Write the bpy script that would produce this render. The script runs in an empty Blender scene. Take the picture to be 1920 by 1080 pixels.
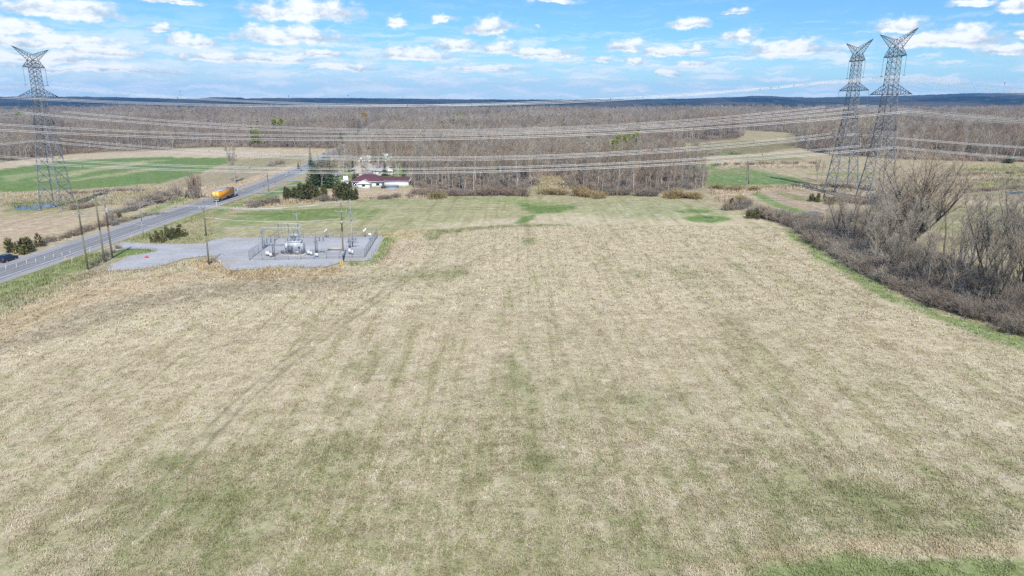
import bpy, math, random
import numpy as np
from mathutils import Vector, Matrix, noise as mnoise

R = math.radians
rng = random.Random(11)
nr = np.random.default_rng(7)
scene = bpy.context.scene
COL = scene.collection

# ------------------------------------------------------------------ camera
CAM_H = 36.0
FPX = 1302.0                       # focal length in pixels of a 1920 wide frame
PITCH = R(15.05)
cam_d = bpy.data.cameras.new('camera')
cam_d.sensor_width = 36.0
cam_d.lens = FPX / 1920.0 * 36.0
cam_d.clip_start = 0.5
cam_d.clip_end = 40000.0
cam = bpy.data.objects.new('camera', cam_d)
COL.objects.link(cam)
cam.location = (0, 0, CAM_H)
cam.rotation_euler = (R(90) - PITCH, 0, 0)
scene.camera = cam

# ------------------------------------------------------------------ light
SUN_AZ, SUN_EL = R(12.0), R(47.0)          # behind the camera, a little to the right
SUN_V = Vector((math.sin(SUN_AZ) * math.cos(SUN_EL), -math.cos(SUN_AZ) * math.cos(SUN_EL), math.sin(SUN_EL)))
sd = bpy.data.lights.new('sun', 'SUN')
sd.energy = 3.9
sd.angle = R(0.53)
sd.color = (1.0, 0.955, 0.885)
so = bpy.data.objects.new('sun', sd)
COL.objects.link(so)
so.rotation_euler = SUN_V.to_track_quat('Z', 'Y').to_euler()
so.location = (0, -60, 200)

scene.view_settings.view_transform = 'Standard'
scene.view_settings.look = 'None'
scene.view_settings.gamma = 1.0
scene.view_settings.use_curve_mapping = False
scene.view_settings.exposure = 0.50
scene.cycles.max_bounces = 6
scene.cycles.diffuse_bounces = 2
scene.cycles.glossy_bounces = 2
scene.cycles.transmission_bounces = 4
scene.cycles.transparent_max_bounces = 8
scene.cycles.volume_bounces = 0
scene.cycles.use_denoising = False
scene.cycles.use_adaptive_sampling = True
scene.cycles.adaptive_threshold = 0.008
scene.cycles.adaptive_min_samples = 48
scene.render.film_transparent = False


class NT:
    """small helper for writing node trees"""
    def __init__(s, tree):
        s.t = tree
        s.n = tree.nodes
        s.l = tree.links

    def node(s, typ, ins=None, **kw):
        n = s.n.new(typ)
        for k, v in kw.items():
            setattr(n, k, v)
        if ins:
            for k, v in ins.items():
                s.put(n.inputs[k], v)
        return n

    def put(s, sock, v):
        if isinstance(v, bpy.types.NodeSocket):
            s.l.new(v, sock)
        else:
            sock.default_value = v

    def math(s, op, a, b=None, c=None, clamp=False):
        n = s.n.new('ShaderNodeMath')
        n.operation = op
        n.use_clamp = clamp
        s.put(n.inputs[0], a)
        if b is not None:
            s.put(n.inputs[1], b)
        if c is not None:
            s.put(n.inputs[2], c)
        return n.outputs[0]

    def vec(s, op, a, b=None):
        n = s.n.new('ShaderNodeVectorMath')
        n.operation = op
        s.put(n.inputs[0], a)
        if b is not None:
            s.put(n.inputs[1], b)
        return n.outputs['Value'] if op in ('LENGTH', 'DOT_PRODUCT') else n.outputs[0]

    def mix(s, f, a, b, blend='MIX', clamp=True):
        n = s.n.new('ShaderNodeMix')
        n.data_type = 'RGBA'
        n.blend_type = blend
        n.clamp_factor = clamp
        s.put(n.inputs[0], f)
        s.put(n.inputs[6], a if isinstance(a, bpy.types.NodeSocket) else (*a[:3], 1.0))
        s.put(n.inputs[7], b if isinstance(b, bpy.types.NodeSocket) else (*b[:3], 1.0))
        return n.outputs[2]

    def ramp(s, v, lo, hi, a=0.0, b=1.0, smooth=True):
        n = s.n.new('ShaderNodeMapRange')
        n.interpolation_type = 'SMOOTHSTEP' if smooth else 'LINEAR'
        s.put(n.inputs[0], v)
        for i, q in zip((1, 2, 3, 4), (lo, hi, a, b)):
            s.put(n.inputs[i], q)
        return n.outputs[0]

    def noise(s, vec, scale, detail=3.0, rough=0.55, dist=0.0, dim='3D'):
        n = s.n.new('ShaderNodeTexNoise')
        n.noise_dimensions = dim
        s.put(n.inputs['Vector'], vec)
        n.inputs['Scale'].default_value = scale
        n.inputs['Detail'].default_value = detail
        n.inputs['Roughness'].default_value = rough
        n.inputs['Distortion'].default_value = dist
        return n


# ------------------------------------------------------------------ world: blue sky with fair-weather cumulus
def ray(px, py):
    """unit direction through a point of the 1920x1080 frame"""
    x = (px - 960.0) / FPX
    y = (540.0 - py) / FPX
    c, s_ = math.cos(PITCH), math.sin(PITCH)
    v = Vector((x, c + y * s_, -s_ + y * c))
    return v.normalized()


def build_world():
    w = bpy.data.worlds.new('World')
    scene.world = w
    w.use_nodes = True
    w.node_tree.nodes.clear()
    t = NT(w.node_tree)
    sky = t.node('ShaderNodeTexSky')
    sky.sky_type = 'NISHITA'
    sky.sun_disc = False
    sky.sun_elevation = SUN_EL
    sky.sun_rotation = R(180) - SUN_AZ
    sky.altitude = 100
    sky.air_density = 1.0
    sky.dust_density = 0.25
    sky.ozone_density = 3.0
    tc = t.node('ShaderNodeTexCoord')
    sep = t.node('ShaderNodeSeparateXYZ', {0: tc.outputs['Generated']})
    az = t.math('ARCTAN2', sep.outputs[0], sep.outputs[1])
    el = t.math('ARCSINE', sep.outputs[2])
    comb = t.node('ShaderNodeCombineXYZ', {0: t.math('MULTIPLY', az, 10.0), 1: t.math('MULTIPLY', el, 10.0), 2: 0.0})
    P = comb.outputs[0]                      # tenths of radians: azimuth right, elevation up
    # billow distortion
    n1 = t.noise(t.vec('MULTIPLY', P, (1, 1.6, 1)), 2.6, 6.0, 0.62)
    dv = t.vec('MULTIPLY', t.vec('SUBTRACT', n1.outputs['Color'], (0.5, 0.5, 0.5)), (0.55, 0.20, 0.0))
    Q = t.vec('ADD', P, dv)
    clouds = [  # px, py, half width, half height, in frame pixels
        (565, 20, 125, 22), (545, 66, 112, 20), (110, 18, 105, 20), (352, 76, 58, 13), (300, 54, 34, 9),
        (30, 52, 55, 13), (95, 76, 140, 12), (195, 97, 75, 12), (740, 40, 20, 9), (918, 49, 47, 18),
        (852, 83, 52, 13), (938, 88, 42, 15), (780, 102, 85, 12), (745, 90, 30, 9), (1010, 98, 84, 11),
        (1008, 50, 9, 6), (1292, 46, 42, 11), (1180, 87, 42, 12), (1392, 68, 44, 11), (1250, 97, 60, 9),
        (1312, 92, 28, 9), (1475, 91, 92, 14), (1490, 80, 40, 10), (1690, 49, 46, 15), (1800, 72, 66, 22),
        (1730, 78, 80, 13), (1912, 12, 32, 13), (1916, 68, 16, 8), (600, 101, 55, 9), (515, 110, 85, 10),
        (400, 108, 70, 12), (828, 34, 28, 8), (1130, 114, 22, 7), (1182, 112, 20, 7), (1257, 137, 34, 7),
        (1040, 2, 60, 5), (330, 0, 50, 5), (1385, 18, 26, 7), (60, 108, 120, 10), (1880, 95, 40, 8),
        (1830, 4, 40, 6), (170, 130, 150, 8), (1300, 117, 36, 7), (640, 126, 90, 7), (900, 128, 100, 6)]
    acc = acct = None
    for (px, py, a, b) in clouds:
        d = ray(px, py)
        c0 = (math.atan2(d.x, d.y) * 10, math.asin(d.z) * 10 - b / FPX * 3.0, 0)
        v = t.vec('MULTIPLY', t.vec('SUBTRACT', Q, c0), (FPX / 10 / a * 0.92, FPX / 10 / b * 0.62, 0))
        v = t.vec('MAXIMUM', v, t.vec('MULTIPLY', v, (-1.0, -2.4, 0)))
        ln = t.vec('LENGTH', v)
        acc = ln if acc is None else t.math('MINIMUM', acc, ln)
        lt = t.vec('LENGTH', t.vec('SUBTRACT', v, (0.0, 0.50, 0.0)))
        acct = lt if acct is None else t.math('MINIMUM', acct, lt)
    n2 = t.noise(t.vec('MULTIPLY', P, (1, 1.9, 1)), 4.2, 8.0, 0.62)
    body = t.math('ADD', t.math('SUBTRACT', 1.0, acc), t.math('MULTIPLY', t.math('SUBTRACT', n2.outputs[0], 0.5), 1.5))
    dens = t.ramp(body, 0.0, 0.55)
    # the far decks: flat streaks that close up towards the horizon, thicker to the left
    n3 = t.noise(t.vec('MULTIPLY', Q, (0.55, 4.2, 1)), 2.4, 7.0, 0.6)
    band = t.ramp(el, R(0.4), R(5.6), 1.0, 0.0, smooth=False)
    side = t.ramp(az, R(-40), R(25), 0.30, 0.06)
    strk = t.ramp(t.math('ADD', n3.outputs[0], t.math('ADD', t.math('MULTIPLY', band, 0.13), t.math('MULTIPLY', side, 0.50))), 0.52, 0.74)
    strk = t.math('MULTIPLY', strk, t.ramp(el, R(6.2), R(3.4), 0.12, 0.85))
    # scattered cumulus over the rest of the sky, out of the frame
    proj = t.vec('DIVIDE', tc.outputs['Generated'], t.node('ShaderNodeCombineXYZ', {0: t.math('MAXIMUM', sep.outputs[2], 0.03), 1: t.math('MAXIMUM', sep.outputs[2], 0.03), 2: 1.0}).outputs[0])
    n4 = t.noise(proj, 0.9, 7.0, 0.58)
    high = t.math('MULTIPLY', t.ramp(n4.outputs[0], 0.55, 0.72), t.ramp(el, R(8.5), R(14)))
    cov = t.math('MAXIMUM', t.math('MAXIMUM', dens, strk), high)
    lit = t.math('ADD', t.math('SUBTRACT', 1.0, acct), t.math('MULTIPLY', t.math('SUBTRACT', n2.outputs[0], 0.5), 1.9))
    cc = t.mix(t.ramp(lit, 0.10, 0.80), (3.7, 4.6, 5.45), (7.9, 8.05, 8.15))
    deck = t.mix(t.ramp(n3.outputs[0], 0.40, 0.66), (4.5, 6.0, 7.2), (7.0, 7.6, 8.0))
    cc = t.mix(t.math('MAXIMUM', dens, high), deck, cc)
    skyc = t.mix(1.0, sky.outputs[0], (0.47, 0.76, 1.02), 'MULTIPLY')
    # whiter, hazier air low down
    skyc = t.mix(t.ramp(el, R(5.5), R(-0.5), 0.0, 0.62), skyc, (4.7, 7.1, 8.4))
    final = t.mix(t.math('MULTIPLY', cov, 0.94), skyc, cc)
    bg = t.node('ShaderNodeBackground', {0: final, 1: 0.1})
    out = t.node('ShaderNodeOutputWorld', {0: bg.outputs[0]})
    w.cycles.sampling_method = 'MANUAL'
    w.cycles.sample_map_resolution = 512


build_world()

# ------------------------------------------------------------------ terrain


def smooth01(a, lo, hi):
    q = np.clip((a - lo) / (hi - lo), 0, 1)
    return q * q * (3 - 2 * q)


def hgt(x, y):
    """height of the land, gently falling to the road on the left"""
    x = np.asarray(x, float)
    y = np.asarray(y, float)
    far = 1 - smooth01(y, 600, 1500)
    base = 5.0 * np.tanh(x / 200.0) * far
    r = np.hypot(x, y)
    w = smooth01(r, 40, 140) * far
    roll = 0.55 * np.sin(x * 0.031 + 0.6 + 0.4 * np.sin(y * 0.013)) * np.sin(y * 0.027 + 1.1) + 0.25 * np.sin(x * 0.071 + y * 0.043)
    # shallow swale near the far edge of the field
    sw = -1.1 * np.exp(-((x - 12 - (y - 255) * 0.5) / 16.0) ** 2) * np.exp(-((y - 255) / 38.0) ** 2)
    return base + (roll + sw) * w


def hz(x, y):
    return float(hgt(x, y))


def G(px, py):
    """where the line of sight through a frame point meets the land"""
    d = ray(px, py)
    dz = min(d.z, -0.004)
    x = y = 0.0
    z = 0.0
    for _ in range(40):
        tt = (z - CAM_H) / dz
        x, y = d.x * tt, d.y * tt
        z = 0.6 * z + 0.4 * hz(x, y)
    return Vector((x, y, z))


def GP(pts):
    return np.array([G(*p)[:2] for p in pts])


def top_h(p, py):
    """height of something standing at p whose top shows at row py"""
    ang = PITCH - math.atan((540.0 - py) / FPX)
    dist = p.y
    return CAM_H - dist * math.tan(ang) - p.z


def in_poly(P, poly):
    x, y = P[:, 0], P[:, 1]
    res = np.zeros(len(P), bool)
    n = len(poly)
    j = n - 1
    for i in range(n):
        xi, yi = poly[i]
        xj, yj = poly[j]
        c = ((yi > y) != (yj > y)) & (x < (xj - xi) * (y - yi) / (yj - yi + 1e-12) + xi)
        res ^= c
        j = i
    return res


def seg_dist(P, line, closed=False):
    n = len(line)
    best = np.full(len(P), 1e9)
    for i in range(n if closed else n - 1):
        a = np.asarray(line[i])
        b = np.asarray(line[(i + 1) % n])
        ab = b - a
        tt = np.clip(((P - a) @ ab) / (ab @ ab + 1e-9), 0, 1)
        d = np.hypot(*(P - a - tt[:, None] * ab).T)
        best = np.minimum(best, d)
    return best


def sdist(P, poly):
    d = seg_dist(P, poly, True)
    return np.where(in_poly(P, poly), -d, d)


def vnoise(P, scale, seed=0):
    """cheap smooth value noise for many points"""
    q = P * scale + seed * 17.31
    i = np.floor(q).astype(np.int64)
    f = q - i
    f = f * f * (3 - 2 * f)

    def hsh(a, b):
        h = (a * 374761393 + b * 668265263 + seed * 1442695) & 0x7fffffff
        h = ((h ^ (h >> 13)) * 1274126177) & 0x7fffffff
        return ((h ^ (h >> 16)) & 0xffff) / 65535.0
    a = hsh(i[:, 0], i[:, 1])
    b = hsh(i[:, 0] + 1, i[:, 1])
    c = hsh(i[:, 0], i[:, 1] + 1)
    d = hsh(i[:, 0] + 1, i[:, 1] + 1)
    return (a * (1 - f[:, 0]) + b * f[:, 0]) * (1 - f[:, 1]) + (c * (1 - f[:, 0]) + d * f[:, 0]) * f[:, 1]


def fbm(P, scale, seed=0, oct=4):
    s = np.zeros(len(P))
    a = 0.5
    for k in range(oct):
        s += a * vnoise(P, scale * 2 ** k, seed + k)
        a *= 0.5
    return s / (1 - 0.5 ** oct)


# ------------------------------------------------------------------ materials
MATS = {}


def mat(name, color, rough=0.8, metal=0.0, var=0.12, scale=3.0, bump=0.0, spec=0.3, per_object=0.0, hue=None):
    """plain painted / woody / metal surface with procedural variation"""
    if name in MATS:
        return MATS[name]
    m = bpy.data.materials.new(name)
    m.use_nodes = True
    m.node_tree.nodes.clear()
    t = NT(m.node_tree)
    tc = t.node('ShaderNodeTexCoord')
    n = t.noise(tc.outputs['Object'], scale, 4.0, 0.6)
    c = t.mix(n.outputs[0], [q * (1 - var * 1.6) for q in color], [min(1, q * (1 + var * 1.6)) for q in color])
    if per_object:
        oi = t.node('ShaderNodeObjectInfo')
        grove = t.ramp(t.noise(oi.outputs['Location'], 0.0075, 4.0, 0.65).outputs[0], 0.38, 0.60)
        k = t.math('ADD', t.math('MULTIPLY', oi.outputs['Random'], 0.40), t.math('MULTIPLY', grove, 0.60))
        c = t.mix(t.math('MULTIPLY', k, per_object), c, hue or [q * 1.7 for q in color])
    b = t.node('ShaderNodeBsdfPrincipled', {'Base Color': c, 'Roughness': rough, 'Metallic': metal, 'Specular IOR Level': spec})
    if bump:
        bp = t.node('ShaderNodeBump', {'Height': n.outputs[0], 'Strength': bump, 'Distance': 0.05})
        t.put(b.inputs['Normal'], bp.outputs[0])
    t.node('ShaderNodeOutputMaterial', {0: b.outputs[0]})
    MATS[name] = m
    return m


# ------------------------------------------------------------------ mesh helpers
def new_obj(name, me, parent=None, loc=None, rz=0.0):
    o = bpy.data.objects.new(name, me)
    COL.objects.link(o)
    if parent is not None:
        o.parent = parent
    if loc is not None:
        o.location = loc
    if rz:
        o.rotation_euler = (0, 0, rz)
    return o


def tag(o, label=None, cat=None, group=None, kind=None):
    if label:
        o['label'] = label
    if cat:
        o['category'] = cat
    if group:
        o['group'] = group
    if kind:
        o['kind'] = kind
    return o


def empty(name, loc, label=None, cat=None, group=None, rz=0.0, scale=1.0):
    o = bpy.data.objects.new(name, None)
    COL.objects.link(o)
    o.location = loc
    o.rotation_euler = (0, 0, rz)
    o.scale = (scale,) * 3
    o.empty_display_size = 0.5
    return tag(o, label, cat, group)


KIDS = {}


def copy_tree(o, parent=None):
    c = o.copy()
    COL.objects.link(c)
    if parent is not None:
        c.parent = parent
    for ch in list(o.children):
        copy_tree(ch, c)
    return c


def np_mesh(name, V, F, mats=(), midx=None, smooth=False, cols=None):
    """F: (n,k) int array or list of such arrays"""
    Fs = F if isinstance(F, list) else [F]
    Fs = [np.asarray(f, np.int32) for f in Fs if len(f)]
    me = bpy.data.meshes.new(name)
    me.vertices.add(len(V))
    me.vertices.foreach_set('co', np.asarray(V, np.float32).ravel())
    loops = np.concatenate([f.ravel() for f in Fs])
    tot = np.concatenate([np.full(len(f), f.shape[1], np.int32) for f in Fs])
    start = np.concatenate([[0], np.cumsum(tot)[:-1]]).astype(np.int32)
    me.loops.add(len(loops))
    me.loops.foreach_set('vertex_index', loops)
    me.polygons.add(len(tot))
    me.polygons.foreach_set('loop_start', start)
    me.polygons.foreach_set('loop_total', tot)
    for m in mats:
        me.materials.append(m)
    if midx is not None:
        me.polygons.foreach_set('material_index', np.asarray(midx, np.int32))
    if smooth:
        me.polygons.foreach_set('use_smooth', np.ones(len(tot), bool))
    if cols is not None:
        for k, (arr, typ) in cols.items():
            if typ == 'C':
                a = me.color_attributes.new(k, 'FLOAT_COLOR', 'POINT')
                q = np.ones((len(V), 4), np.float32)
                q[:, :3] = arr
                a.data.foreach_set('color', q.ravel())
            else:
                a = me.attributes.new(k, 'FLOAT', 'POINT')
                a.data.foreach_set('value', np.asarray(arr, np.float32))
    me.update(calc_edges=True)
    me.validate()
    return me


def tube_arrays(segs, sides=4, caps=False):
    """segs: (n,8) p0 p1 r0 r1 -> verts, faces"""
    S = np.asarray(segs, float)
    p0, p1, r0, r1 = S[:, 0:3], S[:, 3:6], S[:, 6], S[:, 7]
    d = p1 - p0
    L = np.linalg.norm(d, axis=1)
    L[L < 1e-6] = 1e-6
    d = d / L[:, None]
    ref = np.where(np.abs(d[:, 2:3]) > 0.9, np.array([[1.0, 0, 0]]), np.array([[0, 0, 1.0]]))
    u = np.cross(d, ref)
    u /= np.linalg.norm(u, axis=1)[:, None]
    v = np.cross(d, u)
    n = len(S)
    ang = np.arange(sides) / sides * 2 * math.pi + math.pi / sides
    ring = np.cos(ang)[None, :, None] * u[:, None, :] + np.sin(ang)[None, :, None] * v[:, None, :]
    A = p0[:, None, :] + ring * r0[:, None, None]
    B = p1[:, None, :] + ring * r1[:, None, None]
    V = np.concatenate([A, B], 1).reshape(-1, 3)
    base = (np.arange(n) * sides * 2)[:, None]
    i = np.arange(sides)[None, :]
    j = (i + 1) % sides
    F = np.stack([base + i, base + j, base + sides + j, base + sides + i], -1).reshape(-1, 4)
    fs = [F]
    if caps:
        fs.append(base + np.arange(sides)[None, ::-1])
        fs.append(base + sides + np.arange(sides)[None, :])
    return V, fs


class MB:
    """collects shapes into one mesh"""
    def __init__(s):
        s.v, s.f, s.m, s.n = [], {}, {}, 0

    def add(s, V, Fs, mi=0):
        V = np.asarray(V, float).reshape(-1, 3)
        for f in Fs:
            f = np.asarray(f, np.int64)
            if f.ndim == 1:
                f = f[None]
            if not len(f):
                continue
            s.f.setdefault(f.shape[1], []).append(f + s.n)
            s.m.setdefault(f.shape[1], []).append(np.full(len(f), mi))
        s.v.append(V)
        s.n += len(V)
        return s

    def box(s, c, size, mi=0, rz=0.0, taper=1.0):
        x, y, z = [q / 2 for q in size]
        V = np.array([(-x, -y, -z), (x, -y, -z), (x, y, -z), (-x, y, -z), (-x * taper, -y * taper, z), (x * taper, -y * taper, z), (x * taper, y * taper, z), (-x * taper, y * taper, z)])
        if rz:
            cc, ss = math.cos(rz), math.sin(rz)
            V = np.stack([V[:, 0] * cc - V[:, 1] * ss, V[:, 0] * ss + V[:, 1] * cc, V[:, 2]], 1)
        F = np.array([(0, 3, 2, 1), (4, 5, 6, 7), (0, 1, 5, 4), (1, 2, 6, 5), (2, 3, 7, 6), (3, 0, 4, 7)])
        return s.add(V + np.array(c), [F], mi)

    def bar(s, a, b, r, sides=4, r2=None, mi=0, caps=True):
        V, Fs = tube_arrays([[*a, *b, r, r if r2 is None else r2]], sides, caps)
        return s.add(V, Fs, mi)

    def bars(s, segs, sides=4, mi=0, caps=False):
        V, Fs = tube_arrays(segs, sides, caps)
        return s.add(V, Fs, mi)

    def lathe(s, c, prof, n=12, mi=0, axis='z'):
        """prof: (radius, height) pairs"""
        V = []
        for (r, h) in prof:
            for k in range(n):
                a = 2 * math.pi * k / n
                q = (r * math.cos(a), r * math.sin(a), h)
                if axis == 'x':
                    q = (q[2], q[0], q[1])
                elif axis == 'y':
                    q = (q[1], q[2], q[0])
                V.append((q[0] + c[0], q[1] + c[1], q[2] + c[2]))
        F = []
        for i in range(len(prof) - 1):
            for k in range(n):
                F.append((i * n + k, i * n + (k + 1) % n, (i + 1) * n + (k + 1) % n, (i + 1) * n + k))
        s.add(V, [np.array(F)], mi)
        s.add(V[:n][::-1], [np.arange(n)], mi)
        return s.add(V[-n:], [np.arange(n)], mi)

    def prism(s, poly, axis, lo, hi, mi=0):
        """extrude a polygon (u,v) along x: (u,v)=(y,z), along y: (x,z), along z: (x,y)"""
        n = len(poly)

        def P(w, u, v):
            return {'x': (w, u, v), 'y': (u, w, v), 'z': (u, v, w)}[axis]
        V = [P(lo, *q) for q in poly] + [P(hi, *q) for q in poly]
        F = [(i, (i + 1) % n, n + (i + 1) % n, n + i) for i in range(n)]
        s.add(V, [np.array(F)], mi)
        s.add(V[:n], [np.arange(n)[::-1]], mi)
        return s.add(V[n:], [np.arange(n)], mi)

    def quad(s, pts, mi=0):
        return s.add(pts, [np.arange(len(pts))], mi)

    def mesh(s, name, mats, smooth=False):
        V = np.concatenate(s.v)
        Fs, mi = [], []
        for k in sorted(s.f):
            Fs.append(np.concatenate(s.f[k]))
            mi.append(np.concatenate(s.m[k]))
        return np_mesh(name, V, Fs, mats if isinstance(mats, (list, tuple)) else [mats], np.concatenate(mi), smooth)

    def build(s, name, mats, parent=None, loc=None, rz=0.0, smooth=False):
        return new_obj(name, s.mesh(name, mats, smooth), parent, loc, rz)

# ------------------------------------------------------------------ land cover
STRAW = np.array((0.525, 0.450, 0.306))
STRAW_G = np.array((0.365, 0.345, 0.185))
TAN = np.array((0.50, 0.395, 0.275))
DRY = np.array((0.39, 0.33, 0.205))
OLIVE = np.array((0.225, 0.235, 0.095))
GREEN = np.array((0.118, 0.225, 0.048))
CROP = np.array((0.105, 0.235, 0.058))
PALEGREEN = np.array((0.255, 0.315, 0.125))
SOIL = np.array((0.36, 0.275, 0.185))
LITTER = np.array((0.195, 0.155, 0.115))
REED = np.array((0.52, 0.43, 0.31))

FOREST_PX = [(-700, 345), (-200, 325), (0, 304), (130, 289), (300, 281), (430, 275), (560, 277), (640, 279), (664, 262), (690, 268), (730, 288), (764, 318),
             (770, 352), (830, 362), (900, 359), (985, 360), (1005, 348), (1012, 331), (1052, 330), (1072, 352), (1150, 363), (1250, 361), (1318, 353), (1322, 318), (1262, 300), (1270, 270), (1388, 262),
             (1400, 244), (1490, 250), (1500, 274), (1560, 291), (1700, 299), (1920, 304), (2200, 318), (2900, 350)]
FOREST = np.concatenate([GP(FOREST_PX), np.array([(6500, 4700), (-6500, 4700)])])
CLEARINGS = [GP(q) for q in ([(-50, 224), (180, 221.5), (170, 214.5), (-50, 216)], [(1180, 222), (1330, 219), (1320, 214.5), (1190, 216.5)], [(1740, 237), (1960, 233), (1960, 226), (1760, 230)], [(1440, 243), (1500, 239), (1570, 227), (1500, 230)], [(250, 262), (360, 258), (420, 252), (300, 256)], [(820, 232), (905, 231), (900, 226), (830, 227)], [(985, 310), (1000, 296), (1035, 293), (1050, 300), (1045, 312)],
                             [(1235, 305), (1245, 286), (1275, 268), (1395, 256), (1395, 330), (1330, 330), (1310, 318)])]
ROAD_LINE = np.array([(-121, -60), (-119.5, 60), (-118.6, 180), (-118.2, 260), (-118.8, 330), (-122.5, 410), (-131, 500), (-156, 700), (-189, 920), (-266, 1440), (-330, 1900)], float)


def resample(line, step):
    out = [line[0]]
    for a, b in zip(line[:-1], line[1:]):
        n = max(1, int(math.hypot(*(b - a)) / step))
        for k in range(1, n + 1):
            out.append(a + (b - a) * k / n)
    q = np.array(out)
    for _ in range(60):
        q[1:-1] = (q[:-2] + 2 * q[1:-1] + q[2:]) / 4
    return q


ROAD = resample(ROAD_LINE, 6.0)

# painted cover: polygon (frame points turned into places on the land), colour, edge softness, strength, ragged edge, green share
FIELD_PX = [(-400, 700), (0, 590), (60, 560), (130, 540), (205, 512), (275, 506), (350, 488), (385, 484), (405, 487), (412, 500), (440, 511), (525, 506), (607, 506), (650, 494), (700, 492), (716, 470), (722, 446), (700, 436), (430, 440), (405, 425), (430, 405), (480, 388), (640, 374), (830, 370), (1000, 372), (1100, 372), (1250, 371), (1360, 383), (1400, 402), (1490, 432), (1560, 482), (1650, 530), (1760, 583), (1920, 632), (2300, 760), (3500, 1200), (1000, 1500), (-1500, 1200)]
PAINT = []


def paint(px, col, soft=1.5, amt=1.0, rag=1.5, grn=0.0, world=False):
    PAINT.append((np.array(px, float) if world else GP(px), np.array(col), soft, amt, rag, grn))


LIT_ = FOREST
paint(FIELD_PX, STRAW, 2.0, 1.0, 2.0, 0.22)
# far, greener end of the field
paint([(430, 440), (405, 425), (430, 405), (480, 388), (640, 374), (830, 369), (1000, 370), (1250, 370), (1360, 383), (1392, 400), (1200, 404), (1090, 400), (960, 408), (830, 420), (740, 440), (715, 452), (700, 436)], STRAW_G, 6.0, 0.85, 5.0, 0.30)
paint([(400, 428), (440, 408), (520, 396), (640, 389), (720, 396), (700, 412), (620, 414), (540, 412), (450, 424)], PALEGREEN, 3, 0.9, 4, 0.4)
paint([(430, 402), (480, 396), (640, 389), (690, 394), (600, 400), (500, 404)], GREEN, 2, 0.85, 2.5, 0.5)
paint([(398, 428), (440, 408), (480, 411), (560, 414), (640, 408), (600, 402), (500, 404), (420, 414)], GREEN, 2.5, 0.75, 2.5, 0.5)
paint([(640, 376), (760, 374), (830, 378), (700, 384)], PALEGREEN, 4, 0.6, 3, 0.3)
paint([(840, 371), (990, 371), (1080, 385), (1060, 398), (1010, 400), (985, 386), (900, 377)], PALEGREEN, 3, 0.8, 3, 0.3)
paint([(975, 380), (1020, 386), (1075, 386), (1080, 391), (1050, 399), (1005, 401), (985, 396)], GREEN, 1.5, 0.9, 2.5, 0.4)
paint([(962, 419), (978, 406), (1004, 403), (1002, 411), (975, 420)], GREEN, 1.0, 0.9, 1.5, 0.4)
paint([(795, 430), (850, 428), (975, 419), (1080, 421), (1060, 425), (930, 427), (840, 438), (812, 452), (797, 448)], OLIVE, 1.2, 0.75, 2.0, 0.3)
paint([(1090, 400), (1140, 385), (1230, 374), (1330, 380), (1392, 402), (1290, 412), (1180, 412)], STRAW_G * np.array((0.98, 1.03, 1.1)), 5, 0.8, 3, 0.2)
paint([(1262, 395), (1300, 392), (1345, 395), (1330, 399), (1275, 399)], GREEN, 1.2, 0.85, 1.5, 0.4)
paint([(1280, 409), (1310, 403), (1362, 406), (1375, 412), (1340, 418), (1300, 416)], GREEN, 1.2, 0.95, 1.5, 0.4)
paint([(740, 500), (700, 496), (722, 470), (745, 446), (800, 452), (790, 480)], TAN, 3, 0.7, 3, 0.02)
paint([(690, 440), (760, 428), (800, 432), (780, 448), (735, 452)], np.array((0.47, 0.38, 0.19)), 3, 0.5, 2, 0.05)
paint([(648, 492), (690, 494), (712, 474), (722, 446), (742, 446), (735, 462), (718, 488), (700, 499), (655, 500)], GREEN * 1.25, 1.2, 0.7, 2.2, 0.35)
# rank dry grass beside the yard and along the left edge of the field
paint([(440, 510), (470, 508), (607, 505), (640, 503), (650, 515), (560, 524), (450, 530), (400, 512), (350, 500), (385, 483), (402, 484), (412, 500)], np.array((0.46, 0.36, 0.22)), 2, 0.85, 2, 0.08)
paint([(-100, 640), (0, 598), (90, 562), (160, 540), (290, 512), (400, 512), (420, 520), (270, 545), (120, 590), (0, 640), (-200, 740)], np.array((0.48, 0.375, 0.24)), 2.5, 0.8, 2, 0.08)
paint([(-200, 720), (0, 640), (150, 580), (290, 548), (430, 528), (640, 520), (720, 522), (600, 545), (400, 560), (200, 600), (0, 672), (-200, 760)], np.array((0.30, 0.245, 0.165)), 2.5, 0.6, 3, 0.10)
# road verges
paint([(-100, 560), (0, 518), (60, 500), (130, 482), (215, 468), (222, 472), (205, 492), (165, 508), (110, 528), (0, 566), (-150, 630)], np.array((0.20, 0.265, 0.085)), 1.5, 0.75, 3.5, 0.3)
paint([(0, 560), (70, 538), (120, 528), (160, 510), (120, 545), (0, 590)], np.array((0.34, 0.33, 0.18)), 2, 0.8, 2.0, 0.3)
paint([(214, 470), (240, 466), (298, 468), (290, 472), (240, 480), (212, 486)], GREEN, 0.6, 0.95, 0.6, 0.5)
paint([(160, 512), (200, 486), (214, 484), (205, 505), (185, 512)], np.array((0.33, 0.285, 0.20)), 1, 0.9, 1, 0.1)
paint([(225, 452), (262, 437), (330, 415), (385, 398), (400, 402), (430, 404), (405, 428), (430, 440), (398, 452), (382, 457), (300, 457), (250, 456)], np.array((0.34, 0.33, 0.17)), 1.5, 0.95, 1.5, 0.25)
paint([(232, 452), (262, 440), (330, 418), (380, 400), (388, 404), (300, 440), (260, 455)], OLIVE * 1.2, 1.2, 0.8, 1.5, 0.3)
paint([(310, 426), (400, 408), (420, 412), (400, 424), (340, 440)], np.array((0.42, 0.36, 0.22)), 1.5, 0.7, 1.5, 0.1)
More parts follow.
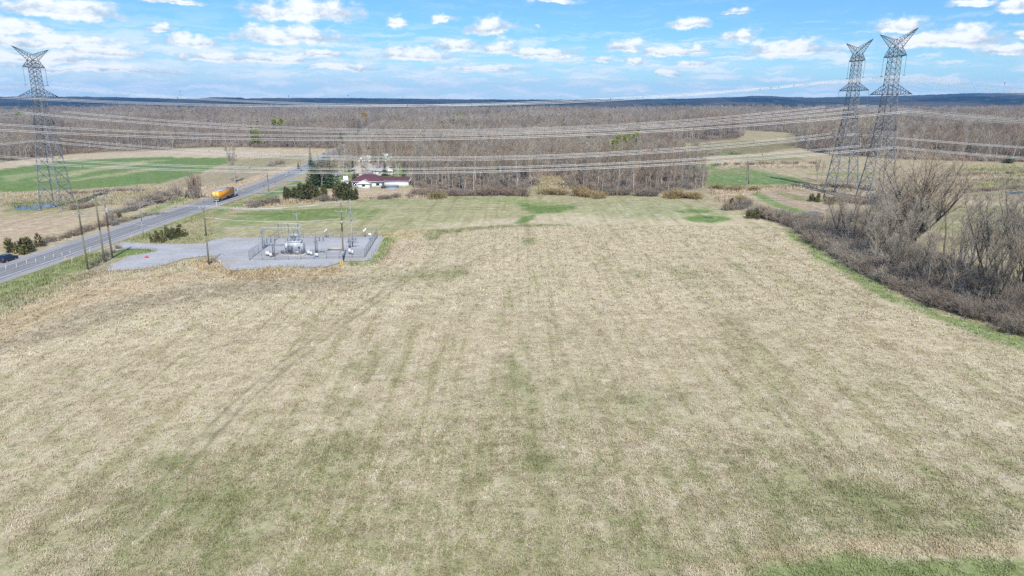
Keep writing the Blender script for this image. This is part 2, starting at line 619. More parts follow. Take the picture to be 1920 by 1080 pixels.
paint([(395, 399), (500, 362), (560, 338), (566, 344), (520, 368), (450, 388), (410, 402)], GREEN * 1.15, 1.0, 0.9, 1.2, 0.4)
paint([(425, 396), (480, 375), (560, 362), (640, 352), (760, 352), (790, 362), (840, 371), (640, 374), (480, 388)], TAN, 2, 0.9, 2, 0.05)
# crop on the left and the fields round it
paint([(-300, 372), (0, 360), (190, 352), (300, 345), (330, 338), (372, 325), (425, 306), (450, 300), (600, 290), (640, 281), (560, 279), (430, 277), (300, 283), (130, 291), (0, 306), (-300, 330)], REED, 2, 0.9, 5, 0.03)
paint([(-300, 395), (0, 362), (190, 354), (300, 347), (430, 347), (530, 320), (500, 345), (400, 377), (330, 394), (250, 420), (150, 448), (0, 484), (-300, 560)], np.array((0.44, 0.365, 0.235)), 3, 0.9, 4, 0.12)
paint([(0, 372), (120, 368), (300, 358), (330, 366), (230, 380), (120, 400), (0, 402)], np.array((0.36, 0.31, 0.17)), 3, 0.7, 4, 0.25)
paint([(0, 396), (20, 382), (90, 377), (150, 378), (120, 386), (90, 392), (60, 397)], OLIVE, 1.5, 0.8, 2, 0.3)
paint([(0, 412), (60, 405), (150, 405), (120, 430), (40, 455), (-60, 470)], np.array((0.46, 0.36, 0.255)), 3, 0.9, 3, 0.02)
paint([(225, 410), (290, 390), (340, 368), (350, 360), (352, 372), (300, 394), (250, 416)], GREEN * 1.2, 1.5, 0.7, 2, 0.4)
paint([(-300, 375), (0, 360), (190, 352), (300, 344), (372, 324), (428, 305), (452, 299), (420, 296), (300, 294), (130, 300), (0, 318), (-300, 350)], CROP, 1.5, 1.0, 2.5, 0.5)
paint([(180, 322), (260, 310), (310, 300), (260, 302), (200, 311), (120, 324), (60, 340), (100, 338)], np.array((0.37, 0.345, 0.19)), 5, 0.9, 8, 0.05)
paint([(200, 328), (270, 316), (300, 318), (220, 330), (120, 342), (130, 336)], np.array((0.39, 0.35, 0.20)), 5, 0.85, 8, 0.05)
paint([(0, 330), (100, 318), (120, 322), (0, 345)], np.array((0.33, 0.34, 0.17)), 5, 0.8, 8, 0.05)
paint([(300, 346), (372, 326), (430, 306), (455, 300), (570, 289), (578, 296), (520, 318), (470, 332), (420, 346), (340, 352)], np.array((0.345, 0.29, 0.185)), 2, 0.95, 3, 0.06)
paint([(440, 300), (560, 291), (575, 296), (520, 310), (430, 320)], np.array((0.29, 0.27, 0.15)), 5, 0.6, 4, 0.2)
paint([(300, 352), (420, 348), (500, 325), (560, 306), (572, 310), (510, 335), (420, 366), (330, 372)], TAN, 2, 0.85, 2, 0.03)
# house lots
paint([(566, 342), (640, 322), (690, 300), (730, 290), (768, 320), (772, 350), (700, 353), (600, 356), (540, 362)], np.array((0.18, 0.25, 0.08)), 2, 0.9, 3, 0.4)
# farmland on the right
paint([(1322, 385), (1322, 320), (1262, 300), (1270, 272), (1392, 263), (1500, 276), (1560, 293), (1700, 301), (1920, 306), (2300, 322), (2600, 520), (1920, 480), (1700, 430), (1500, 412), (1400, 398)], np.array((0.40, 0.335, 0.215)), 3, 1.0, 4, 0.12)
paint([(1250, 305), (1262, 286), (1300, 272), (1392, 264), (1490, 262), (1498, 276), (1430, 288), (1330, 290)], np.array((0.225, 0.195, 0.10)), 3, 0.95, 3, 0.2)
paint([(1335, 291), (1350, 284), (1395, 284), (1390, 291)], GREEN, 2, 0.7, 3, 0.5)
paint([(1300, 312), (1340, 308), (1345, 318), (1310, 320)], CROP, 2, 0.8, 3, 0.4)
paint([(1335, 318), (1400, 315), (1460, 326), (1525, 338), (1505, 345), (1430, 345), (1360, 350), (1325, 345), (1322, 330)], CROP, 2.5, 0.78, 6, 0.4)
paint([(1340, 318), (1400, 318), (1405, 326), (1350, 326)], np.array((0.26, 0.24, 0.12)), 3, 0.7, 3, 0.2)
paint([(1355, 300), (1420, 306), (1540, 305), (1545, 312), (1420, 315), (1350, 312)], REED, 2, 0.8, 3, 0.05)
paint([(1330, 352), (1420, 350), (1560, 346), (1600, 352), (1480, 358), (1400, 366), (1380, 385), (1340, 372)], TAN, 2, 0.8, 3, 0.05)
paint([(1420, 362), (1480, 355), (1600, 360), (1680, 372), (1690, 400), (1520, 400), (1440, 372)], np.array((0.40, 0.315, 0.225)), 2, 0.95, 2, 0.02)
paint([(1405, 362), (1425, 362), (1470, 385), (1530, 402), (1510, 406), (1450, 388)], GREEN * 1.2, 1.2, 0.85, 1.5, 0.4)
paint([(1450, 361), (1470, 360), (1540, 376), (1600, 382), (1560, 384), (1490, 374)], OLIVE, 1.0, 0.8, 1.5, 0.1)
paint([(1790, 348), (1900, 340), (2100, 345), (2200, 360), (1950, 352), (1830, 356)], np.array((0.30, 0.30, 0.10)), 2, 0.85, 3, 0.3)
paint([(1770, 312), (1920, 310), (2100, 318), (2100, 330), (1920, 326), (1790, 326)], np.array((0.40, 0.36, 0.20)), 3, 0.8, 4, 0.2)
paint([(1840, 330), (1920, 326), (2000, 332), (1920, 338)], np.array((0.25, 0.28, 0.07)), 2, 0.8, 3, 0.3)
paint([(1700, 395), (1800, 380), (1920, 372), (2300, 380), (2600, 520), (1920, 500), (1800, 450)], np.array((0.34, 0.305, 0.175)), 4, 0.9, 4, 0.15)
paint([(-50, 224), (180, 221.5), (170, 214.5), (-50, 216)], np.array((0.33, 0.22, 0.16)), 8, 0.9, 10, 0.05)
paint([(1740, 237), (1960, 233), (1960, 226), (1760, 230)], np.array((0.36, 0.33, 0.20)), 8, 0.9, 10, 0.1)
for (y0_, y1_, c_, x0_, x1_) in ((316, 320, OLIVE, 1800, 2100), (332, 336, REED, 1760, 2100), (337, 341, np.array((0.24, 0.20, 0.13)), 1780, 2000), (358, 366, np.array((0.27, 0.25, 0.15)), 1780, 2200), (378, 386, REED, 1730, 2000), (388, 396, OLIVE, 1640, 1900), (404, 414, np.array((0.30, 0.28, 0.15)), 1600, 1900), (420, 434, OLIVE * 1.3, 1640, 1980), (446, 462, np.array((0.28, 0.26, 0.13)), 1700, 2000), (296, 300, OLIVE, 1400, 1500), (324, 328, OLIVE, 1540, 1640), (336, 341, np.array((0.25, 0.21, 0.13)), 1530, 1640)):
    paint([(x0_, y0_), ((x0_ + x1_) / 2, y0_ - 2), (x1_, y0_ - 1), (x1_, y1_), ((x0_ + x1_) / 2, y1_ + 2), (x0_ - 30, y1_)], c_, 2.0, 0.75, 5, 0.2)
# field margins in the foreground
paint([(1470, 426), (1500, 438), (1556, 482), (1648, 530), (1756, 584), (1920, 632), (2300, 760), (2300, 800), (1920, 658), (1760, 600), (1640, 545), (1540, 492), (1500, 458)], GREEN * 1.2, 1.2, 0.66, 2.4, 0.4)
paint([(1430, 1066), (1560, 1050), (1700, 1052), (1920, 1042), (2100, 1040), (2200, 1200), (1300, 1200)], GREEN * 1.35, 1.0, 0.62, 2.4, 0.4)
paint([(1300, 1070), (1420, 1035), (1600, 1010), (1920, 1012), (2050, 1015), (1950, 1040), (1720, 1050), (1600, 1046), (1450, 1062)], np.array((0.50, 0.41, 0.26)), 1.0, 0.8, 1.0, 0.0)

RUTS = [GP([(905, 392 + 60), (860, 470), (820, 486), (775, 512), (720, 552), (640, 606), (560, 665), (500, 712), (440, 765), (395, 812)]),
        GP([(385, 820), (340, 880), (300, 930), (262, 985)])]
GREEN_BLOBS = [(960, 690, 34, 44, .26), (1010, 640, 40, 18, .2), (940, 600, 20, 26, .14), (330, 865, 44, 12, .26), (280, 880, 80, 30, .12), (620, 850, 60, 26, .22), (860, 510, 30, 14, .32),
               (700, 690, 60, 26, .2), (650, 760, 40, 24, .2), (990, 452, 16, 7, .4), (1200, 515, 30, 12, .3), (1290, 520, 50, 20, .25), (1385, 500, 22, 10, .35), (1020, 870, 40, 18, .3), (960, 560, 20, 20, .2),
               (640, 960, 400, 90, .06), (200, 1000, 260, 90, .07), (1680, 950, 240, 70, .10), (1100, 1050, 300, 50, .08), (1850, 850, 140, 110, .14), (60, 800, 120, 80, .12), (1650, 940, 60, 24, .25), (440, 930, 80, 40, .15), (1200, 740, 120, 34, .12),
               (1000, 760, 140, 60, .12), (800, 520, 60, 16, .25), (1440, 470, 40, 12, .2), (1620, 560, 90, 24, .12)]


def cover(P):
    """ground colour and share of fresh green at points on the land"""
    n = len(P)
    r = np.hypot(P[:, 0], P[:, 1])
    col = np.tile(DRY, (n, 1))
    grn = np.full(n, 0.2)
    w1 = (np.stack([fbm(P, 0.09, 3), fbm(P, 0.09, 9)], 1) - 0.5) * 2
    inF = smooth01(-sdist(P[:, :], FOREST), -2, 6) if n else None
    col = col + (LITTER - col) * inF[:, None]
    grn = grn * (1 - inF)
    far = smooth01(r, 2000, 3000)
    plain = fbm(P * np.array((0.6, 1.0)), 0.0032, 51)
    pc = np.where((plain > 0.64)[:, None], np.array((0.24, 0.205, 0.135)), np.where((plain < 0.46)[:, None], np.array((0.055, 0.07, 0.045)), np.array((0.13, 0.11, 0.085))))
    col = col + (pc - col) * far[:, None]
    for (poly, c, soft, amt, rag, g) in PAINT:
        lo = poly.min(0) - soft - rag - 2
        hi = poly.max(0) + soft + rag + 2
        ii = np.where((P[:, 0] > lo[0]) & (P[:, 0] < hi[0]) & (P[:, 1] > lo[1]) & (P[:, 1] < hi[1]))[0]
        if not len(ii):
            continue
        k = max(1.0, 0.0)
        Q = P[ii] + w1[ii] * rag * k
        a = smooth01(-sdist(Q, poly), -soft, soft) * amt
        col[ii] += (c - col[ii]) * a[:, None]
        grn[ii] += (g - grn[ii]) * a
    grn += 0.22 * smooth01(-r, -110, -45)
    for (px, py, a, b, amt) in GREEN_BLOBS:
        c = G(px, py)
        ex = (G(px + a, py) - c).length
        ey = (G(px, py - b) - G(px, py + b)).length / 2
        q = ((P[:, 0] - c.x) / ex) ** 2 + ((P[:, 1] - c.y) / ey) ** 2
        grn += amt * np.exp(-q)
    for ln in RUTS:
        ii = np.where(r < 260)[0]
        d = seg_dist(P[ii], ln)
        a = np.exp(-((d - 0.95) / 0.32) ** 2) * (0.45 + 0.55 * vnoise(P[ii], 0.35, 5))
        col[ii] += (np.array((0.24, 0.205, 0.125)) - col[ii]) * (a * 0.95)[:, None]
        grn[ii] += 0.12 * a
    # old wheel lines at the turn near the yard
    for pts in ([(700, 560), (740, 532), (790, 505), (815, 480), (830, 455)], [(640, 545), (700, 530), (760, 520), (840, 512)], [(780, 512), (860, 500), (930, 478)],
                [(1010, 590), (1075, 630)], [(1080, 590), (1140, 640)], [(1250, 500), (1330, 575), (1420, 650)], [(1300, 490), (1400, 560)], [(1440, 500), (1540, 550)]):
        ln = GP(pts)
        ii = np.where(r < 260)[0]
        d = seg_dist(P[ii], ln)
        a = np.exp(-(d / 0.8) ** 2) * (0.3 + 0.7 * vnoise(P[ii], 0.2, 8))
        col[ii] += (np.array((0.26, 0.225, 0.135)) - col[ii]) * (a * 0.5)[:, None]
    return np.clip(col, 0.01, 1), np.clip(grn, 0, 1)


def field_nodes(t, base, grn, P):
    """mixes straw and fresh grass by place; shared by the soil and the blades"""
    streak = t.noise(t.vec('MULTIPLY', P, (0.55, 0.05, 0.5)), 1.0, 3.0, 0.6).outputs[0]
    patch = t.noise(P, 0.055, 4.0, 0.6).outputs[0]
    tuft = t.noise(P, 0.9, 4.0, 0.65).outputs[0]
    mid = t.noise(t.vec('MULTIPLY', P, (0.35, 0.2, 0.3)), 1.0, 4.0, 0.6).outputs[0]
    v = t.math('ADD', t.math('MULTIPLY', patch, 0.40), t.math('MULTIPLY', tuft, 0.62))
    v = t.math('ADD', v, t.math('MULTIPLY', mid, 0.45))
    v = t.math('ADD', v, t.math('MULTIPLY', streak, 0.34))
    v = t.math('SUBTRACT', v, 0.10)
    v = t.math('ADD', v, t.math('MULTIPLY', t.math('SUBTRACT', grn, 0.5), 0.75))
    g = t.ramp(v, 0.56, 0.98)
    hue = t.noise(P, 0.21, 3.0, 0.6).outputs[0]
    gcol = t.mix(hue, (0.25, 0.235, 0.115), (0.155, 0.215, 0.06))
    c = t.mix(t.math('MULTIPLY', g, 0.80), base, gcol)
    # bleached and brown stems
    tint = t.noise(P, 0.33, 4.0, 0.65).outputs[0]
    c = t.mix(t.ramp(tint, 0.42, 0.66, 0.0, 0.8), c, t.mix(1.0, c, (0.76, 0.73, 0.70), 'MULTIPLY'))
    pale = t.noise(P, 0.47, 4.0, 0.7).outputs[0]
    c = t.mix(t.math('MULTIPLY', t.ramp(pale, 0.52, 0.68, 0.0, 0.5), t.math('SUBTRACT', 1.0, g)), c, (0.66, 0.60, 0.47))
    rows = t.noise(t.vec('MULTIPLY', P, (0.30, 0.016, 0.3)), 1.0, 4.0, 0.7, 0.3).outputs[0]
    c = t.mix(t.ramp(rows, 0.51, 0.67, 0.0, 0.6), c, t.mix(1.0, c, (0.70, 0.72, 0.58), 'MULTIPLY'))
    fine_rows = t.noise(t.vec('MULTIPLY', P, (0.95, 0.02, 0.5)), 1.0, 3.0, 0.6, 0.2).outputs[0]
    c = t.mix(t.ramp(fine_rows, 0.50, 0.64, 0.0, 0.5), c, t.mix(1.0, c, (0.78, 0.79, 0.70), 'MULTIPLY'))
    return c, tuft, mid, streak


def ground_material():
    m = bpy.data.materials.new('grassland')
    m.use_nodes = True
    m.node_tree.nodes.clear()
    t = NT(m.node_tree)
    geo = t.node('ShaderNodeNewGeometry')
    P = geo.outputs['Position']
    base = t.node('ShaderNodeAttribute', attribute_name='cover').outputs['Color']
    grn = t.node('ShaderNodeAttribute', attribute_name='green').outputs['Fac']
    c, tuft, mid, streak = field_nodes(t, base, grn, P)
    fine = t.noise(P, 4.2, 3.0, 0.65).outputs[0]
    k = t.math('ADD', t.math('MULTIPLY', t.math('SUBTRACT', tuft, 0.5), 0.85), t.math('MULTIPLY', t.math('SUBTRACT', fine, 0.5), 0.75))
    k = t.math('ADD', k, t.math('MULTIPLY', t.math('SUBTRACT', mid, 0.5), 0.45))
    k = t.math('ADD', k, t.math('MULTIPLY', t.math('SUBTRACT', streak, 0.5), 0.22))
    k = t.math('ADD', k, 1.0)
    kk = t.node('ShaderNodeCombineXYZ', {0: k, 1: k, 2: k}).outputs[0]
    c = t.mix(1.0, c, kk, 'MULTIPLY')
    h = t.math('ADD', t.math('MULTIPLY', tuft, 0.22), t.math('MULTIPLY', fine, 0.07))
    bp = t.node('ShaderNodeBump', {'Height': h, 'Strength': 0.6, 'Distance': 1.0})
    b = t.node('ShaderNodeBsdfPrincipled', {'Base Color': c, 'Roughness': 0.95, 'Specular IOR Level': 0.1, 'Normal': bp.outputs[0]})
    t.node('ShaderNodeOutputMaterial', {0: b.outputs[0]})
    return m


GROUND_M = ground_material()

# the land: one sheet of rings round the camera's foot, out past the last hills
azs = np.concatenate([np.arange(-180, -47, 4.0), np.arange(-47, 47.01, 0.16), np.arange(51, 180, 4.0)])
azs = np.radians(azs)
rad = [0.0, 12.0, 24.0, 34.0]
rr = 40.0
while rr < 7300:
    rad.append(rr)
    rr += max(0.42, min(rr * rr / (36 * 694) * (1.05 if rr < 900 else 1.5), rr * 0.06))
rad = np.array(rad)
na, nrad = len(azs), len(rad)
AZ, RA = np.meshgrid(azs, rad)
GX, GY = np.sin(AZ) * RA, np.cos(AZ) * RA
GPTS = np.stack([GX.ravel(), GY.ravel()], 1)
gz = hgt(GPTS[:, 0], GPTS[:, 1])
gcol, ggrn = cover(GPTS)
ii, jj = np.meshgrid(np.arange(nrad - 1), np.arange(na), indexing='ij')
j2 = (jj + 1) % na
GF = np.stack([ii * na + jj, (ii + 1) * na + jj, (ii + 1) * na + j2, ii * na + j2], -1).reshape(-1, 4)[:, ::-1]
ground = new_obj('ground', np_mesh('ground', np.column_stack([GPTS, gz]), GF, [GROUND_M], smooth=True, cols={'cover': (gcol, 'C'), 'green': (ggrn, 'F')}))
tag(ground, kind='structure')
GCENT = GPTS[GF].mean(1)


def overlay(name, poly, lift, kind='structure'):
    """a sheet of field lying on the land, cut from the same rings"""
    sel = GF[in_poly(GCENT, poly)]
    used, inv = np.unique(sel.ravel(), return_inverse=True)
    V = np.column_stack([GPTS[used], gz[used] + lift])
    o = new_obj(name, np_mesh(name, V, inv.reshape(-1, 4), [GROUND_M], smooth=True, cols={'cover': (gcol[used], 'C'), 'green': (ggrn[used], 'F')}))
    return tag(o, kind=kind)


overlay('crop_field', GP([(-300, 375), (0, 360), (190, 352), (300, 344), (372, 324), (428, 305), (452, 299), (420, 296), (300, 294), (130, 300), (0, 318), (-300, 350)]), 0.02)
overlay('stubble_field', GP([(306, 346), (376, 326), (434, 307), (458, 301), (570, 290), (578, 296), (520, 318), (470, 332), (420, 346), (340, 352)]), 0.02)
overlay('hay_field', GP(FIELD_PX), 0.02)
overlay('green_field', GP([(1335, 318), (1400, 315), (1460, 326), (1525, 338), (1505, 345), (1430, 345), (1360, 350), (1325, 345), (1322, 330)]), 0.02)
overlay('ploughed_field', GP([(1428, 362), (1480, 356), (1600, 361), (1680, 373), (1690, 398), (1525, 398), (1445, 371)]), 0.02)


def sheet(name, poly, lift, m, step=3.0, kind='structure', parent=None):
    """a draped sheet with its own outline"""
    from mathutils.geometry import delaunay_2d_cdt
    poly = resample_closed(poly, step)
    lo, hi = poly.min(0), poly.max(0)
    xs = np.arange(lo[0], hi[0], step)
    ys = np.arange(lo[1], hi[1], step)
    g = np.array([(x, y) for x in xs for y in ys])
    if len(g):
        g = g[(sdist(g, poly) < -step * 0.4)]
    pts = [Vector(p) for p in poly] + [Vector(p) for p in g]
    n = len(poly)
    v, e, f, *_ = delaunay_2d_cdt(pts, [], [list(range(n))], 1, 1e-5)
    V = np.array([(p.x, p.y) for p in v])
    V = np.column_stack([V, hgt(V[:, 0], V[:, 1]) + lift])
    o = new_obj(name, np_mesh(name, V, np.array([list(q) for q in f if len(q) == 3]), [m], smooth=True), parent)
    # faces must look up
    me = o.data
    if len(me.polygons) and me.polygons[0].normal.z < 0:
        me.flip_normals()
    if kind:
        o['kind'] = kind
    return o


def resample_closed(poly, step):
    out = []
    n = len(poly)
    for i in range(n):
        a, b = np.array(poly[i]), np.array(poly[(i + 1) % n])
        k = max(1, int(math.hypot(*(b - a)) / step))
        for q in range(k):
            out.append(a + (b - a) * q / k)
    return np.array(out)


def surf(name, c1, c2, scale, rough=0.9, lanes=False, detail=6.0, c3=None, tracks=False):
    m = bpy.data.materials.new(name)
    m.use_nodes = True
    m.node_tree.nodes.clear()
    t = NT(m.node_tree)
    P = t.node('ShaderNodeNewGeometry').outputs['Position']
    n1 = t.noise(P, scale, detail, 0.65).outputs[0]
    n2 = t.noise(P, scale * 0.06, 4.0, 0.6).outputs[0]
    c = t.mix(t.ramp(t.math('ADD', t.math('MULTIPLY', n1, 0.6), t.math('MULTIPLY', n2, 0.4)), 0.35, 0.65), c1, c2)
    if c3 is not None:
        c = t.mix(t.ramp(t.noise(P, 0.09, 5.0, 0.65).outputs[0], 0.52, 0.66, 0.0, 0.8), c, c3)
    if tracks:
        c = t.mix(t.ramp(t.noise(t.vec('MULTIPLY', P, (0.06, 0.9, 1.0)), 1.0, 5.0, 0.7, 0.6).outputs[0], 0.52, 0.66, 0.0, 0.5), c, (0.27, 0.27, 0.275))
        c = t.mix(t.ramp(t.noise(P, 0.5, 6.0, 0.75).outputs[0], 0.60, 0.68, 0.0, 0.6), c, (0.25, 0.25, 0.17))
    if lanes:
        # darker wheel paths and sealed cracks, from the distance to the road's middle
        u = t.node('ShaderNodeAttribute', attribute_name='across').outputs['Fac']
        w = t.math('ABSOLUTE', t.math('SUBTRACT', t.math('ABSOLUTE', u), 1.85))
        tr = t.ramp(t.math('ABSOLUTE', t.math('SUBTRACT', w, 0.85)), 0.0, 0.55, 1.0, 0.0)
        c = t.mix(t.math('MULTIPLY', tr, 0.55), c, (0.135, 0.135, 0.145))
        v = t.vec('MULTIPLY', P, (1.0, 0.10, 1.0))
        c = t.mix(t.ramp(t.noise(v, 0.8, 5.0, 0.7).outputs[0], 0.60, 0.68, 0.0, 0.5), c, (0.09, 0.09, 0.095))
    bp = t.node('ShaderNodeBump', {'Height': n1, 'Strength': 0.4, 'Distance': 0.06})
    b = t.node('ShaderNodeBsdfPrincipled', {'Base Color': c, 'Roughness': rough, 'Specular IOR Level': 0.2, 'Normal': bp.outputs[0]})
    t.node('ShaderNodeOutputMaterial', {0: b.outputs[0]})
    return m


GRAVEL_M = surf('gravel', (0.31, 0.315, 0.325), (0.46, 0.46, 0.47), 1.6, c3=(0.37, 0.34, 0.295), tracks=True)
SHOULDER_M = surf('shoulder_gravel', (0.27, 0.26, 0.245), (0.37, 0.36, 0.34), 1.4)
ASPHALT_M = surf('asphalt', (0.205, 0.21, 0.225), (0.265, 0.27, 0.285), 0.9, lanes=True)
PAINT_W = surf('road_paint_white', (0.55, 0.55, 0.53), (0.78, 0.78, 0.76), 1.3)
PAINT_Y = surf('road_paint_yellow', (0.36, 0.32, 0.20), (0.50, 0.43, 0.24), 1.3)


def ribbon(name, line, lo, hi, lift, m, n=1, dash=None, kind='structure'):
    d = np.gradient(line, axis=0)
    d /= np.linalg.norm(d, axis=1)[:, None]
    nn = np.stack([d[:, 1], -d[:, 0]], 1)
    us = np.linspace(lo, hi, n + 1)
    V = (line[:, None, :] + nn[:, None, :] * us[None, :, None]).reshape(-1, 2)
    z = hgt(np.repeat(line[:, 0], n + 1), np.repeat(line[:, 1], n + 1)) + lift
    F = []
    for i in range(len(line) - 1):
        if dash and (i % dash[1]) >= dash[0]:
            continue
        for k in range(n):
            a = i * (n + 1) + k
            F.append((a, a + 1, a + n + 2, a + n + 1))
    o = new_obj(name, np_mesh(name, np.column_stack([V, z]), np.array(F), [m], smooth=True, cols={'across': (np.tile(us, len(line)), 'F')}))
    if o.data.polygons[0].normal.z < 0:
        o.data.flip_normals()
    o['kind'] = kind
    return o


def lifted(name, lo, hi, lift, m, n=1, rise=0.0):
    return ribbon(name, ROAD, lo, hi, lift, m, n)


ribbon('road_shoulder', ROAD, -7.4, 7.2, 0.30, SHOULDER_M, 6)
ribbon('road', ROAD, -4.6, 4.6, 0.335, ASPHALT_M, 8)
rm = ribbon('road_marking', ROAD, -0.30, -0.15, 0.35, PAINT_Y)
ribbon('road_marking', ROAD, 0.15, 0.30, 0.35, PAINT_Y)
ribbon('road_marking', ROAD, -3.85, -3.68, 0.35, PAINT_W)
ribbon('road_marking', ROAD, 3.68, 3.85, 0.35, PAINT_W)
# sloping sides of the raised road
for s_, nm in ((-1, 'road_bank'), (1, 'road_bank')):
    d = np.gradient(ROAD, axis=0)
    d /= np.linalg.norm(d, axis=1)[:, None]
    nn = np.stack([d[:, 1], -d[:, 0]], 1)
    base = 7.4 if s_ < 0 else 7.2
    A = ROAD + nn * s_ * base
    B = ROAD + nn * s_ * (base + 1.6)
    za = hgt(ROAD[:, 0], ROAD[:, 1]) + 0.30
    zb = hgt(B[:, 0], B[:, 1]) - 0.05
    V = np.concatenate([np.column_stack([A, za]), np.column_stack([B, zb])])
    n = len(ROAD)
    F = np.array([(i, i + 1, n + i + 1, n + i) for i in range(n - 1)])
    bc, bg_ = cover(V[:, :2])
    o = new_obj(nm, np_mesh(nm, V, F if s_ < 0 else F[:, ::-1], [GROUND_M], smooth=True, cols={'cover': (bc * np.array((0.8, 0.88, 0.75)), 'C'), 'green': (bg_ + 0.2, 'F')}))
    if o.data.polygons[0].normal.z < 0:
        o.data.flip_normals()
    o['kind'] = 'structure'

YARD_PX = [(216, 462), (228, 454), (250, 455.5), (300, 457.5), (350, 458), (382, 457), (400, 450), (425, 446.5), (498, 445), (600, 443), (707, 442.5), (721, 445), (715, 460), (697, 488), (672, 491), (648, 490),
           (607, 502), (560, 501), (523, 500.5), (475, 505), (440, 508), (425, 505), (412, 496), (402, 482), (385, 480.5), (350, 485), (310, 497), (275, 504), (235, 508), (200, 509), (207, 496), (240, 481), (270, 476), (295, 471.5), (270, 467.5), (240, 467), (222, 470), (206, 476), (196, 474)]
yard = sheet('gravel_yard', GP(YARD_PX), 0.10, GRAVEL_M, 2.5)
sheet('driveway_apron', GP([(300, 402), (322, 392), (345, 388.5), (322, 399), (308, 404)]), 0.12, SHOULDER_M, 3)
for pts in ([(485, 360), (545, 357), (600, 354), (600, 356), (545, 359.5), (480, 363)], [(520, 349), (560, 346), (610, 345), (610, 347), (560, 349), (515, 352)], [(540, 338), (570, 336), (590, 336), (590, 338), (565, 339.5), (536, 341)]):
    sheet('driveway', GP(pts), 0.10, SHOULDER_M, 3)
TRACK_M = surf('farm_track', (0.36, 0.31, 0.22), (0.47, 0.40, 0.29), 0.8)


def water_mat():
    m = bpy.data.materials.new('pond_water')
    m.use_nodes = True
    m.node_tree.nodes.clear()
    t = NT(m.node_tree)
    P = t.node('ShaderNodeNewGeometry').outputs['Position']
    n = t.noise(P, 0.9, 3.0, 0.6).outputs[0]
    bp = t.node('ShaderNodeBump', {'Height': n, 'Strength': 0.08, 'Distance': 0.1})
    b = t.node('ShaderNodeBsdfPrincipled', {'Base Color': (0.03, 0.05, 0.07, 1), 'Roughness': 0.16, 'IOR': 1.33, 'Specular IOR Level': 0.8, 'Normal': bp.outputs[0]})
    t.node('ShaderNodeOutputMaterial', {0: b.outputs[0]})
    return m


WATER = water_mat()
for pts in ([(24, 388), (40, 385), (60, 384), (80, 382), (112, 381), (104, 387), (78, 391), (50, 393), (30, 393)], [(1318, 408), (1326, 407), (1338, 407.5), (1336, 409.2), (1322, 409.4)],
            [(1500, 400), (1530, 396), (1545, 401), (1520, 406), (1500, 405)], [(1750, 397), (1770, 393), (1776, 398), (1762, 402)], [(1885, 361), (1920, 358.5), (1990, 358), (1960, 363), (1890, 363.5)]):
    o = sheet('pond', GP(pts), 0.06, WATER, 4)

# ------------------------------------------------------------------ trees and shrubs


def bark(name, c, var=0.25, scale=1.2, per=0.0, hue=None):
    return mat(name, c, 0.9, 0, var, scale, 0.0, 0.1, per, hue)


BARK = bark('bark_grey_brown', (0.25, 0.22, 0.185), per=0.8, hue=(0.42, 0.39, 0.345))
BARK_PALE = bark('bark_pale', (0.50, 0.475, 0.43), 0.2)
TWIG = bark('twigs_brown', (0.29, 0.225, 0.16), per=1.0, hue=(0.53, 0.46, 0.36))
BARK_DARK = bark('bark_dark', (0.125, 0.115, 0.085))
TWIG_GREY = bark('twigs_grey', (0.25, 0.21, 0.165), per=1.0, hue=(0.50, 0.45, 0.375))
TWIG_RED = bark('twigs_reddish', (0.31, 0.215, 0.16), per=1.0, hue=(0.48, 0.39, 0.29))
STEM_PALE = bark('stems_pale', (0.46, 0.42, 0.37))
BUD = bark('spring_buds', (0.34, 0.34, 0.10), 0.3)
NEEDLE = mat('spruce_needles', (0.075, 0.115, 0.050), 0.85, 0, 0.45, 1.4, 0, 0.15, 0.8, (0.075, 0.105, 0.040))
CEDAR = mat('cedar_leaves', (0.105, 0.115, 0.045), 0.85, 0, 0.5, 1.4, 0, 0.15, 0.9, (0.20, 0.155, 0.055))
SHRUBLEAF = mat('willow_buds', (0.40, 0.29, 0.15), 0.9, 0, 0.35, 1.2, 0, 0.1, 0.9, (0.34, 0.33, 0.15))


def ordinal(n):
    """0 -> first, 20 -> twenty-first"""
    one = ['first', 'second', 'third', 'fourth', 'fifth', 'sixth', 'seventh', 'eighth', 'ninth', 'tenth', 'eleventh', 'twelfth', 'thirteenth', 'fourteenth', 'fifteenth', 'sixteenth', 'seventeenth', 'eighteenth', 'nineteenth']
    ten = ['', '', 'twenty', 'thirty', 'forty', 'fifty', 'sixty', 'seventy', 'eighty', 'ninety']
    n += 1
    if n < 20:
        return one[n - 1]
    if n % 10 == 0:
        return ten[n // 10][:-1] + 'ieth'
    return ten[n // 10] + '-' + one[n % 10 - 1]


def norm(v):
    return v / (np.linalg.norm(v) + 1e-9)


def limb(r, p, d, L, r0, n, up, wob, r1=None):
    """a bent tapering branch -> list of (p0,p1,ra,rb)"""
    out = []
    r1 = r0 * 0.35 if r1 is None else r1
    for i in range(n):
        d = norm(d + r.normal(0, wob, 3) + np.array((0, 0, up)))
        q = p + d * L / n
        out.append((p, q, r0 + (r1 - r0) * i / n, r0 + (r1 - r0) * (i + 1) / n))
        p = q
    return out, d


def pick_dir(r, d, ang):
    """direction leaving d at an angle"""
    a = np.cross(d, (0, 0, 1.0) if abs(d[2]) < 0.9 else (1.0, 0, 0))
    a = norm(a)
    b = np.cross(d, a)
    t = r.uniform(0, 2 * math.pi)
    return norm(d * math.cos(ang) + (a * math.cos(t) + b * math.sin(t)) * math.sin(ang))


